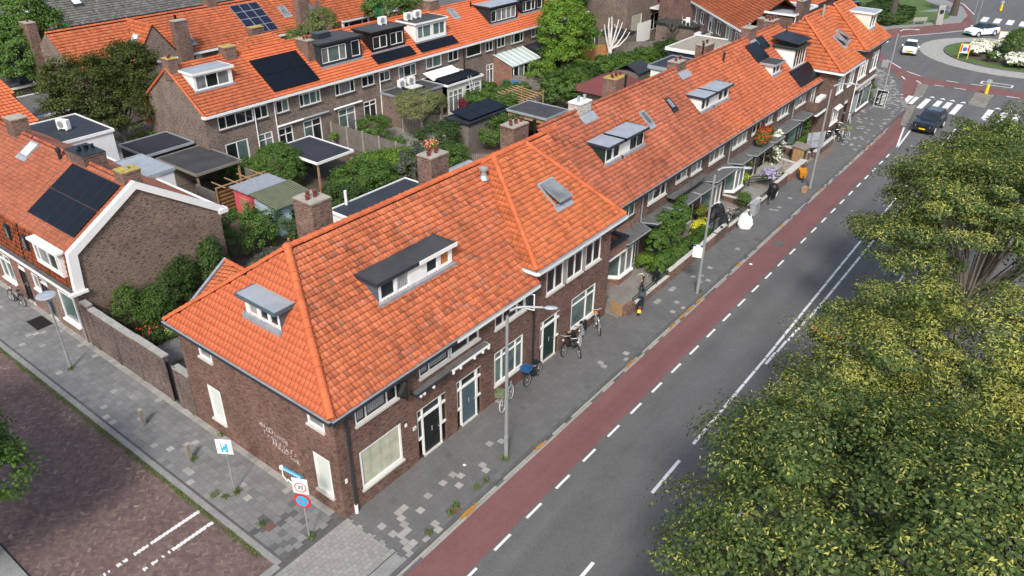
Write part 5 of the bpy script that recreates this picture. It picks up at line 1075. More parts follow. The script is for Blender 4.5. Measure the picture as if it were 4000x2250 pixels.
chimney(TH[0], 16.0, 56.4, .8, 1.4, 3, 8.6, 1, 'brickC'); chimney(TH[1], 25.9, 49.75, 1.3, .8, 4.2, 8.1, 0, 'brickC'); chimney(TH[2], 33.7, 49.6, 1.4, .8, 3.6, 6.3, 0, 'brickC', 'lichen'); chimney(TH[1], 32.2, 54.3, 1.0, .9, 7, 8.7, 2, 'brickC')
b = MB(); b.cyl((27.3, 52.6, 6.8), (27.3, 52.6, 8.0), .12); b.build('flue_pipe', 'black', TH[1])
skylight(TH[1], rT, 10.6, 1.0, 1.0, 1.3, 'glassg', 'lead'); skylight(TH[2], rT, 22.6, 2.1, .9, 1.3, 'glassl', 'lead')
ns = RF(rT.p(17.55, .55, 0), rT.U, rT.V)
solar(TH[2], ns, 0, 3.25, 0, 3.9, 3, 4, 'solarcell', 'alu', n0=.1)
# small tiled wing behind the middle row ridge
Wg = thing('tiled_wing', 'small hipped tiled wing rising behind the middle row ridge', 'wing', (30, 43, 0)); b = MB(); b.box(27.0, 32.5, 41, 46, 0, 5.4); b.build('wall', 'brickM', Wg)
rw = RF((26.7, 40.9, 5.4), (1,0,0), (0, 2.6, 1.7)); roofface('roof', rw, [[(0, 0), (6, 0), (4.3, 3.1), (1.7, 3.1)]], 'tile_block', Wg, cs=4); rw = RF((26.7, 46.1, 5.4), (0,-1,0), (1.9, 0, 1.7)); roofface('roof', rw, [[(0, 0), (5.2, 0), (2.6, 2.55)]], 'tile_block', Wg, cs=4)
# second block with mansard, x 43.6..50
H = thing('gambrel_house', 'steep roofed gable house with hung tiles beside the green shutter building', 'house', (46, 53, 0))
b = MB(); b.poly([(40.9, 49.9, 0), (43.7, 49.9, 0), (43.7, 49.9, 5.1), (41.9, 49.9, 7.8), (40.9, 49.9, 6.4)]); b.poly([(43.6, 50.0, 0), (50.0, 50.0, 0), (50.0, 50.0, 3.4), (43.6, 50.0, 3.4)]); b.build('wall', 'brickL', H)
r_ = RF((43.5, 49.7, 5.1), (1,0,0), (0, 3.6, 3.3)); roofface('roof', r_, [[(-.2, 0), (6.3, 0), (6.3, 4.9), (-1.6, 4.9)]], 'tile_T', H, cs=4, w=.24, h=.32)
roofface('tile_hanging', RF((43.6, 49.85, 3.3), (1,0,0), (0, .1, 1.8)), [[(0, 0), (1.2, 0), (1.2, 1.75), (0, 1.75)], [(5.1, 0), (6.2, 0), (6.2, 1.75), (5.1, 1.75)]], 'tile_hang', H, cs=3)
dormer(H, south(49.6), 44.8, 48.7, 3.6, 5.05, 9, wins=[(44.95, 48.5, 3.75, 4.9, dict(cols=(.2, .75)))], fascia='white', front='white')
b = MB(); b.box(49.8, 50.15, 49.7, 53.4, 5.0, 5.3); b.build('verge_board', 'lead', H); chimney(H, 40.3, 50.6, 1.3, .9, 2, 8.6, 0, 'brickC')
H = thing('green_shutter_building', 'brick building with green wooden shutter and tall white windows at the top edge', 'building', (56, 58, 0))
b = MB(); wall(b, south(55), 50, 66, 0, 8, [(51.5, 54.2, 3, 6.5), (55.6, 58.4, 3.6, 6.6), (59.5, 62.6, 4.4, 6.8)]); b.build('wall', 'brickR', H)
win(H, south(55), 51.5, 54.2, 3, 6.5, cols=(.5,), tr=.6, sill=None); win(H, south(55), 55.6, 58.4, 3.6, 6.6, cols=(.33, .66), tr=.75, panes=['glassl']*3); win(H, south(55), 59.5, 62.6, 4.4, 6.8, cols=(.33, .66), panes=['glassl']*3)
b = MB(); b.box(54.25, 55.55, 54.8, 54.9, 3.3, 6.3); b.build('shutter', 'greenpaint', H)
b = MB(); b.box(49, 66, 54.4, 60, 8, 8.2); b.build('roof', 'bitumen', H)
# gray roof far row
H = thing('grey_roof_row', 'long terrace under a dark grey concrete tile roof with many roof windows', 'terrace', (30, 72, 0))
b = MB(); b.box(2, 44, 70, 78, -1, 4.9); b.build('wall', 'brickM', H); rG = RF((0, 69.5, 5.0), (1,0,0), (0, 6, 3.6))
roofface('roof', rG, [[(0, 0), (45, 0), (45, 9), (0, 9)]], 'tile_gray', H, w=.30, h=.36, cs=4, rel=.04); b = MB(); b.box(0, 45, 69.3, 69.48, 4.8, 5.0); b.build('gutter', 'anth', H)
for u_, v_, w_, g_ in ((18.9, 2.6, 1.0, 'glass'), (21.1, 2.6, 1.5, 'blindw'), (27.2, 2.9, 1.0, 'blindw'), (32.2, 3.2, 1.0, 'glassl'), (34.3, 3.3, 1.5, 'glassl'), (39.2, 3.3, 1.7, 'blindw'), (41.6, 3.3, 1.0, 'blindw')): skylight(H, rG, u_, v_, w_, 1.5, g_, 'anth')
win(H, south(69.9), 19.4, 20.6, 2.6, 4.2, frame='blueS', sill=None)
H = thing('flat_roof_addition', 'dark flat roofed addition with white edge between the grey roof and the back row', 'extension', (27, 62, 0)); b = MB(); b.box(25, 38, 59, 64, 0, 5.6); b.build('wall', 'whitew', H); flatroof(H, 24.8, 38.2, 58.8, 64.2, 5.8, 'bitumenb', 'white')
b = MB(); b.box(15, 24, 59, 62, 0, 5.9); b.build('lower_wall', 'anth', H)
# garage, low brick wing, left small orange roof
G1 = thing('garage', 'low garage with brown roller shutter and mossy flat roof beside the yard', 'garage', (14.5, 52.5, 0)); b = MB(); wall(b, south(49.9), 13.3, 16.2, 0, 2.4, [(13.5, 15.9, 0, 2.1)]); b.poly([(16.2, 49.9, 0), (16.2, 56, 0), (16.2, 56, 2.4), (16.2, 49.9, 2.4)]); b.build('wall', 'brickM', G1)
b = MB(); b.box(13.5, 15.9, 50.0, 50.05, 0, 2.1); b.build('roller_shutter', 'shutter', G1); flatroof(G1, 11.5, 16.4, 49.7, 56.5, 2.65, 'ledge', 'white')
H = thing('small_tiled_house', 'small orange tiled roof at the left edge beyond the air conditioner', 'house', (8, 48, 0)); b = MB(); b.box(2, 9.5, 43.5, 53, 0, 4.0); b.build('wall', 'brickB', H)
r_ = RF((2, 43.1, 4.1), (1,0,0), (0, 6.0, 2.0)); roofface('roof', r_, [[(0, 0), (7.6, 0), (8.2, 6.6), (0, 6.6)]], 'tile_new', H, w=.34, h=.4, rel=.05); chimney(H, 6.6, 43.4, 1.2, 1.0, 3.5, 5.6, 0, 'brickB')
H = thing('flat_brick_outbuilding', 'low brick outbuilding with white edged grey roof under the gable chimney', 'outbuilding', (13.6, 61, 0)); b = MB(); b.box(11.8, 16, 58.5, 64, 0, 2.8); b.build('wall', 'brickM', H); flatroof(H, 11.6, 16.1, 58.2, 64.2, 3.0, 'bitumen', 'white')
for i, (x, y, w_, h_, m_, lab) in enumerate([(13.5, 73, 4.5, 2.3, 'bitumenb', 'garden shed with corrugated dark roof at the left edge below the grey terrace'), (15.5, 66, 3.5, 2.0, 'bitumen', 'low garden shed beside the far left tree')]):
    H = thing('garden_shed', lab, 'shed', (x, y, 0)); b = MB(); b.box(x-w_/2, x+w_/2, y-2, y+2, 0, h_); b.build('wall', 'woodw' if i == 0 else 'wood', H); b = MB(); b.obox((x-w_/2-.2, y-2.2, h_), ((1,0,0), (0,1,.1), (0,-.1,1)), (0, w_+.4, 0, 4.4, 0, .1)); b.build('roof', m_, H)
# ================================================================ TOP MIDDLE AND RIGHT BUILDINGS
H = thing('balcony_house', 'brick house with red balcony doors and a white railed balcony near the top edge', 'house', (82, 38, 0))
sB = south(33.0); b = MB(); wall(b, sB, 77.2, 90, -.05, 9, [(79.4, 83.0, 5.3, 8.3), (78.6, 81.2, .3, 2.7), (85.2, 87.4, 3.3, 7), (83.5, 86, .1, 2.2)]); b.poly([(77.2, 33, 0), (77.2, 42, 0), (77.2, 42, 9), (77.2, 33, 9)]); b.build('wall', 'brickM', H)
win(H, sB, 79.4, 83.0, 5.3, 8.3, cols=(.28, .8)); win(H, sB, 78.6, 81.2, .3, 2.7, panes=['blind']*1); win(H, sB, 85.2, 87.4, 3.3, 7, cols=(.5,), frame=M('dark_red_frame', (.2, .01, .02), .4, .05) and 'red', sill=None); win(H, sB, 83.5, 86, .1, 2.2, cols=(.5,), sill=None)
b = MB(); b.box(83.2, 88.2, 31.0, 32.98, 2.95, 3.15)
for x_ in np.arange(83.2, 88.3, .83): b.box(x_, x_+.07, 31.0, 31.07, 3.15, 4.3)
b.box(83.2, 88.27, 30.99, 31.08, 4.3, 4.36); b.box(83.2, 83.27, 31.08, 33, 4.3, 4.36); bl = b.build('balcony', 'white', H); b = MB(); b.box(83.25, 88.2, 31.09, 31.11, 3.3, 4.2); b.build('balcony_screen', 'woodh', bl)
H = thing('garden_villa', 'brick villa half hidden by dark trees at the top edge', 'house', (74, 46, 0)); b = MB(); wall(b, south(42), 66, 80, 0, 8, [(73.6, 75.4, .2, 2.6), (73.5, 76.2, 4.2, 7.6), (70, 71.5, 5, 7)]); b.build('wall', 'brickR', H)
win(H, south(42), 73.6, 75.4, .2, 2.6, cols=(.5,), sill=None); win(H, south(42), 73.5, 76.2, 4.2, 7.6, cols=(.5,), frame='dgreen', panes=['glassg']*2); win(H, south(42), 70, 71.5, 5, 7)
b = MB(); b.box(66, 80, 41.8, 50, 8, 8.2); b.build('roof', 'bitumen', H)
# diagonal row at upper right : eave from P0 to P1
P0, P1 = Vector((68.6, 14.0, 0)), Vector((84.5, 29.6, 0)); dv = (P1-P0).normalized(); nv = Vector((-dv.y, dv.x, 0))      # nv points to the visible facade side (up-left)
PR = Pl(P0, dv, nv); LR = (P1-P0).length; back = -nv
DR = []
cuts = [0, 5.6, 11.2, 16.8, LR+4]
dl = ['diagonal row house nearest the main terrace, with white windows under its eave', 'diagonal row house behind the black privacy screen', 'diagonal row house with a white dormer at the top edge', 'diagonal row house farthest up with the tall white door frame']
for i in range(4):
    a, c = cuts[i], cuts[i+1]; H = thing('diagonal_row_house', dl[i], 'house', tuple(P0+dv*((a+c)/2)+back*4), 'houses of the diagonal row at the upper right'); DR.append(H)
    ops = [(a+.7, a+2.2, 3.2, 4.6), (a+3.1, a+4.9, 2.9, 4.7), (a+.9, a+2.0, .2, 2.3), (a+3.2, a+4.9, .9, 2.4)]; b = MB(); wall(b, PR, a, c, 0, 5.2, ops); b.build('wall', 'brickM', H)
    for o in ops: win(H, PR, *o, cols=(.5,), panes=[rnd.choice(['glassl', 'glass'])]*2, sill=None)
    rr1 = RF(P0+nv*.3+Vector((0,0,5.2)), dv, back*4.4+Vector((0,0,3.1)))
    if rr1.N.z < 0: rr1.U = -rr1.U; rr1.N = -rr1.N; pol = [(-c, 0), (-a, 0), (-a, 5.4), (-c, 5.4)]
    else: pol = [(a, 0), (c, 0), (c, 5.4), (a, 5.4)]
    roofface('roof', rr1, [pol], 'tile_T', H, cs=4, w=.24, h=.32)
    q = [P0+dv*t+back*4.1+Vector((0,0,8.3)) for t in (a, c)]+[P0+dv*t+back*8.5+Vector((0,0,5.2)) for t in (c, a)]; b = MB(); b.poly(q); b.build('roof', 'tile_T', H)
    b = MB(); PR.box(b, a, c-.01, -.42, -.02, 5.0, 5.2); b.build('gutter', 'white', H)
chimney(DR[1], 78.8, 20.6, 1.2, 1.2, 7, 9.6, 2, 'brickC')
q = P0+dv*13.0+back*1.2; Pd2 = Pl(q, dv, nv); dormer(DR[2], Pd2, 0, 3.2, 6.05, 7.4, .7, 'white', 'white', 'zinc', 'white', [(.2, 2.8, 6.25, 7.3, dict(cols=(.5,)))])
# roofs at the far top right, seen beyond the annex
H = thing('far_tiled_house', 'tiled house with a hipped orange roof beyond the rear annex', 'house', (86, 16, 0)); b = MB(); b.box(78, 92, 12, 20, 0, 6); b.build('wall', 'brickB', H)
r_ = RF((77.5, 11.5, 6), (1,0,0), (0, 4.5, 3.4)); roofface('roof', r_, [[(0, 0), (15, 0), (12.4, 5.6), (2.6, 5.6)]], 'tile_T', H, cs=4, w=.24, h=.32)
r_ = RF((77.5, 20.5, 6), (0,-1,0), (2.6, 0, 3.4)); roofface('roof', r_, [[(0, 0), (9, 0), (4.5, 4.28)]], 'tile_T', H, cs=4, w=.24, h=.32); chimney(H, 80, 15, 1.5, 1, 7, 9.6, 3, 'brickB')
H = thing('far_brick_house', 'dark brick wall of the building left of the parked cars', 'house', (90, 14, 0)); b = MB(); b.box(80, 99, 21, 30, 0, 8); b.build('wall', 'brickB', H)
r_ = RF((79.5, 20.5, 8), (1,0,0), (0, 4.5, 3.4)); roofface('roof', r_, [[(0, 0), (20, 0), (20, 5.6), (0, 5.6)]], 'tile_T', H, cs=4, w=.24, h=.32)
# roof terrace block + gravel roof block etc
H = thing('gravel_roof_building', 'dark blue rear building with gravel flat roof and broad white edge', 'extension', (67.5, 18.4, 0)); b = MB(); b.box(64, 71.2, 16, 20.3, 0, 3.1); b.build('wall', 'navy', H); flatroof(H, 63.8, 71.5, 15.9, 20.5, 3.3, 'gravel', 'white', t=.25, lip=.08); b = MB(); b.cyl((64.6, 15.95, .2), (64.6, 15.95, 3), .06); b.build('downpipe', 'alu', H)
H = thing('white_rear_extension', 'white rear extension with black flat roof just behind the terrace chimney', 'extension', (59.3, 16, 0)); b = MB(); b.box(57, 61.8, 10.6, 18.4, 0, 2.9); b.build('wall', 'white', H); flatroof(H, 56.8, 62, 10.6, 18.7, 3.1, 'bitumenb', 'zinc', t=.3); ventpipe(H, 59, 17, 3.1, .3, 'galv')
H = thing('roof_terrace_block', 'brick annex with a roof terrace and white garden chairs', 'annex', (79.5, 25, 0)); b = MB(); b.box(76.8, 81, 23.5, 28.5, 0, 2.7); b.build('wall', 'brickM', H); flatroof(H, 76.6, 81.2, 23.3, 28.7, 2.85, 'bitumen', 'dgreen'); b = MB(); b.box(76.5, 80.5, 21.5, 23.2, 0, 2.3); b.build('lean_to', 'whitew', H)
H = thing('dark_hipped_annex', 'low annex with dark hipped felt roof beside the white stair rail', 'annex', (79, 19.5, 0)); b = MB(); b.box(76, 83, 17, 22, 0, 2.5); b.build('wall', 'whitew', H); b = MB()
for q in (((75.8, 16.8), (83.2, 16.8), (81.5, 19.5), (77.5, 19.5)), ((75.8, 22.2), (75.8, 16.8), (77.5, 19.5), (77.5, 19.51)), ((83.2, 22.2), (75.8, 22.2), (77.5, 19.51), (81.5, 19.51))): b.poly([(q[0][0], q[0][1], 2.5), (q[1][0], q[1][1], 2.5), (q[2][0], q[2][1], 3.4), (q[3][0], q[3][1], 3.4)])
b.build('roof', 'bitumenb', H)
H = thing('stair_railing', 'white painted stair railing by the black slatted screen', 'railing', (73.5, 20.5, 0)); b = MB()
for k in range(9): b.box(72.6+k*.33, 72.68+k*.33, 20.5, 20.56, 1.2, 2.9-.0*k)
b.box(72.5, 75.5, 20.5, 20.57, 2.9, 2.98); b.box(72.5, 75.5, 20.5, 20.57, 1.2, 1.28); b.build('rails', 'white', H); b = MB(); b.box(75.6, 77.4, 20.8, 20.9, 1.0, 4.0); tag(b.build('privacy_screen', 'black'), 'black slatted privacy screen beside the white stair railing', 'screen')
# ================================================================ SHEDS, FENCES
def shed(name, lab, x0, x1, y0, y1, z, wallm, roofm, cat='shed', edge='anth', slope=0, post=False, t=.14):
    H = thing(name, lab, cat, ((x0+x1)/2, (y0+y1)/2, 0)); b = MB()
    if post:
        for x in (x0+.15, x1-.27):
            for y in (y0+.15, y1-.27): b.box(x, x+.12, y, y+.12, 0, z-.15)
        b.build('posts', 'timber', H); b = MB(); b.box(x0+.2, x1-.2, y1-.25, y1-.18, 0, z-.2); b.build('back_wall', wallm, H)
    else: b.box(x0+.12, x1-.12, y0+.12, y1-.12, 0, z-.13); b.build('wall', wallm, H)
    if slope: b = MB(); b.obox((x0, y0, z-slope), ((1,0,0), (0, (y1-y0), slope), (0,-slope,(y1-y0))), (0, x1-x0, 0, 1, 0, t/(y1-y0))); b.build('roof', roofm, H)
    else: flatroof(H, x0, x1, y0, y1, z, roofm, edge, t=t)
    return H
shed('flat_roof_garage', 'dark flat roofed garage against the middle row gable', 12.6, 16.5, 34.6, 38.3, 2.75, 'anth', 'bitumenb', 'garage', 'zinc')
H = shed('carport', 'open timber carport with grey felt roof and slatted front', 13.2, 16.9, 29.4, 34.4, 2.45, 'timberd', 'bitumen', 'carport', 'timberd', post=True)
b = MB(); b.poly([(13.0, 27.0, .2), (16.9, 27.0, .2), (16.9, 27.0, 2.0), (13.0, 27.0, 2.0)]); o = b.build('slatted_fence', 'woodslat'); tag(o, 'oiled horizontal slat fence in front of the timber carport', 'fence')
for x_, l_ in ((13.0, 'left'), (16.95, 'right')): b = MB(); b.box(x_-.03, x_+.03, 27.05, 29.3, 0, 1.9); tag(b.build('side_fence', 'wood'), l_+' side fence of the small yard before the timber carport', 'fence')
b = MB(); b.box(13.0, 17, 26.9, 27.0, 2.15, 2.22)
for k in range(4): b.box(13.4+k*1.0, 13.46+k*1.0, 26.4, 28.0, 2.22, 2.28)
for x in (13, 15, 16.9): b.box(x, x+.08, 26.9, 26.98, 0, 2.15)
tag(b.build('timber_pergola', 'timber'), 'thin timber pergola beams in front of the slatted fence', 'pergola')
H = thing('pink_shed', 'shed with a pink front and grey felt roof joined to the green corrugated one', 'shed', (15, 24.9, 0)); b = MB(); b.box(13.6, 16.2, 24.0, 25.8, 0, 2.35); b.build('wall', 'pinkw', H); b = MB(); b.box(13.4, 16.5, 23.9, 25.95, 2.4, 2.48); b.build('roof', 'bitumen' if 0 else 'lead', H); b = MB(); b.box(13.52, 13.6, 24.3, 25.1, 0, 1.9); d = b.build('door', 'timber', H)
H = thing('blue_shed', 'pale blue boarded shed under a green corrugated roof', 'shed', (15, 22.7, 0)); b = MB(); b.box(13.8, 16.2, 21.5, 23.9, 0, 2.0); b.build('wall', 'bluewood', H); b = MB(); b.obox((13.5, 21.2, 2.05), ((1,0,0), (0,2.8,.35), (0,-.35,2.8)), (0, 3.3, 0, 1, 0, .02)); b.build('roof', 'greenroof', H); b = MB(); b.box(14.8, 15.6, 21.44, 21.5, .8, 1.5); b.build('window', 'black', H)
H = shed('felt_roof_shelter', 'open shelter with large black felt roof beside the round laurel', 19.9, 23.4, 24.8, 29.8, 2.4, 'anth', 'bitumenb', 'shelter', 'white', post=True)
H = shed('rear_addition', 'rear addition of the corner house with a glossy black flat roof and white edge', 14.0, 20.6, 10.0, 16.7, 3.2, 'whitew', 'bitumenb', 'extension', 'white'); b = MB(); b.cyl((15.3, 16.5, 3.0), (15.3, 16.5, 4.1), .09, n=8); b.build('flue_pipe', 'white', H)
shed('grey_flat_addition', 'small addition with pale grey flat roof behind the tall ridge chimney', 23.4, 26.2, 12.0, 16.0, 2.9, 'white', 'zinc', 'extension', 'zinc')
H = shed('solar_shed', 'weathered timber garden house with black solar panels on its roof', 33.0, 38.8, 21.8, 24.5, 2.5, 'wood', 'bitumenb'); rs = RF((33.3, 22.0, 2.58), (1,0,0), (0,1,.15)); solar(H, rs, .2, 5.2, .1, 2.2, 3, 2, edge='solar', n0=.05)
H = shed('open_garden_house', 'open oak garden house with wet grey flat roof behind the ridge', 38.0, 41.3, 17.6, 21.9, 2.55, 'wood', 'bitumen', 'garden house', 'zinc', post=True)
b = MB(); b.box(38.2, 38.32, 17.8, 21.6, 2.0, 2.3); b.build('beam', 'timber', H); b = MB(); b.box(40.9, 41.0, 17.8, 21.6, 0, 2.3); b.build('side_boards', 'timber', H)
H = thing('purple_roof_shed', 'garden shed with a wine red hipped felt roof behind the lichen chimney', 'shed', (50.5, 19.5, 0)); b = MB(); b.box(47.8, 53, 16.8, 21.4, 0, 2.3); b.build('wall', 'woodh', H); b = MB(); r1, r2_ = (49.6, 19.2, 3.5), (51.6, 19.2, 3.5); c_ = [(47.2, 16.2, 2.3), (53.4, 16.2, 2.3), (53.4, 22, 2.3), (47.2, 22, 2.3)]
b.poly([c_[0], c_[1], r2_, r1]); b.poly([c_[1], c_[2], r2_]); b.poly([c_[2], c_[3], r1, r2_]); b.poly([c_[3], c_[0], r1]); b.build('roof', 'purple', H)
H = thing('dark_gable_shed', 'small grey timber shed with dark gable roof among the bushes', 'shed', (58.6, 21, 0)); b = MB(); b.box(57.4, 60.0, 20, 22.5, 0, 1.9); b.build('wall', 'woodh', H); b = MB(); b.poly([(57.2, 19.8, 1.9), (60.2, 19.8, 1.9), (60.2, 21.2, 2.6), (57.2, 21.2, 2.6)]); b.poly([(57.2, 22.7, 1.9), (60.2, 22.7, 1.9), (60.2, 21.2, 2.6), (57.2, 21.2, 2.6)]); b.build('roof', 'bitumenb', H)
shed('far_black_roof_shed', 'shed with black corrugated roof behind the orange board fence', 69.5, 73.5, 29.5, 32.5, 2.1, 'wood', 'bitumenb')
shed('far_glass_roof', 'pale glazed roof beyond the end of the middle row', 69, 74, 36, 39.5, 2.7, 'whitew', 'glassl', 'lean-to', 'white')
def fence(lab, pts, h, m='wood', post='conc', step=1.85, name='board_fence', cat='fence', base=0):
    F = thing(name, lab, cat, (pts[0][0], pts[0][1], 0)); b = MB(); pb = MB()
    for i in range(len(pts)-1):
        p, q = Vector((*pts[i], base)), Vector((*pts[i+1], base)); d = (q-p); L = d.length; d.normalize(); n = max(1, round(L/step))
        for k in range(n+1): c = p+d*(L*k/n); pb.obox(c, (d, (d.y, -d.x, 0), (0,0,1)), (-.05, .05, -.06, .06, 0, h+.06))
        b.obox(p, (d, (d.y, -d.x, 0), (0,0,1)), (.0, L, -.015, .015, .03, h))
    b.build('boards', m, F)
    if post: pb.build('posts', post, F)
    return F
fence('weathered board fence with concrete posts running down the middle garden', [(27.7, 32.4), (27.65, 22.8)], 1.85)
fence('weathered board fence with concrete posts behind the pale olive tree', [(33.5, 29.8), (36.2, 25.5)], 1.7)
fence('grey board fence with string lights behind the ivy', [(38.0, 25.2), (44.5, 17.2)], 1.8)
fence('long grey board fence below the white screen', [(66.9, 29.9), (76.2, 22.6)], 1.8, post=None)
fence('new orange board fence with steel posts beside the whitewashed tree', [(61.5, 31.8), (66.9, 29.0)], 1.9, 'woodw', 'galv')
fence('low warm slatted fence below the bright green tree', [(57.6, 29.6), (61.5, 26.9)], 1.4, 'woodw', None)
fence('brown board fence with white posts leading to the balcony house', [(68.5, 33.2), (78.0, 34.2)], 1.9, 'wood', 'white')
fence('short brown fence with white posts beside the white screen', [(72.5, 31.3), (76, 30.5)], 1.7, 'wood', 'white')
fence('dark grey slatted fence between the glazed lean-to and the pergola', [(49.6, 30.2), (52.6, 27.4)], 1.6, 'woodh', None)
fence('low brown trellis fence behind the hip of the corner house', [(9.8, 17.3), (13.5, 19.6)], 1.1, 'woodw', 'timber', 1.0)
fence('small grey fence below the purple flowers', [(29.2, 20.4), (31.0, 18.0)], 1.5, 'wood', None)
b = MB(); b.box(74.9, 78.2, 30.0, 30.06, .3, 2.7); o = b.build('garden_screen', 'white'); tag(o, 'large white garden screen in front of the balcony house', 'screen')
b = MB(); b.box(78.4, 82, 28.6, 28.9, 0, 1.5); tag(b.build('low_brick_wall', 'brickR'), 'low red brick garden wall right of the white screen', 'wall')
PG = thing('log_pergola', 'round log pergola with bare cross poles above the garden', 'pergola', (42.6, 24.2, 0)); b = MB()
for k in range(6): b.cyl((41.2+k*.55, 22.0+k*.08, 2.35), (41.2+k*.55+.9, 26.0, 2.35), .055, n=6)
for y in (22.8, 25.3): b.cyl((40.9, y, 2.26), (45.4, y+.3, 2.26), .06, n=6)
for p in ((41.2, 22.8), (45.2, 23.1), (41.2, 25.3), (45.2, 25.6)): b.cyl((*p, 0), (*p, 2.26), .06, n=6)
b.build('poles', 'timber', PG); b = MB(); b.box(39.0, 42.6, 22.0, 22.1, 1.9, 2.25); tag(b.build('planked_edge', 'timber'), 'pale planked edge board below the log pergola', 'board')
def lt(name, label, cat, loc, group=None, rz=0):
    return place(lthing(name, label, cat, group), loc, rz)
def acunit(lab, loc, rz=0):
    H = lt('air_conditioner', lab, 'air conditioner', loc, 'outdoor air conditioner units', rz); b = MB(); b.box(-.42, .42, -.16, .16, .08, .68); b.box(-.35, -.27, -.2, .2, 0, .08); b.box(.27, .35, -.2, .2, 0, .08); b.build('casing', 'white', H)
    g = MB(); g.cyl((-.1, -.162, .38), (-.1, -.18, .38), .24, n=16); g.build('fan_grille', 'galv', H); return H
acunit('air conditioner on the black dormer roof of the middle row', (37.2, 35.4, 7.85)); acunit('left of the two air conditioners on the white dormer roof', (40.4, 35.3, 7.75)); acunit('right of the two air conditioners on the white dormer roof', (41.7, 35.4, 7.75))
acunit('left air conditioner on the grey brick extension roof', (36.4, 32.6, 2.87)); acunit('right air conditioner on the grey brick extension roof', (37.6, 32.6, 2.87)); acunit('air conditioner on the white rear extension at the left edge', (8.3, 35.8, 5.62), -1.2); acunit('air conditioner on the rear wall behind the gable house', (8.9, 21.0, 1.6), 1.57)
def bin_(lab, loc, m):
    H = lt('wheelie_bin', lab, 'bin', loc, 'wheeled refuse bins'); b = MB(); v = [(-.25, -.3), (.25, -.3), (.25, .3), (-.25, .3)]
    lo = [(x*.8, y*.8, .05) for x, y in v]; hi = [(x, y, .95) for x, y in v]
    for k in range(4): b.poly([lo[k-1], lo[k], hi[k], hi[k-1]])
    b.poly(lo[::-1]); b.build('bin_body', m, H); b = MB(); b.obox((-.27, -.34, .95), ((1,0,0), (0,1,.1), (0,-.1,1)), (0, .54, 0, .68, 0, .06)); b.build('lid', m, H); b = MB()
    for x in (-.2, .16): b.cyl((x, .25, .1), (x+.05, .25, .1), .1, n=10)
    b.build('wheels', 'rubber', H); return H
bin_('blue wheelie bin beside the pinkish lean-to wall', (49.9, 30.0, 0), 'bluebin'); bin_('green wheelie bin behind the blue one', (49.3, 30.6, 0), 'greenbin')
def gchair(lab, loc, rz):
    H = lt('garden_chair', lab, 'chair', loc, 'white garden chairs', rz); b = MB(); b.box(-.25, .25, -.25, .25, .4, .44); b.build('seat', 'white', H); b = MB(); b.obox((-.25, .22, .44), ((1,0,0), (0,.2,1), (0,-1,.2)), (0, .5, 0, .42, 0, .03)); b.build('backrest', 'white', H)
    for x in (-.24, .2):
        for y in (-.24, .2): b = MB(); b.box(x, x+.04, y, y+.04, 0, .4); b.build('leg', 'white', H)
gchair('white garden chair on the roof terrace', (78.2, 25.5, 2.87), .5); gchair('second white chair nearer the edge of the roof terrace', (77.4, 24.6, 2.87), -1); gchair('white chair under the pale olive tree', (34.2, 25.9, 0), 1.0); gchair('white chair right of the pale olive tree', (35.6, 26.2, 0), .2)
LD = thing('ladder', 'aluminium ladder leaning on the white garden room', 'ladder', (42, 29, 0)); b = MB()
for x in (41.9, 42.3): b.tube([(x, 28.6, 0), (x+.1, 29.5, 3.2)], .03, 4)
for k in range(10): b.tube([(41.9+.01*k, 28.6+.09*k, .32*k), (42.3+.01*k, 28.6+.09*k, .32*k)], .02, 4)
b.build('rails', 'alu', LD)
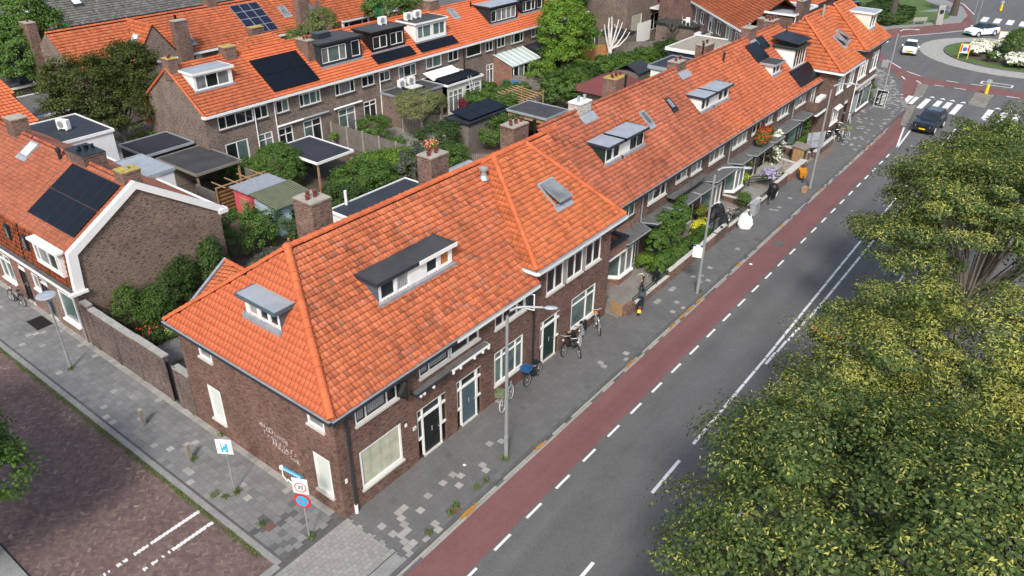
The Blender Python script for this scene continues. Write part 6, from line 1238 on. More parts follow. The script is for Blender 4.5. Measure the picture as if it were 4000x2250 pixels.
# ================================================================ VEGETATION
def leafmesh(name, par, blobs, n, L, Wd, mats, frac=(), clump=.45, nclump=None, up=.5, shell=.75, flat=1.0, droop=0, plume=0):
    """blobs (cx,cy,cz,rx,ry,rz); leaves gathered into clumps spread through the crown's volume"""
    B = np.array(blobs, float); vol = (B[:,3]*B[:,4]*B[:,5])**.7; pr = vol/vol.sum(); nc = nclump or max(12, n//60)
    bi = R.choice(len(B), nc, p=pr); d = R.normal(size=(nc, 3)); d[:,2] = np.where(d[:,2] < -.55, -d[:,2], d[:,2]); d /= np.linalg.norm(d, axis=1)[:,None]
    rad = shell+(1-shell)*R.rand(nc)**.6+R.normal(0, .05, nc)
    C = B[bi,:3]+d*rad[:,None]*B[bi,3:]
    cr = clump*(.6+.8*R.rand(nc)); ci = R.choice(nc, n, p=(cr**2/(cr**2).sum()))
    o = R.normal(size=(n, 3)); o /= np.linalg.norm(o, axis=1)[:,None]; rr_ = R.rand(n)**.45
    if plume: fl = R.rand(n) < .85; o[:,2] = np.where(fl, np.abs(o[:,2])*1.15-.12, o[:,2]); rr_ = .5+.55*R.rand(n)**.6; cr = cr*np.exp(R.normal(0, .25, nc))
    P = C[ci]+o*(rr_*cr[ci])[:,None]*np.array([1, 1, .62*flat])
    if plume: q_ = R.normal(size=n)*cr[ci]*plume; dd_ = d[ci]*np.array([1, 1, .35]); P = P+dd_*q_[:,None]; P[:,2] -= np.abs(q_)*.35
    P[:,2] = np.maximum(P[:,2], .04+.1*R.rand(n))
    nrm = o*.5+d[ci]*.5+np.array([0, 0, up])+R.normal(0, .38, (n, 3)); nrm /= np.linalg.norm(nrm, axis=1)[:,None]
    t = R.normal(size=(n, 3)); t[:,2] -= droop; a = t-nrm*(t*nrm).sum(1)[:,None]; a /= np.linalg.norm(a, axis=1)[:,None]; b = np.cross(nrm, a)
    s = (.65+.7*R.rand(n)); mi = np.zeros(n, int); Ls = L*s; Ws = Wd*s
    if frac:
        prob = frac[0]*np.clip(.25+1.5*(o[:,2]*rr_), 0, 2) if not callable(frac[0]) else frac[0](P, o, rr_)
        cl = (.4+1.2*R.rand(nc))[ci]; sel = R.rand(n) < prob*cl; mi[sel] = 1
        if len(frac) > 1: Ls = np.where(sel, frac[1]*s, Ls); Ws = np.where(sel, frac[2]*s, Ws)
    A_, B_ = a*Ls[:,None]/2, b*Ws[:,None]/2
    fold = nrm*(Ws*.25)[:,None]
    V = np.stack([P-A_, P+B_+fold-A_*.15, P+A_, P-B_+fold-A_*.15], 1).reshape(-1, 3)
    o_ = npmesh(name, V, np.arange(4*n).reshape(n, 4), np.stack([R.rand(n)*90, R.rand(n)*90], 1), mats, mi, par)
    return o_, C, cr
def limbs(name, par, base, C, r0, h, mat='trunk', k=14, lean=(0, 0)):
    b = MB(); base = Vector(base); top = base+Vector((lean[0], lean[1], h)); b.tube([base, base+(top-base)*.5+Vector((rnd.uniform(-.05, .05), rnd.uniform(-.05, .05), 0)), top], [r0, r0*.8, r0*.65], 8)
    t = b.build('trunk', mat, par, smooth=True); b = MB(); idx = R.choice(len(C), min(k, len(C)), replace=False)
    for i in idx:
        q = Vector(C[i]); s = base+(top-base)*rnd.uniform(.55, 1); m = s.lerp(q, .5)+Vector((0, 0, (q-s).length*.12))
        b.tube([s, m, q], [r0*.4, r0*.22, r0*.06], 5, 0)
        for _ in range(2):
            q2 = Vector(C[R.randint(len(C))]); 
            if (q2-q).length < 2.2: b.tube([m, (m+q2)/2+Vector((0,0,.15)), q2], [r0*.18, r0*.1, r0*.03], 4)
    b.build('branches', mat, par)
def tree(name, lab, base, blobs, n, L, Wd, mats, r0, h, group=None, cat='tree', k=16, mat='trunk', **kw):
    T = thing(name, lab, cat, base, group); o, C, cr = leafmesh('crown', T, blobs, n, L, Wd, mats, **kw); limbs('trunk', T, base, C, r0, h, mat, k); return T
def bush(lab, blobs, n, L=.10, Wd=.07, mats=('lf_mid',), cat='shrub', name='shrub', group=None, flowers=None, z0=0, **kw):
    bl = [tuple(q) for q in blobs]; base = (bl[0][0], bl[0][1], z0); T = thing(name, lab, cat, base, group)
    kw.setdefault('clump', .28); kw.setdefault('shell', .6); kw.setdefault('nclump', max(14, n//45))
    m = list(mats) + ([flowers[0]] if flowers else [])
    if flowers: kw['frac'] = (flowers[1], flowers[2], flowers[2])
    o, C, cr = leafmesh('foliage', T, bl, n, L, Wd, m, **kw)
    b = MB()
    for q in bl[:4]:
        for j in range(3): b.tube([(q[0]+rnd.uniform(-.1, .1), q[1]+rnd.uniform(-.1, .1), z0), (q[0]+rnd.uniform(-.4, .4)*q[3], q[1]+rnd.uniform(-.4, .4)*q[4], q[2]+q[5]*.4)], [.04, .015], 5)
    b.build('stem', 'twig', T); return T
# street lindens on the right
def lin(x0): return lambda P, o, r: np.clip(.10+.9*o[:,2]*r, .02, 1)*x0
LG = 'street linden trees along the road'
def linden(lb, base, blobs, n, nc, k, fr, L=.112, mat='trunk'):
    tree('linden_tree', lb, base, blobs, n, L, L*.8, ['lf_linden', 'bract'], .24, 4.5, LG, k=k, frac=(lin(fr), L*1.0, L*.34), clump=.66, nclump=nc, shell=.55, up=.35, flat=.8, plume=.3, mat=mat)
linden('nearest street linden, darker green crown filling the lower right corner', (3.6, -17.6, 0), [(3.6, -17.4, 7.0, 4.7, 5.0, 4.0), (.4, -15.0, 5.8, 2.5, 2.7, 2.4), (5.9, -14.5, 6.2, 2.7, 2.8, 2.4), (2.7, -19.8, 8.3, 4.0, 3.7, 3.0), (-1.3, -17.8, 6.4, 2.6, 3.1, 2.5)], 135000, 430, 26, .55)
linden('second street linden, its crown thick with yellow flower bracts', (12.6, -17.4, 0), [(12.3, -17.3, 6.9, 4.6, 5.0, 3.5), (9.2, -14.9, 6.2, 2.6, 2.8, 2.4), (14.2, -14.4, 5.9, 2.7, 2.8, 2.3), (12.8, -20.6, 7.3, 4.2, 3.5, 2.9), (8.6, -18.8, 7.0, 2.6, 3.0, 2.6)], 130000, 430, 26, 1.7, .112)
linden('third street linden with a loose crown reaching over the centre line', (24.6, -15.9, 0), [(26.2, -15.7, 7.4, 4.2, 4.5, 3.6), (23.2, -12.8, 6.5, 2.3, 2.1, 1.9), (28.0, -12.9, 7.8, 2.5, 2.3, 2.2), (26.0, -18.6, 7.6, 3.3, 3.2, 2.7)], 72000, 270, 40, .8, .125, 'twig')
linden('fourth street linden, the farthest, beside the black car', (34.0, -15.4, 0), [(33.4, -15.3, 7.2, 3.9, 4.0, 3.4), (36.6, -14.2, 6.6, 2.6, 2.5, 2.3), (30.8, -14.4, 7.6, 2.4, 2.4, 2.3)], 46000, 210, 24, .8, .135)
# left street tree
tree('maple_tree', 'dark street tree with yellow-tipped leaves at the left edge of the side street', (-9.9, 8.2, 0), [(-9.9, 7.9, 5.6, 2.3, 2.4, 2.2), (-8.5, 9.2, 5.1, 1.4, 1.6, 1.4), (-8.7, 7.2, 4.7, 1.4, 1.5, 1.2), (-12, 8, 6.5, 3, 3.2, 2.8)], 38000, .13, .10, ['lf_mid', 'fl_yellow'], .18, 3.0, k=16, frac=(.006,), clump=.45)
tree('street_tree', 'broad street tree just outside the left edge that shades the side street', (-13.5, 12.5, 0), [(-13.5, 12.5, 7, 3.6, 4.2, 3.2)], 26000, .16, .12, ['lf_dark'], .2, 3.5, k=12)
# garden trees
tree('dark_tree', 'big dark olive tree beside the gable of the middle row', (15.6, 43.2, 0), [(13.6, 43.8, 5.6, 3.6, 2.8, 2.7), (17.6, 44.2, 6.0, 2.6, 2.5, 2.6), (15.3, 41.5, 4.0, 2.8, 2.2, 2.3), (12.0, 43, 4.6, 1.9, 1.9, 1.7), (18.5, 45.0, 6.6, 1.6, 1.8, 1.6)], 42000, .16, .10, ['lf_bigtree'], .22, 2.5, k=26, clump=.55, mat='twig', nclump=520, shell=.5)
tree('far_left_tree', 'mid green tree in front of the grey tiled roof at the upper left', (16.4, 58.2, 0), [(15.8, 58.5, 5.2, 2.5, 2.4, 3.8), (17.6, 60.5, 8.2, 2.0, 1.8, 2.2), (18.8, 59.8, 6.6, 2.2, 1.8, 2.2)], 26000, .19, .13, ['lf_mid'], .2, 3, k=16, clump=.5)
tree('olive_tree', 'pale olive tree on a thin trunk in the middle garden', (33.6, 27.2, 0), [(33.6, 27.8, 3.0, 2.3, 1.9, 1.0), (32.3, 27.4, 2.5, 1.2, 1.2, .7), (35.2, 27.6, 2.5, 1.4, 1.2, .7)], 13000, .11, .06, ['lf_pale'], .07, 1.7, k=14, clump=.36)
tree('bright_tree', 'tall bright green tree in front of the middle row', (57.5, 28.4, 0), [(57.2, 29.0, 4.6, 3.4, 2.6, 2.9), (60.5, 29, 4.0, 2.0, 2.0, 2.1), (56.4, 28.4, 2.6, 2.8, 2.2, 1.9), (58, 30, 7.0, 2.1, 1.8, 1.7)], 30000, .19, .14, ['lf_bright'], .2, 2.0, k=14, clump=.6, nclump=330, shell=.6)
tree('back_row_tree', 'loose olive green tree in front of the back row gable', (37.8, 46.4, 0), [(37.0, 46.5, 4.6, 2.3, 1.8, 1.6), (39.8, 47, 5.6, 1.6, 1.5, 1.9), (34.6, 45.4, 4.0, 1.8, 1.4, .9)], 13000, .16, .09, ['lf_pale', 'lf_mid'], .13, 2.5, k=14, clump=.5, frac=(.6, .16, .09))
tree('villa_tree', 'dark tree crowding the villa at the top edge', (72.5, 39.5, 0), [(71.5, 39.5, 5.0, 3.8, 2.6, 3.6), (75.5, 40, 5.4, 2.2, 2, 3.2), (68.6, 40.5, 6.4, 2.4, 2, 3.2)], 26000, .22, .15, ['lf_dark'], .2, 3, k=14, clump=.6)
tree('ridge_tree', 'small green tree above the ridge near the two rooftop air conditioners', (49, 48, 0), [(49.5, 47.5, 6.0, 3.0, 2, 1.7), (53, 48, 6.6, 2, 1.8, 1.5)], 9000, .2, .14, ['lf_mid'], .16, 4, k=8, clump=.6)
# whitewashed tree, bare trees
WT = thing('whitewashed_tree', 'leafless whitewashed tree with upright stubs', 'tree', (67.0, 29.0, 0)); b = MB(); base = Vector((66.2, 28.6, 0))
b.tube([base, base+Vector((.1, .1, 1.8))], [.28, .22], 8); b.build('trunk', 'whitebark', WT)
for k, (dx, dy, h_, r_) in enumerate([(-.9, .9, 4.2, .12), (-.3, .5, 4.9, .14), (.2, .2, 5.0, .15), (1.2, -.3, 4.6, .12), (1.7, -.7, 4.3, .1), (2.4, -1.2, 3.6, .1), (2.9, -1.6, 3.2, .09), (-.6, .2, 3.6, .1)]):
    b = MB(); b.tube([base+Vector((.1, .05, .7+.12*k)), base+Vector((dx*.35, dy*.35, h_*.55)), base+Vector((dx*.62+rnd.uniform(-.1,.1), dy*.62, h_*.8)), base+Vector((dx*.75+rnd.uniform(-.15,.15), dy*.75, h_))], [r_*1.1, r_*.9, r_*.65, r_*.5], 7); b.build('limb', 'whitebark', WT)
PT = thing('pollarded_tree', 'small bare pollarded tree by the red brick garden wall', 'tree', (75.5, 25.6, 0)); b = MB(); base = Vector((75.5, 25.6, 0)); b.tube([base, base+Vector((.1, 0, 1.6)), base+Vector((0, .1, 2.4))], [.22, .18, .2], 7); b.build('trunk', 'trunk', PT); b = MB()
for k in range(12): a = k*2.4; b.tube([base+Vector((0, 0, 2.2)), base+Vector((.6*math.cos(a), .6*math.sin(a), 2.9)), base+Vector((1.1*math.cos(a), 1.1*math.sin(a), 3.2+.3*(k % 4)))], [.09, .06, .02], 5)
b.build('branches', 'trunk', PT)
BU = bush
BU('round clipped laurel beside the black shelter roof', [(18.9, 28.0, 1.7, 1.95, 1.8, 1.6)], 16000, .13, .06, ('lf_mid',), shell=.82, clump=.25, nclump=700)
hedge = [((24.5, 23.5, .9), (2.6, 2.0, 1.1), 'lf_bright', 'yellow green bush in the middle of the planted garden'), ((21.5, 22.2, 1.1), (2.2, 2.0, 1.3), 'lf_mid', 'large green shrub behind the long rear addition'), ((26.0, 21.0, 1.1), (1.9, 1.6, 1.3), 'lf_grey', 'grey green castor-like shrub left of the chimney with flowers'), ((28.5, 20.5, 1.0), (1.8, 1.5, 1.2), 'lf_dark', 'dark shrub right of the flower-topped chimney'), ((18.6, 20.8, .9), (1.6, 1.6, 1.1), 'lf_dark', 'dark shrub above the pale blue shed'), ((31.5, 23.8, 1.1), (2.4, 1.6, 1.3), 'lf_dark', 'dark spreading shrub in front of the olive tree'), ((36.2, 22.6-1.3, 1.1), (2.0, 1.4, 1.2), 'lf_dark', 'dense dark bush before the solar garden house'), ((39.4, 23.6, 1.6), (1.3, 1.2, 1.5), 'lf_mid', 'ivy covered mound at the corner of the solar garden house'), ((42, 28.2, .9), (1.6, 1.5, 1.1), 'lf_mid', 'green bush before the white garden room'), ((45.8, 27.8, .8), (2.2, 1.5, .9), 'lf_mid', 'flowering border bush left of the wheelie bins'), ((30.3, 30.3, .9), (1.4, 1.2, 1.1), 'lf_mid', 'feathery bush at the French doors of the middle row'),
 ((48.5, 23.0, 1.6), (2.5, 2.0, 1.9), 'lf_dark', 'rounded dark green tree-bush left of the wine red shed'), ((53.5, 25.6, 1.1), (3.0, 2.2, 1.3), 'lf_dark', 'thick dark hedge below the bright tree'), ((59.5, 24.6, 1.1), (3.8, 2.2, 1.3), 'lf_mid', 'broad ivy mass under the whitewashed tree'), ((64.2, 23.6, 1.1), (1.9, 1.5, 1.3), 'lf_mid', 'mid green bush before the long grey fence'), ((67.8, 23.0, 1.2), (1.6, 1.4, 1.4), 'lf_dark', 'dark conifer-like bush before the long grey fence'), ((55.5, 15.6, 1.2), (2.4, 1.6, 1.4), 'lf_bright', 'yellow green bush between the wine red shed and the ridge'), ((61.5, 19.5, .9), (1.6, 1.4, 1.1), 'lf_bright', 'yellow green bush right of the dark gable shed'), ((71.5, 24.2, .8), (1.4, 1.2, 1.4), 'lf_dark', 'dark pointed shrub beside the bare pollard'),
 ((11.4, 21.8, 1.0), (1.8, 1.7, 1.4), 'lf_mid', 'green hedge block behind the gable house'), ((14.6, 19.0, 1.1), (1.6, 1.5, 1.4), 'lf_dark', 'leafy shrub right of the pale blue shed'), ((10.6, 17.3, .7), (1.8, 1.1, .9), 'lf_grey', 'grey flowering shrub behind the hip of the corner house'), ((18.6, 31.5, .7), (1.3, 1.0, .8), 'lf_mid', 'low hedge below the French doors at the gable end'), ((17.3, 32.3, .9), (.5, .5, 1.0), 'lf_bright', 'small bright climber beside the first French doors'), ((23.2, 33-2.3, .5), (.8, .8, .6), 'lf_bright', 'small bright bush behind the round laurel'), ((28.8, 26.4, .7), (1.0, .9, .7), 'lf_dark', 'small dark shrub against the board fence'),
 ((16.3, 40.9, .9), (1.2, 1.5, 1.1), 'lf_mid', 'green shrub under the big dark tree'), ((46.2, 31.0, .6), (1.0, .8, .8), 'lf_mid', 'leafy bush between garden room and lean-to'), ((52.2, 28.6, 1.4), (1.5, 1.2, 1.4), 'lf_bright', 'bright climber on the slatted fence by the lean-to'), ((13.6, 66.5, 1.2), (1.8, 1.2, 1.6), 'lf_grey', 'grey green shrub by the low shed at the upper left')]
for (c, r_, m_, lb) in hedge:
    r_ = tuple(v*1.14 for v in r_); m_ = {'lf_dark': 'lf_mid'}.get(m_, m_) if (int(c[0]*7) % 2) else m_
    BU(lb, [(*c, *r_), (c[0]+r_[0]*.4, c[1]-r_[1]*.3, c[2]+.2*r_[2], r_[0]*.7, r_[1]*.6, r_[2]*.8)], int(1500*r_[0]*r_[1])+1200, .13 if c[0] < 45 else .16, .085 if c[0] < 45 else .11, (m_,), clump=.32, group='garden shrubs')
BU('small dark red shrub beside the garden room', [(39.6, 28.2, 1.0, .55, .5, .9)], 1500, .1, .07, ('lf_red',)); BU('pale hydrangea bush before the white rear extension', [(64.8, 20.9, .9, 1.3, .8, .8)], 2500, .14, .1, ('lf_mid',), flowers=('fl_white', .5, .26))
BU('bed of red and violet flowers below the board fence', [(26.2, 26.5, .4, 1.3, .8, .4)], 2200, .09, .06, ('lf_mid',), flowers=('fl_purple', .25, .12)); BU('violet flowers beside the trellis fence', [(12.4, 17.6, .5, .6, .5, .5)], 900, .08, .05, ('lf_mid',), flowers=('fl_purple', .4, .1))
# L garden and courtyard
BU('feathery light green conifer at the end of the garden wall', [(2.0, 19.0-.6, 1.5, .9, .55, 1.5), (2.9, 18.0, 1.1, 1.0, .7, 1.1)], 6000, .12, .045, ('lf_mid',)); BU('dense dark green climber mound against the gable wall', [(4.2, 18.3, 1.3, 1.5, .7, 1.4), (5.2, 18.5, 1.9, .9, .5, 1.3), (3.2, 18.0, .9, 1.2, .7, .9)], 14000, .11, .05, ('lf_dark',)); BU('tall dark ivy column beside the gable wall', [(6.9, 18.3, 1.7, .7, .6, 1.8)], 6500, .12, .08, ('lf_dark',), shell=.8)
BU('small yellow edged bush by the courtyard', [(3.1, 16.4, .4, .45, .4, .45)], 2000, .09, .05, ('lf_bright', 'fl_white'), frac=(.3, .08, .04)); BU('second yellow edged bush by the tiled outbuilding', [(4.0, 16.9, .4, .4, .35, .45)], 1600, .09, .05, ('lf_bright',)); BU('bed of red flowers beside the courtyard', [(2.1, 17.0, .35, .9, .7, .4)], 2400, .16, .06, ('lf_dark',), flowers=('fl_red', .07, .13)); BU('potted plant beside the corner house wall', [(3.2, 11.6, .5, .2, .2, .35)], 400, .08, .05, ('lf_mid',))
b = MB(); b.lathe((3.1, 11.2, 0), [(.14, 0), (.2, .2), (.22, .22), (.18, .2), (.16, .14)], 12); tag(b.build('flower_pot', 'orange'), 'round terracotta pot on the courtyard paving', 'pot')
# front gardens
FG = 'front garden plants'
tree('young_tree', 'leafy young tree over the front garden wall by the white enclosure wall', (26.6, .55, 0), [(26.8, .5, 2.0, 1.1, .85, 1.3), (25.4, .5, 1.7, .8, .7, .7)], 7500, .12, .08, ['lf_mid'], .05, 1.4, k=8, clump=.28)
tree('young_tree', 'taller young tree climbing beside the black front door', (28.6, .8, 0), [(28.8, .8, 1.9, .8, .6, 1.2), (29.6, 1.15, 2.4, .35, .3, .9)], 5000, .12, .08, ['lf_mid'], .05, 1.5, k=8, clump=.26)
BU('clipped leafy hedge behind the low front wall', [(27.6, -.35, .6, 2.6, .45, .6), (25.0, -.25, .7, 1.0, .5, .8), (30.0, -.3, .55, 1.4, .4, .5)], 9000, .11, .08, ('lf_mid',), group=FG); BU('bright round shrub by the wall of the first front garden', [(24.7, .75, .55, .6, .55, .6)], 2500, .1, .07, ('lf_bright',), group=FG); BU('low dark creeper at the foot of the taller block', [(19.7, 1.0, .3, .5, .4, .3)], 1200, .1, .06, ('lf_mid',), group=FG)
BU('yellow flowering plant behind the blue bicycle', [(31.3, .3, .45, 1.0, .4, .4)], 2600, .09, .06, ('lf_bright',), flowers=('fl_yellow', .8, .11), group=FG); BU('rust tinged shrub below the white bay window', [(33.2, 1.1, .6, .7, .35, .6)], 1600, .09, .06, ('lf_mid', 'leafO'), frac=(.4, .08, .06), group=FG); BU('potted green shrub on the grey terrace', [(36.8, -.3, .8, .4, .4, .45)], 1600, .1, .06, ('lf_mid',), group=FG)
BU('yellowing climber on the bay window corner', [(40.2, 1.2, 1.2, .3, .3, 1.3), (40.6, 1.2, 1.8, .4, .3, .6)], 1600, .12, .08, ('lf_bright', 'fl_yellow'), frac=(.3, .1, .07), group=FG); BU('white flowering climber hiding the front door', [(45.9, 1.1, 1.4, .75, .45, 1.45), (45.6, 1.2, 2.7, .5, .4, .5)], 6500, .11, .08, ('lf_dark',), flowers=('fl_white', .75, .17), group=FG)
BU('round red geranium basket under the upper windows', [(43.0, 1.15, 3.45, 1.0, .4, .6)], 5200, .11, .08, ('lf_mid',), flowers=('fl_red', .42, .11), z0=3.3, group=FG); BU('lilac hydrangea in front of the dark steps', [(42.0, -.1, .9, .5, .45, .5)], 1500, .12, .09, ('lf_mid',), flowers=('fl_purple', 2.2, .14), group=FG); BU('green creeper beside the dark bay window', [(53.0, 1.3, 1.3, .5, .3, 1.4)], 2600, .12, .08, ('lf_mid',), group=FG); BU('rounded hedge bush behind the wooden bin shelter', [(51.0, .5, .55, 1.5, .6, .7)], 3200, .11, .08, ('lf_bright',), group=FG); BU('green climber on the corner of the shop', [(68.9, .5, 1.0, .3, .6, 1.3)], 1800, .14, .1, ('lf_mid',), group=FG); BU('tuft of grass at the shop house door', [(59.0, -.1, .2, .4, .25, .25)], 400, .14, .04, ('lf_bright',), group=FG)
BU('potted flowers on the brick chimney', [(12.4, 6.5, 10.1, .22, .2, .16)], 320, .08, .06, ('lf_mid',), flowers=('fl_mixed', .9, .08), z0=10.0)
BU('potted plant on the crate beside the board fence', [(27.2, 31.6, .95, .3, .3, .3)], 500, .12, .05, ('lf_bright',))
# roundabout and park
for k, (x, y, rx, lb) in enumerate([(99.5, -4.3, 2.0, 'white hydrangea bank beside the yellow rimmed sign'), (96.6, -3.9, 1.1, 'small white hydrangea nearest the colourful sign'), (95.0, -9.0, 2.2, 'long white hydrangea bank at the near edge of the roundabout'), (102.5, -6.5, 1.6, 'white hydrangea left of the clipped yew'), (94.8, -6.2, .7, 'low green bush in the roundabout bed')]):
    BU(lb, [(x, y, .75, rx, rx*.6, .6), (x+.4, y-.5, .7, rx*.8, rx*.5, .55)], int(2600*rx), .17, .12, ('lf_mid',), flowers=('fl_white', 1.1 if k != 4 else .05, .3), group='roundabout shrubs', z0=.05)
BU('tall clipped yew dome on the roundabout', [(99.0, -8.3, 1.5, 1.75, 1.75, 1.9)], 16000, .12, .08, ('lf_mid',), shell=.93, clump=.14, nclump=1800, z0=.05); BU('green shrub right of the clipped yew at the frame edge', [(100.5, -11.0, .9, 1.4, 1.2, .9)], 3000, .16, .11, ('lf_bright',), z0=.05)
BU('dark clipped hedge behind the park bench', [(113.5, 8.8, .7, 6.0, 1.5, .9), (110, 10.5, .7, 3, 1.5, .9)], 16000, .2, .14, ('lf_dark',), shell=.85); BU('second dark hedge beside the parked cars', [(118, 12.5, .7, 5.0, 2.0, .9)], 10000, .2, .14, ('lf_dark',), shell=.85)
BU('climbing shrub on the brick wall left of the parked cars', [(98.7, 17.5, 1.6, .6, .8, 1.8)], 2500, .18, .12, ('lf_bright',))
for x, y, lb in ((110.2, 9.0, 'thick bare park tree trunk left of the memorial stone'), (122.6, 3.3, 'leaning street tree trunk by the far zebra crossing')):
    T = thing('park_tree', lb, 'tree', (x, y, 0)); b = MB(); b.tube([(x, y, 0), (x+.1, y, 2.5), (x+.5, y+.2, 6), (x+.9, y+.4, 9)], [.55, .42, .36, .3], 10); b.build('trunk', 'trunk', T)
    leafmesh('crown', T, [(x+1.2, y+.6, 10.5 if x < 115 else 6.6, 3.2, 3.2, 2.6) if x < 115 else (x+.6, y+.2, 5.6, 1.6, 1.6, 1.6)], 5000, .22, .16, ['lf_mid'])
# weeds and fallen leaves (uncountable)
def scatter(name, lab, cat, pts, n, s, mats, z=.01, L=.09, W_=.05, flat=.2):
    P = np.array(pts)[R.randint(len(pts), size=n)]+np.stack([R.normal(0, s[0], n), R.normal(0, s[1], n), np.zeros(n)], 1); P[:,2] = z+R.rand(n)*.05*flat*5
    th = R.rand(n)*6.28; a = np.stack([np.cos(th), np.sin(th), R.normal(0, flat*2, n)], 1)*L/2; b_ = np.stack([-np.sin(th), np.cos(th), R.normal(0, flat, n)], 1)*W_/2
    V = np.stack([P-a, P+b_, P+a, P-b_], 1).reshape(-1, 3); return tag(npmesh(name, V, np.arange(4*n).reshape(n, 4), R.rand(n, 2)*90, mats), lab, cat, kind='stuff')
kp = [(-3.08-abs(rnd.gauss(0, .06)), y, RZ) for y in np.arange(1.2, 30, .12) for _ in range(int(1+2*abs(math.sin(y*.9)+.4*math.sin(y*2.7))))]
scatter('kerb_weeds', 'green weeds and moss growing along the kerb of the side street', 'weeds', kp, 2600, (.06, .10), 'weed', RZ+.02, .10, .04)
scatter('gutter_leaves', 'small heaps of orange fallen leaves in the main kerb gutter', 'leaves', [(x, -3.42, 0) for x in (3.1, 3.2, 3.4, 8.0, 15.8, 20.3, 21.4, 22.4, 23.6, 29, 36, 44, 52, 56, 59, 60)], 1300, (.18, .05), 'leafO', RZ+.03, .09, .06, .1)
scatter('pole_weeds', 'tufts of green weeds around poles and paving joints', 'weeds', [(6.45, -2.8, 0), (6.3, -2.75, 0), (6.5, -2.75, 0), (-1.72, 4.5, 0), (-1.8, 4.45, 0), (-1.42, .3, 0), (3.1, -2.9, 0), (2.7, -3.0, 0), (4.9, -3.0, 0), (24.3, -3.0, 0), (-1.7, 7.5, 0), (.1, 18.9, 0), (-1.75, 17.8, 0), (-2.2, 4.6, 0), (-2.4, 5, 0), (1.4, -3.0, 0), (.1, 10.1, 0), (-.1, 7.9, 0), (-2.2, 2.3, 0), (4.4, -2.9, 0)], 800, (.08, .08), 'weed', .02, .12, .035, .6)
scatter('dry_leaves', 'dry leaves on the pavement near the far orange cargo bicycle', 'leaves', [(50, -1.2, 0), (51.5, -1.2, 0), (53, -1.2, 0), (48, -1.6, 0)], 260, (.6, .15), 'leafO', .012, .08, .05, .05)
scatter('courtyard_moss', 'moss between the courtyard paving and its wall', 'moss', [(x, 15.2-.5*x, 0) for x in (.8, 1.2, 1.8, 2.2)]+[(.4, y, 0) for y in (12.5, 13, 13.6)], 900, (.12, .12), 'weed', .01, .08, .03)
b = MB(); b.box(5.02, 5.12, -1.72, -1.6, .002, .012); tag(b.build('paper_scrap', 'white'), 'small white scrap of paper on the pavement', 'litter')
b = MB(); b.cyl((29.6, -4.0, RZ+.005), (29.6, -4.0, RZ+.02), .1, n=8); tag(b.build('litter_cup', 'white'), 'small white litter in the red cycle lane', 'litter')
# ================================================================ LOW FRONT WALLS AND RAILINGS
def lowwall(lab, pts, h, m='brickB', t=.24, cop='stone', rail=False):
    Wn = thing('front_wall', lab, 'wall', (pts[0][0], pts[0][1], 0), 'low front garden walls'); b = MB(); c = MB(); r_ = MB()
    for i in range(len(pts)-1):
        p, q = Vector((*pts[i], 0)), Vector((*pts[i+1], 0)); d = (q-p); L = d.length; d.normalize(); A_ = (d, (-d.y, d.x, 0), (0,0,1))
        b.obox(p, A_, (0, L, -t/2, t/2, -.02, h)); c.obox(p, A_, (0, L, -t/2-.02, t/2+.02, h, h+.05))
        if rail:
            for z in (h+.2, h+.38): r_.obox(p, A_, (0, L, -.02, .02, z, z+.035))
            n = max(1, round(L/1.4))
            for k in range(n+1): r_.obox(p+d*(L*k/n), A_, (-.02, .02, -.02, .02, h+.05, h+.42))
    b.build('brickwork', m, Wn); c.build('coping', cop, Wn)
    if rail: r_.build('railing', 'dgreen' if h > .3 else 'black', Wn)
    return Wn
lowwall('pinkish low wall with a dark railing beside the scooter', [(19.35, -.95), (20.1, -1.05)], .62, 'brickR', cop='brickR')
lowwall('low wall with railing running past the parked scooter', [(20.1, -1.0), (24.2, -1.0)], .42, 'brickR', rail=True); lowwall('low brick wall in front of the leafy hedge', [(24.3, -1.0), (30.6, -1.0)], .68, 'brickR'); lowwall('taller brick pier wall in front of the blue bicycle', [(30.7, -1.0), (32.2, -1.0)], .75, 'brickB')
lowwall('low wall with green railing beside the covered motorbikes', [(32.7, -1.0), (36.2, -1.0)], .42, 'brickB', rail=True); lowwall('brick wall behind the grey utility cabinet', [(36.3, -.95), (38.2, -.95)], .62, 'brickB'); lowwall('low wall with black railing behind the black cargo bicycle', [(38.3, -.95), (41.0, -.95)], .3, 'brickB', rail=True); lowwall('brick wall block beside the lilac hydrangea', [(41.3, -.9), (43.6, -.9)], .72, 'brickB'); lowwall('broad brick wall behind the orange cargo bicycle', [(44.0, -.8), (47.6, -.8)], .62, 'brickpink', t=.5); lowwall('low stone-capped wall below the blank sign', [(50.2, -.75), (55.4, -.75)], .5, 'brickB')
lowwall('dividing wall between two front gardens by the cabinet', [(37.5, -.9), (37.5, 1.5)], .4, 'brickB'); lowwall('dividing wall beside the white climber', [(46.2, -.6), (46.6, 1.4)], .7, 'brickwhite'); lowwall('dividing wall below the brick balcony', [(49.6, -.6), (49.6, 1.4)], .6, 'brickB')
b = MB(); b.box(18.95, 18.99, -.55, .2, 0, .9) if 0 else None
b = MB(); b.obox((19.12, -.95, .0), ((.25, .97, 0), (-.97, .25, 0), (0,0,1)), (0, .9, 0, .03, .05, .78)); tag(b.build('garden_gate', 'timber'), 'small rusty garden gate standing open by the scooter', 'gate')
b = MB()
for k in range(3): b.tube([(41.0, 1.0, .35+.22*k), (43.4, -.7, .35+.22*k)], .03, 5)
b.tube([(41.0, 1.0, 0), (41.0, 1.0, .95)], .04, 5); b.tube([(43.3, -.65, 0), (43.3, -.65, .9)], .04, 5); tag(b.build('handrail', 'black'), 'black triple handrail beside the dark steps', 'railing')
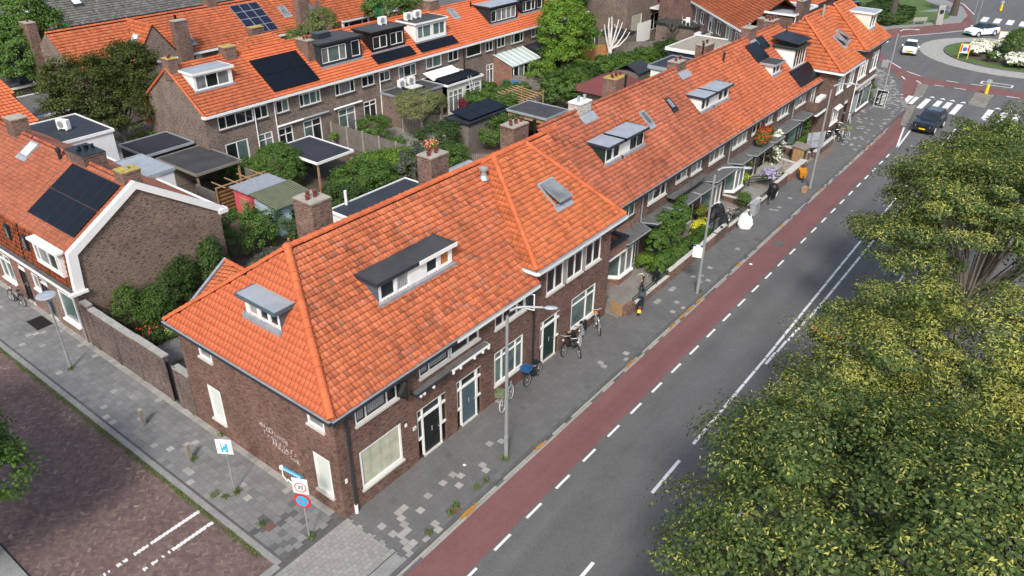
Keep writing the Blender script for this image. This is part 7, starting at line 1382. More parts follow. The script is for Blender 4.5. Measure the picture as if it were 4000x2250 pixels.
b = MB(); b.box(43.9, 45.8, .2, 1.6, 0, .45); b.box(43.9, 45.0, -.2, .2, 0, .2); tag(b.build('front_steps', 'conc'), 'grey concrete steps up to the door with the white climber', 'steps')
b = MB(); b.box(37.7, 41.0, -.8, 1.0, .012, .04); struct(b.build('grey_terrace', 'kerb'))
# ================================================================ STREET FURNITURE
def lamp(lab, x, y, h, reach=1.35, dirx=.6):
    T = lthing('street_lamp', lab, 'street lamp', 'curved arm street lamps'); b = MB(); b.tube([(0, 0, 0), (0, 0, 1.2)], .095, 10); b.tube([(0, 0, 1.2), (0, 0, h-.7), (.0, 0, h-.45), (.12, 0, h-.18), (.35, 0, h-.04), (.7, 0, h), (reach, 0, h)], [.075, .06, .06, .055, .052, .05, .045], 10); b.build('pole', 'galv', T, smooth=True)
    b = MB(); b.lathe((reach+.28, 0, h-.06), [(.0, 0), (.1, .01), (.12, .05), (.08, .1), (0.01, .11)], 10); q = b.build('lamp_head', 'zinc', T); q.scale = (2.4, 1, 1); q.location = (-(reach+.28)*1.4, 0, 0)
    return place(T, (x, y, 0), dirx)
lamp('nearest curved street lamp in front of the grey panelled door', 6.5, -2.76, 7.55, 1.35, -.95); lamp('curved street lamp with the small white notice board on its pole', 24.15, -3.0, 7.75, 1.35, -.95); lamp('curved street lamp beside the blank grey sign', 43.7, -2.74, 7.9, 1.35, -.95); lamp('farthest curved street lamp by the sandwich board at the roundabout', 68.85, -.95, 7.3, 1.35, -.95)
DL = lthing('street_lamp', 'short lamp post with a flat pale disc head on the side pavement', 'street lamp'); b = MB(); b.tube([(0, 0, 0), (0, 0, 1)], .07, 10); b.tube([(0, 0, 1), (0, 0, 4.0)], .042, 10); b.build('pole', 'galv', DL); b = MB(); b.lathe((0, 0, 4.0), [(.06, 0), (.12, .1), (.43, .12), (.45, .15), (.40, .19), (.02, .23)], 24); b.build('lamp_head', 'zinc', DL, smooth=True); place(DL, (-1.71, 17.92, 0))
for x, y, lb in ((-1.79, 11.2, 'wooden bollard nearer the garden wall'), (-1.8, 7.6, 'wooden bollard nearer the parking sign')):
    T = thing('bollard', lb, 'bollard', (x, y, 0), 'wooden bollards'); b = MB(); b.box(x-.08, x+.08, y-.08, y+.08, 0, .84); b.build('post', 'timberd', T); b = MB(); b.poly([(x-.08, y-.08, .84), (x+.08, y-.08, .84), (x+.03, y-.03, .9), (x-.03, y-.03, .9)]); b.box(x-.06, x+.06, y-.06, y+.06, .84, .88); b.build('top', 'conc', T)
def plate(par, name, pl, u0, u1, z0, z1, m, d=0, t=.02, rc=.0):
    b = MB(); pl.box(b, u0, u1, d, d+t, z0, z1); return b.build(name, m, par)
# parking sign (faces the side street / camera)
def face(x, y, az): U = Vector((-math.sin(az), math.cos(az), 0)); N = Vector((math.cos(az), math.sin(az), 0)); return Pl((x, y, 0), U, N)
def fU(pl):   # ensure U x Z = N so that text reads left to right
    return pl if pl.U.cross(Vector((0,0,1))).dot(pl.N) > 0 else Pl(pl.O, -pl.U, pl.N)
F = fU(face(-1.8, 4.52, math.radians(212))); T = thing('parking_sign', 'white parking sign with a blue P panel and plug on a thin pole', 'sign', (-1.76, 4.55, 0))
b = MB(); b.tube([(-1.76, 4.55, 0), (-1.76, 4.55, 1.2)], .034, 8); b.tube([(-1.76, 4.55, 1.2), (-1.76, 4.55, 2.7)], .026, 8); b.build('pole', 'galv', T); pl_ = plate(T, 'sign_plate', F, -.32, .32, 2.06, 2.78, 'white'); plate(pl_, 'rim', F, -.295, .295, 2.085, 2.755, 'galv', -.001, .001); plate(pl_, 'rim_inner', F, -.285, .285, 2.095, 2.745, 'white', -.002, .001); plate(pl_, 'blue_panel', F, -.14, .14, 2.15, 2.58, 'blueS', -.004, .002)
text('P', .30, frameM(F, -.03, -.006, 2.45), 'white', 'sign_letter', pl_, .001, off=.006); text('ZONE', .06, frameM(F, 0, -.004, 2.67), 'galv', 'sign_letter', pl_, .001)
b = MB(); F.box(b, -.06, .03, -.007, -.005, 2.18, 2.27); b.tube([F.p(-.0, -.006, 2.25), F.p(.06, -.006, 2.31), F.p(.12, -.006, 2.34)], .010, 5); b.build('plug_symbol', 'white', pl_)
F = fU(face(-1.5, .34, math.radians(205))); T = thing('street_sign_pole', 'pole with the thirty zone sign above a round blue no parking sign', 'sign', (-1.46, .37, 0)); b = MB(); b.tube([(-1.46, .37, 0), (-1.46, .37, 2.95)], .03, 8); b.build('pole', 'galv', T)
pl_ = plate(T, 'zone_plate', F, -.30, .30, 2.32, 3.04, 'white'); plate(pl_, 'rim', F, -.275, .275, 2.345, 3.015, 'galv', -.001, .001); plate(pl_, 'rim_inner', F, -.265, .265, 2.355, 3.005, 'white', -.002, .001)
def ringd(par, name, F, z, r0, r1, m, d, n=32, u=0):
    b = MB()
    for k in range(n):
        a0, a1 = 2*math.pi*k/n, 2*math.pi*(k+1)/n; p = lambda r, a: F.p(u+r*math.cos(a), d, z+r*math.sin(a))
        b.poly([p(r0, a0), p(r1, a0), p(r1, a1), p(r0, a1)] if r0 else [p(0, 0), p(r1, a0), p(r1, a1)])
    return b.build(name, m, par)
ringd(pl_, 'red_ring', F, 2.62, .19, .235, 'red', -.004); text('30', .24, frameM(F, 0, -.005, 2.62), 'black', 'sign_number', pl_, .001, off=.006); text('ZONE', .08, frameM(F, 0, -.005, 2.92), 'galv', 'sign_letter', pl_, .001)
F2 = Pl(F.O+F.N*.03, F.U, F.N); b = MB(); b.cyl(F2.p(0, .02, 1.98), F2.p(0, 0, 1.98), .33, n=32); np_ = b.build('no_parking_plate', 'red', T); ringd(np_, 'blue_disc', F2, 1.98, 0, .25, 'blueS', -.003)
b = MB(); b.obox(F2.p(0, -.005, 1.98), (F2.U*.8-Vector((0,0,.6)), F2.U*.6+Vector((0,0,.8)), F2.N), (-.25, .25, -.025, .025, 0, .002)); b.build('red_bar', 'red', np_)
b = MB(); d_ = Vector((-.1, .995, 0)); b.obox((-1.46, .37, 3.02), (d_, (d_.y, -d_.x, 0), (0,0,1)), (-.12, .85, -.02, .02, .0, .16)); sn = b.build('street_name_plate', 'blueS', T)
b = MB()
for k in range(11): b.obox((-1.46, .37, 3.02), (d_, (d_.y, -d_.x, 0), (0,0,1)), (-.06+k*.078, -.015+k*.078, -.023, .023, .05, .11))
b.build('street_lettering', 'white', sn)
b = MB(); b.tube([(-1.55, 1.2, 3.1), (-1.6, 1.15, 2.8), (-1.55, 1.0, 2.55), (-1.58, .9, 2.75), (-1.54, .75, 2.6)], .02, 5); b.lathe((-1.56, 1.22, 3.1), [(.02, -.1), (.08, 0), (.07, .08), (.02, .12)], 8); tag(b.build('tied_plastic_bag', 'bagw'), 'white plastic strips tied to the end of the street name sign', 'plastic')
# notice board on second lamp
F = fU(face(24.05, -3.1, math.radians(200))); T = thing('notice_board', 'small white notice board with blue corners on the lamp post', 'sign', (24.1, -3.05, 2.2)); pl_ = plate(T, 'board', F, -.62, -.1, 2.35, 3.15, 'white', -.0); plate(pl_, 'header', F, -.62, -.1, 3.02, 3.15, 'blueC', -.003, .002); plate(pl_, 'header_label', F, -.48, -.24, 3.03, 3.14, 'white', -.005, .002)
b = MB(); F.box(b, -.1, .06, .0, .02, 2.7, 2.76); b.build('bracket', 'galv', T)
# blank sign back on third lamp, sandwich board etc
F = Pl((50.6, -.55, 0), (.82, -.57, 0), (-.57, -.82, 0)); T = thing('traffic_sign_back', 'large blank grey traffic sign seen from behind by the bin shelter', 'sign', (50.6, -.55, 0)); plate(T, 'panel', F, -.85, .85, .75, 2.05, 'zinc'); b = MB(); F.box(b, -.85, .85, -.05, -.002, 1.35, 1.41); F.box(b, -.55, -.49, -.09, -.05, 0, 2.1); F.box(b, .5, .56, -.09, -.05, 0, 2.1); b.build('frame', 'galv', T)
T = thing('sandwich_board', 'black price board with white rows leaning at the last lamp post', 'sign board', (68.7, -1.0, 0)); F = fU(Pl((68.2, -1.0, 0), (0,1,0), (-1,0,0))); b = MB(); b.obox((68.2, -1.45, .1), ((0,1,0), (.22,0,.97), (-.97,0,.22)), (0, .95, 0, 1.5, 0, .04)); bd = b.build('board', 'black', T); b = MB()
FB_ = ((0,1,0), (.22,0,.97), (-.97,0,.22))
for q in ((-.03, .98, -.03, .0), (-.03, .98, 1.5, 1.54), (-.03, .0, 0, 1.5), (.95, .98, 0, 1.5)): b.obox((68.2, -1.45, .1), FB_, (q[0], q[1], q[2], q[3], -.01, .05))
for k in range(9): b.obox((68.2, -1.45, .1), FB_, (.08, .42, .15+k*.13, .2+k*.13, .041, .044)); b.obox((68.2, -1.45, .1), FB_, (.55, .62+.25*((k*3) % 4)/4, .15+k*.13, .2+k*.13, .041, .044))
b.build('writing', 'white', bd); b = MB(); b.box(68.0, 68.7, -1.6, -.4, 0, .12); b.build('base', 'lead', T)
for x, y, h_, lb, m_ in ((75.3, .9, 2.9, 'thin pole with a grey sign plate seen from behind near the shop corner', 'zinc'), (117.5, 2.3-3.0, 4.2, 'thin sign pole beside the white electric car', 'zinc'), (127, 1.2, 4.2, 'far thin sign pole on the cycle path corner', 'zinc')):
    T = thing('sign_pole', lb, 'sign', (x, y, 0)); b = MB(); b.tube([(x, y, 0), (x, y, h_)], .04, 6); b.build('pole', 'galv', T); b = MB(); b.box(x-.03, x+.0, y-.32, y+.32, h_-.75, h_); b.build('plate', m_, T)
for x, y, lb, s_ in ((80.2, -8.4, 'yellow keep-left bollard on the near traffic island', 1), (131.5, -1.6, 'yellow bollard at the top edge beyond the far crossing', 1), (40.3, -10.2, 'yellow road bollard glimpsed through the linden crown', 1)):
    T = thing('traffic_bollard', lb, 'bollard', (x, y, 0)); b = MB(); b.lathe((x, y, 0), [(.17, 0), (.15, .9), (.13, .95), (.01, .97)], 12); b.build('post', 'yellow', T); b = MB(); b.cyl((x-.04, y, 1.25), (x, y, 1.25), .25, n=20); b.build('disc', 'zinc' if x != 40.3 else 'blueS', T)
def yframe(lab, x, y, az, w_, m_):
    T = thing('framed_sign', lab, 'sign', (x, y, 0)); F = face(x, y, az); b = MB()
    for u in (-w_/2-.06, w_/2): F.box(b, u, u+.07, 0, .07, .0, 1.75)
    F.box(b, -w_/2-.06, w_/2+.07, 0, .07, 1.75, 1.82); b.build('frame', 'yellow', T); p = plate(T, 'panel', F, -w_/2, w_/2, .75, 1.75, m_, .02, .03); return T, p, F
T, p, F = yframe('yellow framed event sign with a blue and red emblem on the roundabout', 94.3, -3.4, math.radians(200), .95, 'white'); plate(p, 'red_side', F, -.47, -.3, .85, 1.7, 'red', .015, .004); plate(p, 'red_side', F, .3, .47, .85, 1.7, 'red', .015, .004); ringd(p, 'blue_emblem', F, 1.2, 0, .26, 'blueC', .012)
yframe('wide white board in a yellow frame behind the hydrangeas', 105.3, -6.3, math.radians(200), 2.0, 'white')
for x, y, lb in ((109, -13.5, 'round blue direction sign at the right frame edge'), ):
    T = thing('blue_sign', lb, 'sign', (x, y, 0)); b = MB(); b.tube([(x, y, 0), (x, y, 3)], .04, 6); b.build('pole', 'galv', T); b = MB(); b.box(x-.05, x, y-.5, y+.5, 2.2, 3.2); b.build('plate', 'blueS', T)
# bench and memorial stone
T = lthing('park_bench', 'pale wooden park bench on the lawn', 'bench'); b = MB()
for k in range(3): b.box(-1.1, 1.1, -.25+k*.17, -.12+k*.17, .42, .46)
b.build('seat', 'conc', T); b = MB()
for k in range(3): b.obox((-1.1, .26, .55+.16*k), ((1,0,0), (0,.97,.2), (0,-.2,.97)), (0, 2.2, 0, .03, 0, .12))
b.build('backrest', 'conc', T)
for x in (-.9, .8): b = MB(); b.box(x, x+.1, -.25, .3, 0, .42); b.build('leg', 'conc', T)
place(T, (112.2, 5.8, .03), 2.45)
T = thing('memorial_stone', 'leaning pale memorial stone with a dark plaque', 'monument', (114.2, 3.9, 0)); b = MB(); b.obox((114.0, 3.5, 0), ((.6,-.8,0), (.8,.6,0), (.05,.05,1)), (-.45, .45, -.15, .15, 0, 2.6)); st = b.build('stone', 'conc', T); b = MB(); b.cyl((113.95, 3.5, 1.8), (113.8, 3.4, 1.8), .25, n=14); b.build('plaque', 'black', st)
# cabinet, parcel, bag, bin shelter, covers
T = thing('utility_cabinet', 'small grey blue utility cabinet on the pavement', 'cabinet', (36.8, -1.25, 0)); b = MB(); b.box(36.3, 37.1, -1.42, -1.08, 0, .82); b.build('cabinet_body', 'zinc', T); b = MB(); b.box(36.26, 37.14, -1.46, -1.04, .82, .88); b.build('lid', 'zinc', T); b = MB(); b.box(36.5, 36.9, -1.425, -1.421, .2, .7); b.build('door', 'blueC' if 0 else 'lead', T)
T = thing('construction_bag', 'big crumpled white woven bag standing on the pavement', 'bag', (34.2, -1.6, 0)); b = MB(); prev = None; n = 26; br = random.Random(5)
for j, (r_, z) in enumerate(((.46, 0), (.50, .08), (.54, .2), (.56, .34), (.53, .47), (.50, .58), (.42, .70), (.36, .80), (.22, .72), (.1, .62))):
    g = []
    for k in range(n):
        a = 2*math.pi*k/n; sq = 1/max(abs(math.cos(a)), abs(math.sin(a)))**.45; rr_ = r_*sq*.86*(1+.05*math.sin(5*a+j)+br.uniform(-.06, .06))
        g.append(Vector((34.2+math.cos(a+.3)*rr_, -1.6+math.sin(a+.3)*rr_, z+(br.uniform(-.05, .07)+.08*math.sin(3*a+1) if j > 4 else 0))))
    if prev: b.bridge(prev, g)
    prev = g
b.poly(prev); b.build('bag_body', 'bagw', T); b = MB()
for a in (0, 1.6, 3.1, 4.7): b.tube([(34.2+.42*math.cos(a), -1.6+.42*math.sin(a), .6), (34.2+.3*math.cos(a+.3), -1.6+.3*math.sin(a+.3), .95), (34.2+.3*math.cos(a+.7), -1.6+.3*math.sin(a+.7), .7)], .03, 5)
b.build('handles', 'bagw', T)
b = MB(); b.box(42.5, 42.95, -2.85, -2.5, 0, .4); b.box(42.6, 42.85, -2.78, -2.6, .4, .45); tag(b.build('parcel', 'timber'), 'small cardboard parcel at the foot of the third lamp', 'parcel')
T = thing('bin_shelter', 'wooden shelter holding a green wheelie bin', 'shelter', (48.8, -.2, 0)); b = MB(); b.box(48.2, 48.26, -.5, .4, 0, 1.2); b.box(49.3, 49.36, -.5, .4, 0, 1.2); b.box(48.2, 49.36, .36, .42, 0, 1.2); b.build('side_boards', 'timber', T); b = MB(); b.obox((48.1, -.65, 1.2), ((1,0,0), (0,1,.08), (0,-.08,1)), (0, 1.4, 0, 1.2, 0, .05)); b.build('roof', 'timberd', T)
bin_('green wheelie bin standing inside the wooden shelter', (48.8, -.2, 0), 'greenbin')
def cover(lab, c, r_, h, seed, m='coverb'):
    rr_ = random.Random(seed); b = MB(); prev = None; n = 14
    for j, (s, z) in enumerate(((1, 0), (1.05, .2), (.98, .5), (.8, .75), (.5, .95), (.15, 1.0))):
        g = [Vector(c)+Vector((math.cos(a)*r_[0]*s*(1+rr_.uniform(-.08, .08)), math.sin(a)*r_[1]*s*(1+rr_.uniform(-.1, .1)), z*h*(1+rr_.uniform(-.06, .04)))) for a in [2*math.pi*k/n for k in range(n)]]
        if prev: b.bridge(prev, g)
        prev = g
    b.poly(prev); return tag(b.build('covered_motorbike', m, smooth=False), lab, 'covered motorbike', 'motorbikes under black covers')
cover('larger motorbike under a black cover, nearer the bay window', (33.8, .35, 0), (1.0, .5), 1.25, 3); cover('lower motorbike under a black cover next to the low wall', (32.9, -.35, 0), (.9, .45), 1.05, 9)
b = MB(); b.box(22.8, 23.4, -1.0+.3, -.4, 0, .01)
# ================================================================ BICYCLES
def bicycle(name, lab, frame='bikeblack', tyre='rubber', crate=None, bag=None, saddle='rubber', grp='bicycles'):
    T = lthing(name, lab, 'bicycle', grp); rw, wb = .34, 1.08
    for x in (0, wb):
        b = MB(); b.torus((x, 0, rw), (0,1,0), rw-.02, .029, 28, 6); w_ = b.build('wheel', tyre, T); b = MB(); b.torus((x, 0, rw), (0,1,0), rw-.045, .010, 24, 4)
        for k in range(12): a = 2*math.pi*k/12; b.tube([(x, .0, rw), (x+math.cos(a)*(rw-.05), 0, rw+math.sin(a)*(rw-.05))], .003, 3)
        b.cyl((x, -.05, rw), (x, .05, rw), .025); b.build('spokes', 'alu', w_)
    b = MB(); bb = (.44, 0, .30); st = (.27, 0, .72); hd = (.87, 0, .78); hb_ = (.90, 0, .62)
    for p, q, r_ in ((bb, st, .017), (bb, hb_, .02), (st, hd, .017), ((0, 0, rw), bb, .012), ((0, 0, rw), st, .010), (hd, (wb, 0, rw), .015), (st, (.24, 0, .86), .013), (hd, (.85, 0, 1.0), .014)): b.tube([p, q], r_*1.35, 6)
    for x, a0, a1 in ((0, .1, 2.9), (wb, .9, 3.0)): b.tube([(x+math.cos(a0+(a1-a0)*k/8)*(rw+.03), 0, rw+math.sin(a0+(a1-a0)*k/8)*(rw+.03)) for k in range(9)], .022, 4)
    b.tube([(-.25, 0, .76), (.2, 0, .76)], .035, 4); b.tube([(-.1, .05, .75), (0, .05, rw)], .008, 4); b.cyl((.44, -.06, .3), (.44, .06, .3), .09, n=12); b.box(.38, .5, -.14, -.1, .16, .19); b.box(.4, .5, .1, .14, .42, .45); b.tube([(0, .05, rw-.02), (.44, .05, .28)], .02, 4); b.tube([(.3, .06, .3), (.22, .14, .02)], .012, 4); b.build('frame', frame, T)
    b = MB(); b.tube([(.70, -.28, .98), (.80, -.22, 1.02), (.86, 0, 1.02), (.80, .22, 1.02), (.70, .28, .98)], .014, 6); b.tube([(.64, -.29, .97), (.74, -.27, .99)], .02, 5); b.tube([(.64, .29, .97), (.74, .27, .99)], .02, 5); b.build('handlebar', 'bikeblack' if frame != 'bikeblack' else 'alu', T)
    b = MB(); b.lathe((.22, 0, .86), [(.02, 0), (.09, .02), (.10, .06), (.02, .09)], 8); o = b.build('saddle', saddle, T); o.scale = (1.35, 1, 1); o.location = (-.08, 0, 0)
    b = MB(); b.lathe((.98, 0, .84), [(.01, -.04), (.045, 0), (.045, .05), (.01, .06)], 8); b.build('headlight', 'lens', T)
    if crate:
        b = MB(); x0, x1, y0, y1, z0, z1 = .88, 1.26, -.23, .23, .88, 1.12
        b.box(x0, x1, y0, y1, z0, z0+.02)
        for z in (z0+.02, z0+.09, z0+.16, z0+.22):
            b.box(x0, x1, y0, y0+.015, z, z+.03); b.box(x0, x1, y1-.015, y1, z, z+.03); b.box(x0, x0+.015, y0, y1, z, z+.03); b.box(x1-.015, x1, y0, y1, z, z+.03)
        for x in np.arange(x0, x1, .09): b.box(x, x+.02, y0+.001, y0+.014, z0, z1); b.box(x, x+.02, y1-.014, y1-.001, z0, z1)
        for y in np.arange(y0, y1, .09): b.box(x0+.001, x0+.014, y, y+.02, z0, z1); b.box(x1-.014, x1-.001, y, y+.02, z0, z1)
        b.build('crate', crate, T)
    if bag:
        for s in (-1, 1): b = MB(); b.box(-.3, .1, s*.06 if s > 0 else -.2, .2 if s > 0 else -.06, .42, .76); b.build('pannier', bag, T)
    return T
def put(o, gx, gy, ang, lean=0):
    """ground mid point, heading angle in degrees, lean about its own axis"""
    a = math.radians(ang); o.rotation_mode = 'ZYX' if False else 'XYZ'
    m = Matrix.Translation((gx, gy, 0)) @ Matrix.Rotation(a, 4, 'Z') @ Matrix.Rotation(math.radians(lean), 4, 'X') @ Matrix.Translation((-.54, 0, 0))
    o.location = m.to_translation(); o.rotation_euler = m.to_euler(); return o
BKS = 'parked bicycles'
b1 = put(bicycle('bicycle', 'grey bicycle with a green crate beside the nearest lamp post', 'bikegrey', 'tyrew', 'greencrate', grp=BKS), 9.35, -.62, 197, 8)
b2 = put(bicycle('bicycle', 'black bicycle with a blue crate under the white window', 'bikeblack', 'rubber', 'blueC', grp=BKS), 11.6, -.45, 186, 6)
b3 = put(bicycle('bicycle', 'black bicycle with brown saddle right of the green door', 'bikeblack', grp=BKS, saddle='timber'), 14.75, -.40, 190, 10)
b4 = put(bicycle('bicycle', 'black bicycle pointing at the kerb, nearest the green door group', 'bikeblack', bag='coverb', grp=BKS), 14.9, -.72, 232, 5)
b5 = put(bicycle('bicycle', 'grey bicycle with pale tyres in the middle of the group', 'bikegrey', 'tyrew', bag='coverb', grp=BKS), 15.95, -.42, 205, 8)
b6 = put(bicycle('bicycle', 'silver bicycle with orange saddle cover at the end of the group', 'alu', 'rubber', saddle='orange', grp=BKS), 17.3, -.5, 225, 4)
def cpb(src, lb, x, y, a, l=5): c = dup(src, lb, (0,0,0)); return put(c, x, y, a, l)
cpb(b4, 'black bicycle with full panniers against the wall end by the window', 17.9, -.15, 214, 8)
cpb(b3, 'black bicycle with red rear light leaning inside the first front garden', 22.3, -.45, 20, -6); cpb(b4, 'black bicycle under a dark cover before the first hedge', 24.1, -.25, 30, 4)
b7 = put(bicycle('bicycle', 'blue bicycle by the yellow flowers', 'bikeblue', 'rubber', grp=BKS), 31.2, -.35, 180, 10); cpb(b7, 'second blue bicycle lying low behind the pier wall', 31.8, -.75, 5, 18)
cpb(b3, 'black bicycle in front of the dark green railing near the covers', 34.6, -.55, 160, 10)
b8 = put(bicycle('bicycle', 'pale mint bicycle with white tyres at the shop panel', 'bikemint', 'tyrew', grp=BKS), 61.4, -.25, 200, 8)
for k, (x, y, a) in enumerate(((54.9, -.35, 190), (55.5, -.6, 205), (56.0, -.8, 215), (56.2, -1.2, 200), (57.3, -1.0, 230), (57.9, -.35, 195))):
    cpb([b3, b5, b4, b6, b1, b3][k], ['first bicycle of the tangled group by the shop house, leaning on the wall', 'pale tyred bicycle inside the tangled group by the shop house', 'pannier laden bicycle in the middle of the tangled group', 'silver bicycle at the front of the tangled group', 'grey bicycle with a crate standing free right of the tangled group', 'black bicycle against the wall behind the tangled group'][k], x, y, a, 6)
put(bicycle('bicycle', 'dark bicycle with red lights parked by the left row house', 'bikeblack', grp=BKS), -.55, 26.2, 97, 5)
b = MB(); b.box(-1.15, -.35, 22.6, 23.9, .004, .02); tag(b.build('doormat', 'black'), 'black doormat on the side pavement', 'doormat')
def cargo(lab, x, y, ang, box, frame):
    T = lthing('cargo_bicycle', lab, 'cargo bicycle', 'cargo bicycles'); 
    for wx, wy, r_ in ((0, 0, .34), (1.5, 0, .26)):
        b = MB(); b.torus((wx, wy, r_), (0,1,0), r_-.02, .025, 24, 6); w_ = b.build('wheel', 'rubber', T); b = MB()
        for k in range(10): a = 2*math.pi*k/10; b.tube([(wx, 0, r_), (wx+math.cos(a)*(r_-.04), 0, r_+math.sin(a)*(r_-.04))], .004, 3)
        b.build('spokes', 'alu', w_)
    b = MB(); b.tube([(0, 0, .34), (.4, 0, .3), (1.5, 0, .26)], .025, 6); b.tube([(.4, 0, .3), (.25, 0, .85)], .02, 6); b.tube([(.4, 0, .4), (.62, 0, 1.0)], .02, 6); b.build('frame', frame, T)
    b = MB(); lo = [(.62, -.24, .3), (1.32, -.2, .3), (1.32, .2, .3), (.62, .24, .3)]; hi = [(.55, -.33, .85), (1.42, -.28, .78), (1.42, .28, .78), (.55, .33, .85)]
    for k in range(4): b.poly([lo[k-1], lo[k], hi[k], hi[k-1]])
    b.poly(lo[::-1]); b.poly([(q[0], q[1], q[2]-.06) for q in hi]); b.build('cargo_box', box, T); b = MB(); b.tube([(.5, -.3, 1.0), (.64, 0, 1.04), (.5, .3, 1.0)], .016, 5); b.build('handlebar', 'bikeblack', T); b = MB(); b.lathe((.24, 0, .86), [(.02, 0), (.1, .03), (.02, .08)], 8); b.build('saddle', 'rubber', T)
    return T
T = cargo('orange box cargo bicycle parked nose towards the camera', 0, 0, 0, 'orange', 'bikeblack'); put(T, 45.3, -1.5, 205, 0)
T = cargo('black cargo bicycle with a white trimmed box by the railing', 0, 0, 0, 'coverb', 'bikeblack'); put(T, 39.4, -1.35, 10, 0); b = MB(); b.tube([(.6, -.33, .5), (1.4, -.28, .47), (1.4, .28, .47)], .03, 5); b.build('trim', 'white', T); b = MB(); b.lathe((1.0, 0, .8), [(.38, 0), (.34, .25), (.2, .4), (.02, .44)], 10); b.build('rain_hood', 'coverb', T)
# ================================================================ SCOOTER
T = lthing('scooter', 'black scooter with yellow number plate on the pavement', 'scooter')
for x in (0, 1.25):
    b = MB(); b.torus((x, 0, .22), (0,1,0), .17, .055, 20, 8); w_ = b.build('wheel', 'rubber', T); b = MB(); b.cyl((x, -.05, .22), (x, .05, .22), .11, n=12); b.build('hub', 'alu', w_)
def loft(b, secs, m=0, n=12, cap=True):
    prev = None
    for (x, zc_, hw, hh, p) in secs:
        g = []
        for k in range(n):
            a = 2*math.pi*k/n; c, s = math.cos(a), math.sin(a); e = 2/p; g.append(Vector((x, hw*math.copysign(abs(c)**e, c), zc_+hh*math.copysign(abs(s)**e, s))))
        if prev: b.bridge(prev, g, m)
        elif cap: b.poly(g[::-1], m)
        prev = g
    if cap: b.poly(prev, m)
b = MB(); loft(b, [(-.22, .52, .05, .06, 2), (-.1, .52, .17, .16, 2.5), (.15, .50, .19, .20, 3), (.42, .46, .17, .2, 3), (.55, .33, .16, .1, 3)]); loft(b, [(.5, .27, .16, .05, 4), (.95, .27, .15, .05, 4)]); b.obox((.92, 0, .28), ((.35, 0, .94), (0,1,0), (-.94, 0, .35)), (0, .62, -.2, .2, -.03, .03)); loft(b, [(1.05, .42, .06, .08, 2), (1.25, .44, .09, .07, 2), (1.42, .36, .06, .05, 2)]); b.build('body', 'carblack', T, smooth=False)
b = MB(); loft(b, [(-.12, .70, .10, .03, 2), (.05, .72, .15, .05, 2.5), (.3, .71, .15, .05, 2.5), (.5, .70, .09, .03, 2)]); b.build('seat', 'rubber', T); b = MB(); b.tube([(1.1, -.33, .98), (1.17, 0, .95), (1.1, .33, .98)], .022, 6); b.tube([(1.25, 0, .3), (1.15, 0, .95)], .04, 6); loft(b, [(1.08, .93, .1, .06, 2), (1.25, .88, .1, .09, 2), (1.32, .86, .05, .05, 2)]); b.tube([(1.12, .3, .97), (1.05, .42, 1.14)], .012, 4); b.tube([(1.12, -.3, .97), (1.05, -.42, 1.14)], .012, 4); b.build('handlebar', 'carblack', T)
b = MB(); b.obox((-.28, -.09, .3), ((.2,0,1), (0,1,0), (-1,0,.2)), (0, .2, 0, .18, 0, .015)); b.build('number_plate', 'plate', T); b = MB(); b.box(-.25, -.2, -.07, .07, .55, .62); b.build('tail_light', 'red', T); b = MB(); loft(b, [(-.15, .2, .02, .04, 2), (.25, .2, .04, .06, 2)]); o = b.build('exhaust', 'alu', T); o.location = (0, -.14, 0)
T.location = (19.95, -1.5, 0); T.rotation_euler = (math.radians(6), 0, math.radians(24))
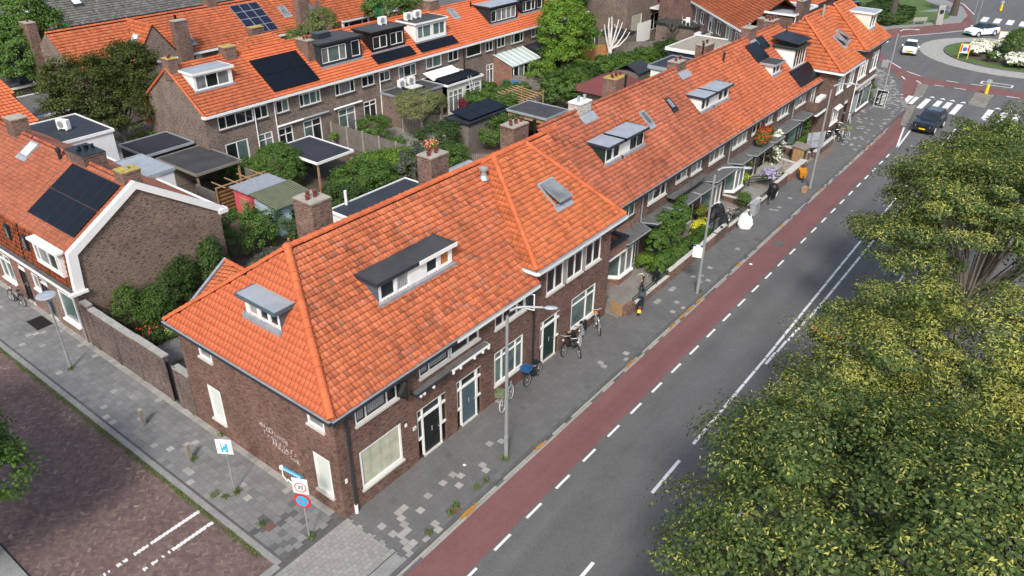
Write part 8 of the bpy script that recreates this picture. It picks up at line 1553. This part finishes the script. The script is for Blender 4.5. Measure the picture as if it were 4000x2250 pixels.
# ================================================================ CARS
def car(name, lab, L, Wc, H, secs, body='carwhite', roof=None, wheels=None, grp='cars on the road', rear=False, wr=.32, suv=False, plate_='plate', details=None):
    """secs: list of (x, halfwidth_low, z_low, z_belt, halfwidth_belt, z_roof, halfwidth_roof); x=0 front"""
    T = lthing(name, lab, 'car', grp); b = MB(); g = MB(); prev = None
    def ringp(s):
        x, wl, zl, zb, wb_, zr, wr_ = s; zm = zl+(zb-zl)*.55
        half = [(wl*.85, zl), (wl, zl+.1), (wl+.03, zm), (wb_, zb), (wr_, zr-.03 if zr > zb+.05 else zr), (wr_*.8, zr), (0, zr+.015)]
        return [Vector((x, y, z)) for y, z in half], [Vector((x, -y, z)) for y, z in half]
    for i, s in enumerate(secs):
        cur = ringp(s)
        if prev:
            for side in (0, 1):
                A_, B_ = prev[side], cur[side]
                for k in range(6):
                    q = [A_[k], B_[k], B_[k+1], A_[k+1]]
                    if side: q = q[::-1]
                    p_, c_ = secs[i-1], s; zt = max(p_[5]-p_[3], c_[5]-c_[3]); isg = (k == 3 and zt > .1) or (k in (4, 5) and abs(p_[5]-c_[5]) > .16 and zt > .2)
                    (g if isg else b).poly(q, 1 if (k in (4, 5) and not isg and min(p_[5]-p_[3], c_[5]-c_[3]) > .25) else 0)
            b.poly([prev[0][0], prev[1][0], cur[1][0], cur[0][0]])
        prev = cur
    for s, fl in ((secs[0], 1), (secs[-1], 0)):
        a, c = ringp(s); pts = a+c[::-1]; b.poly(pts if fl else pts[::-1])
    bo = b.build('body', [body, roof or body], T); g.build('windows', 'carglass', T)
    p = MB()
    for x in (secs[3][0]+.05, (secs[3][0]+secs[-3][0])/2+.1, secs[-3][0]-.1):
        pass
    for x in wheels:
        for sd_ in (-1, 1):
            y = sd_*(Wc/2-.10); w_ = MB(); w_.cyl((x, y-.10, wr), (x, y+.10, wr), wr, n=20); wo = w_.build('wheel', 'rubber', T); r_ = MB(); yy = y+sd_*.101
            for k in range(5): a = 2*math.pi*k/5; r_.tube([(x, yy, wr), (x+math.cos(a)*wr*.62, yy, wr+math.sin(a)*wr*.62)], .035, 4)
            r_.torus((x, yy, wr), (0,1,0), wr*.64, .02, 18, 4); r_.build('rim', 'alu', wo); ar = MB(); ar.cyl((x, sd_*(Wc/2-.0)-.02, wr+.02), (x, sd_*(Wc/2)+.012*sd_, wr+.02), wr+.07, n=20); ar.build('wheel_arch', 'black', bo)
            wo.location.y = sd_*.03
    w2 = secs[0][1]; zb = secs[0][2]
    for sd_ in (-1, 1):
        h = MB(); h.lathe((.10, sd_*(Wc/2-.30), zb+.42), [(.02, -.09), (.10, -.05), (.11, .03), (.03, .09)], 10); ho = h.build('headlight', 'lens', T); t = MB(); t.box(L-.06, L+.015, sd_*(Wc/2-.22)-.1, sd_*(Wc/2-.22)+.1, .75, .95); t.build('tail_light', 'red', T); m_ = MB(); m_.box(secs[3][0]+.15, secs[3][0]+.35, min(sd_*Wc/2, sd_*(Wc/2+.18)), max(sd_*Wc/2, sd_*(Wc/2+.18)), secs[3][3], secs[3][3]+.15); m_.build('wing_mirror', body, T)
    n_ = MB(); n_.box(-.03, .0, -.26, .26, zb+.14, zb+.25); n_.build('number_plate', plate_, T); n_ = MB(); n_.box(L, L+.03, -.26, .26, .55, .66); n_.build('number_plate', plate_, T)
    gr = MB(); gr.box(-.015, .02, -.5, .5, zb+.27, zb+.36); gr.box(-.012, .02, -.6, .6, zb, zb+.12); gr.build('grille', 'black', T); return T
suv = car('black_car', 'black boxy off-road style car waiting at the zebra crossing', 4.2, 1.8, 1.7, [(0, .80, .32, .95, .78, .96, .70), (.12, .87, .26, 1.02, .84, 1.03, .78), (.95, .88, .24, 1.08, .86, 1.09, .82), (1.15, .88, .24, 1.10, .86, 1.12, .80), (1.75, .88, .24, 1.12, .86, 1.64, .68), (2.2, .88, .24, 1.12, .86, 1.70, .70), (3.7, .88, .24, 1.14, .86, 1.67, .68), (4.05, .88, .28, 1.12, .86, 1.2, .78), (4.2, .82, .34, 1.0, .8, 1.02, .72)], 'carblack', 'carblack', (.78, 3.35), wr=.36)
b = MB()
for k in range(7): b.box(-.03, -.005, -.38+k*.12, -.33+k*.12, .62, .84)
for y in (-.72, .66): b.box(1.9, 3.7, y, y+.05, 1.69, 1.74)
b.build('grille_slots', 'black', suv); place(suv, (62.4, -6.2, RZ), math.radians(-4))
sm = car('white_hatchback', 'small white hatchback driving round the roundabout', 3.5, 1.63, 1.46, [(0, .62, .25, .62, .6, .64, .5), (.15, .76, .2, .74, .74, .76, .66), (.7, .80, .2, .86, .77, .93, .72), (.85, .80, .2, .9, .77, .96, .7), (1.5, .80, .2, .95, .77, 1.42, .58), (2.1, .80, .2, .96, .77, 1.46, .6), (3.0, .80, .2, 1.0, .77, 1.40, .58), (3.38, .78, .24, .98, .75, 1.02, .66), (3.5, .72, .3, .8, .7, .82, .6)], 'carwhite', None, (.62, 2.95), wr=.29)
place(sm, (92.3, 2.2, RZ), math.radians(9))
tm = car('white_sedan', 'white electric fastback with teal front plate sticker beyond the roundabout', 4.7, 1.88, 1.6, [(0, .68, .28, .66, .66, .68, .56), (.2, .86, .2, .80, .84, .82, .74), (1.0, .93, .2, .93, .88, .99, .80), (1.3, .93, .2, .97, .88, 1.02, .78), (2.1, .93, .2, 1.0, .88, 1.52, .62), (2.8, .93, .2, 1.02, .88, 1.6, .62), (3.7, .93, .2, 1.08, .88, 1.46, .58), (4.45, .90, .26, 1.08, .86, 1.13, .66), (4.7, .82, .34, .9, .8, .92, .66)], 'carwhite', 'carglass', (.85, 3.75), wr=.35, plate_='teal')
place(tm, (109.0, -1.2, RZ), math.radians(-32))
def dcar(lb, loc, rz, body='carblack'):
    c = dup(tm if body == 'carwhite' else suv, lb, loc, rz); c.name = 'parked_car'; c['group'] = 'parked cars'; return c
dcar('dark parked car by the brick wall at the top of the park', (108.6, 13.5, .03), math.radians(170)); dcar('second dark parked car behind the park hedge', (117.5, 16.0, .03), math.radians(60)); dcar('third dark parked car at the top edge beside the hedge', (122, 18, .03), math.radians(60))
bc = dup(sm, 'dark red-lit car partly hidden by the linden crown in the opposite lane', (26.9, -10.6, RZ), math.radians(180)); 
cb = M('car_dark_paint', (.02, .022, .028), .2, .1, spec=.6)
bc.name = 'dark_car'
for o in COL.objects:
    if o.parent == bc and o.name.startswith(('body', 'wing')): o.data = o.data.copy(); [o.data.materials.__setitem__(i, cb) for i in range(len(o.data.materials))]
for o in list(COL.objects):
    if o.parent == bc: pass
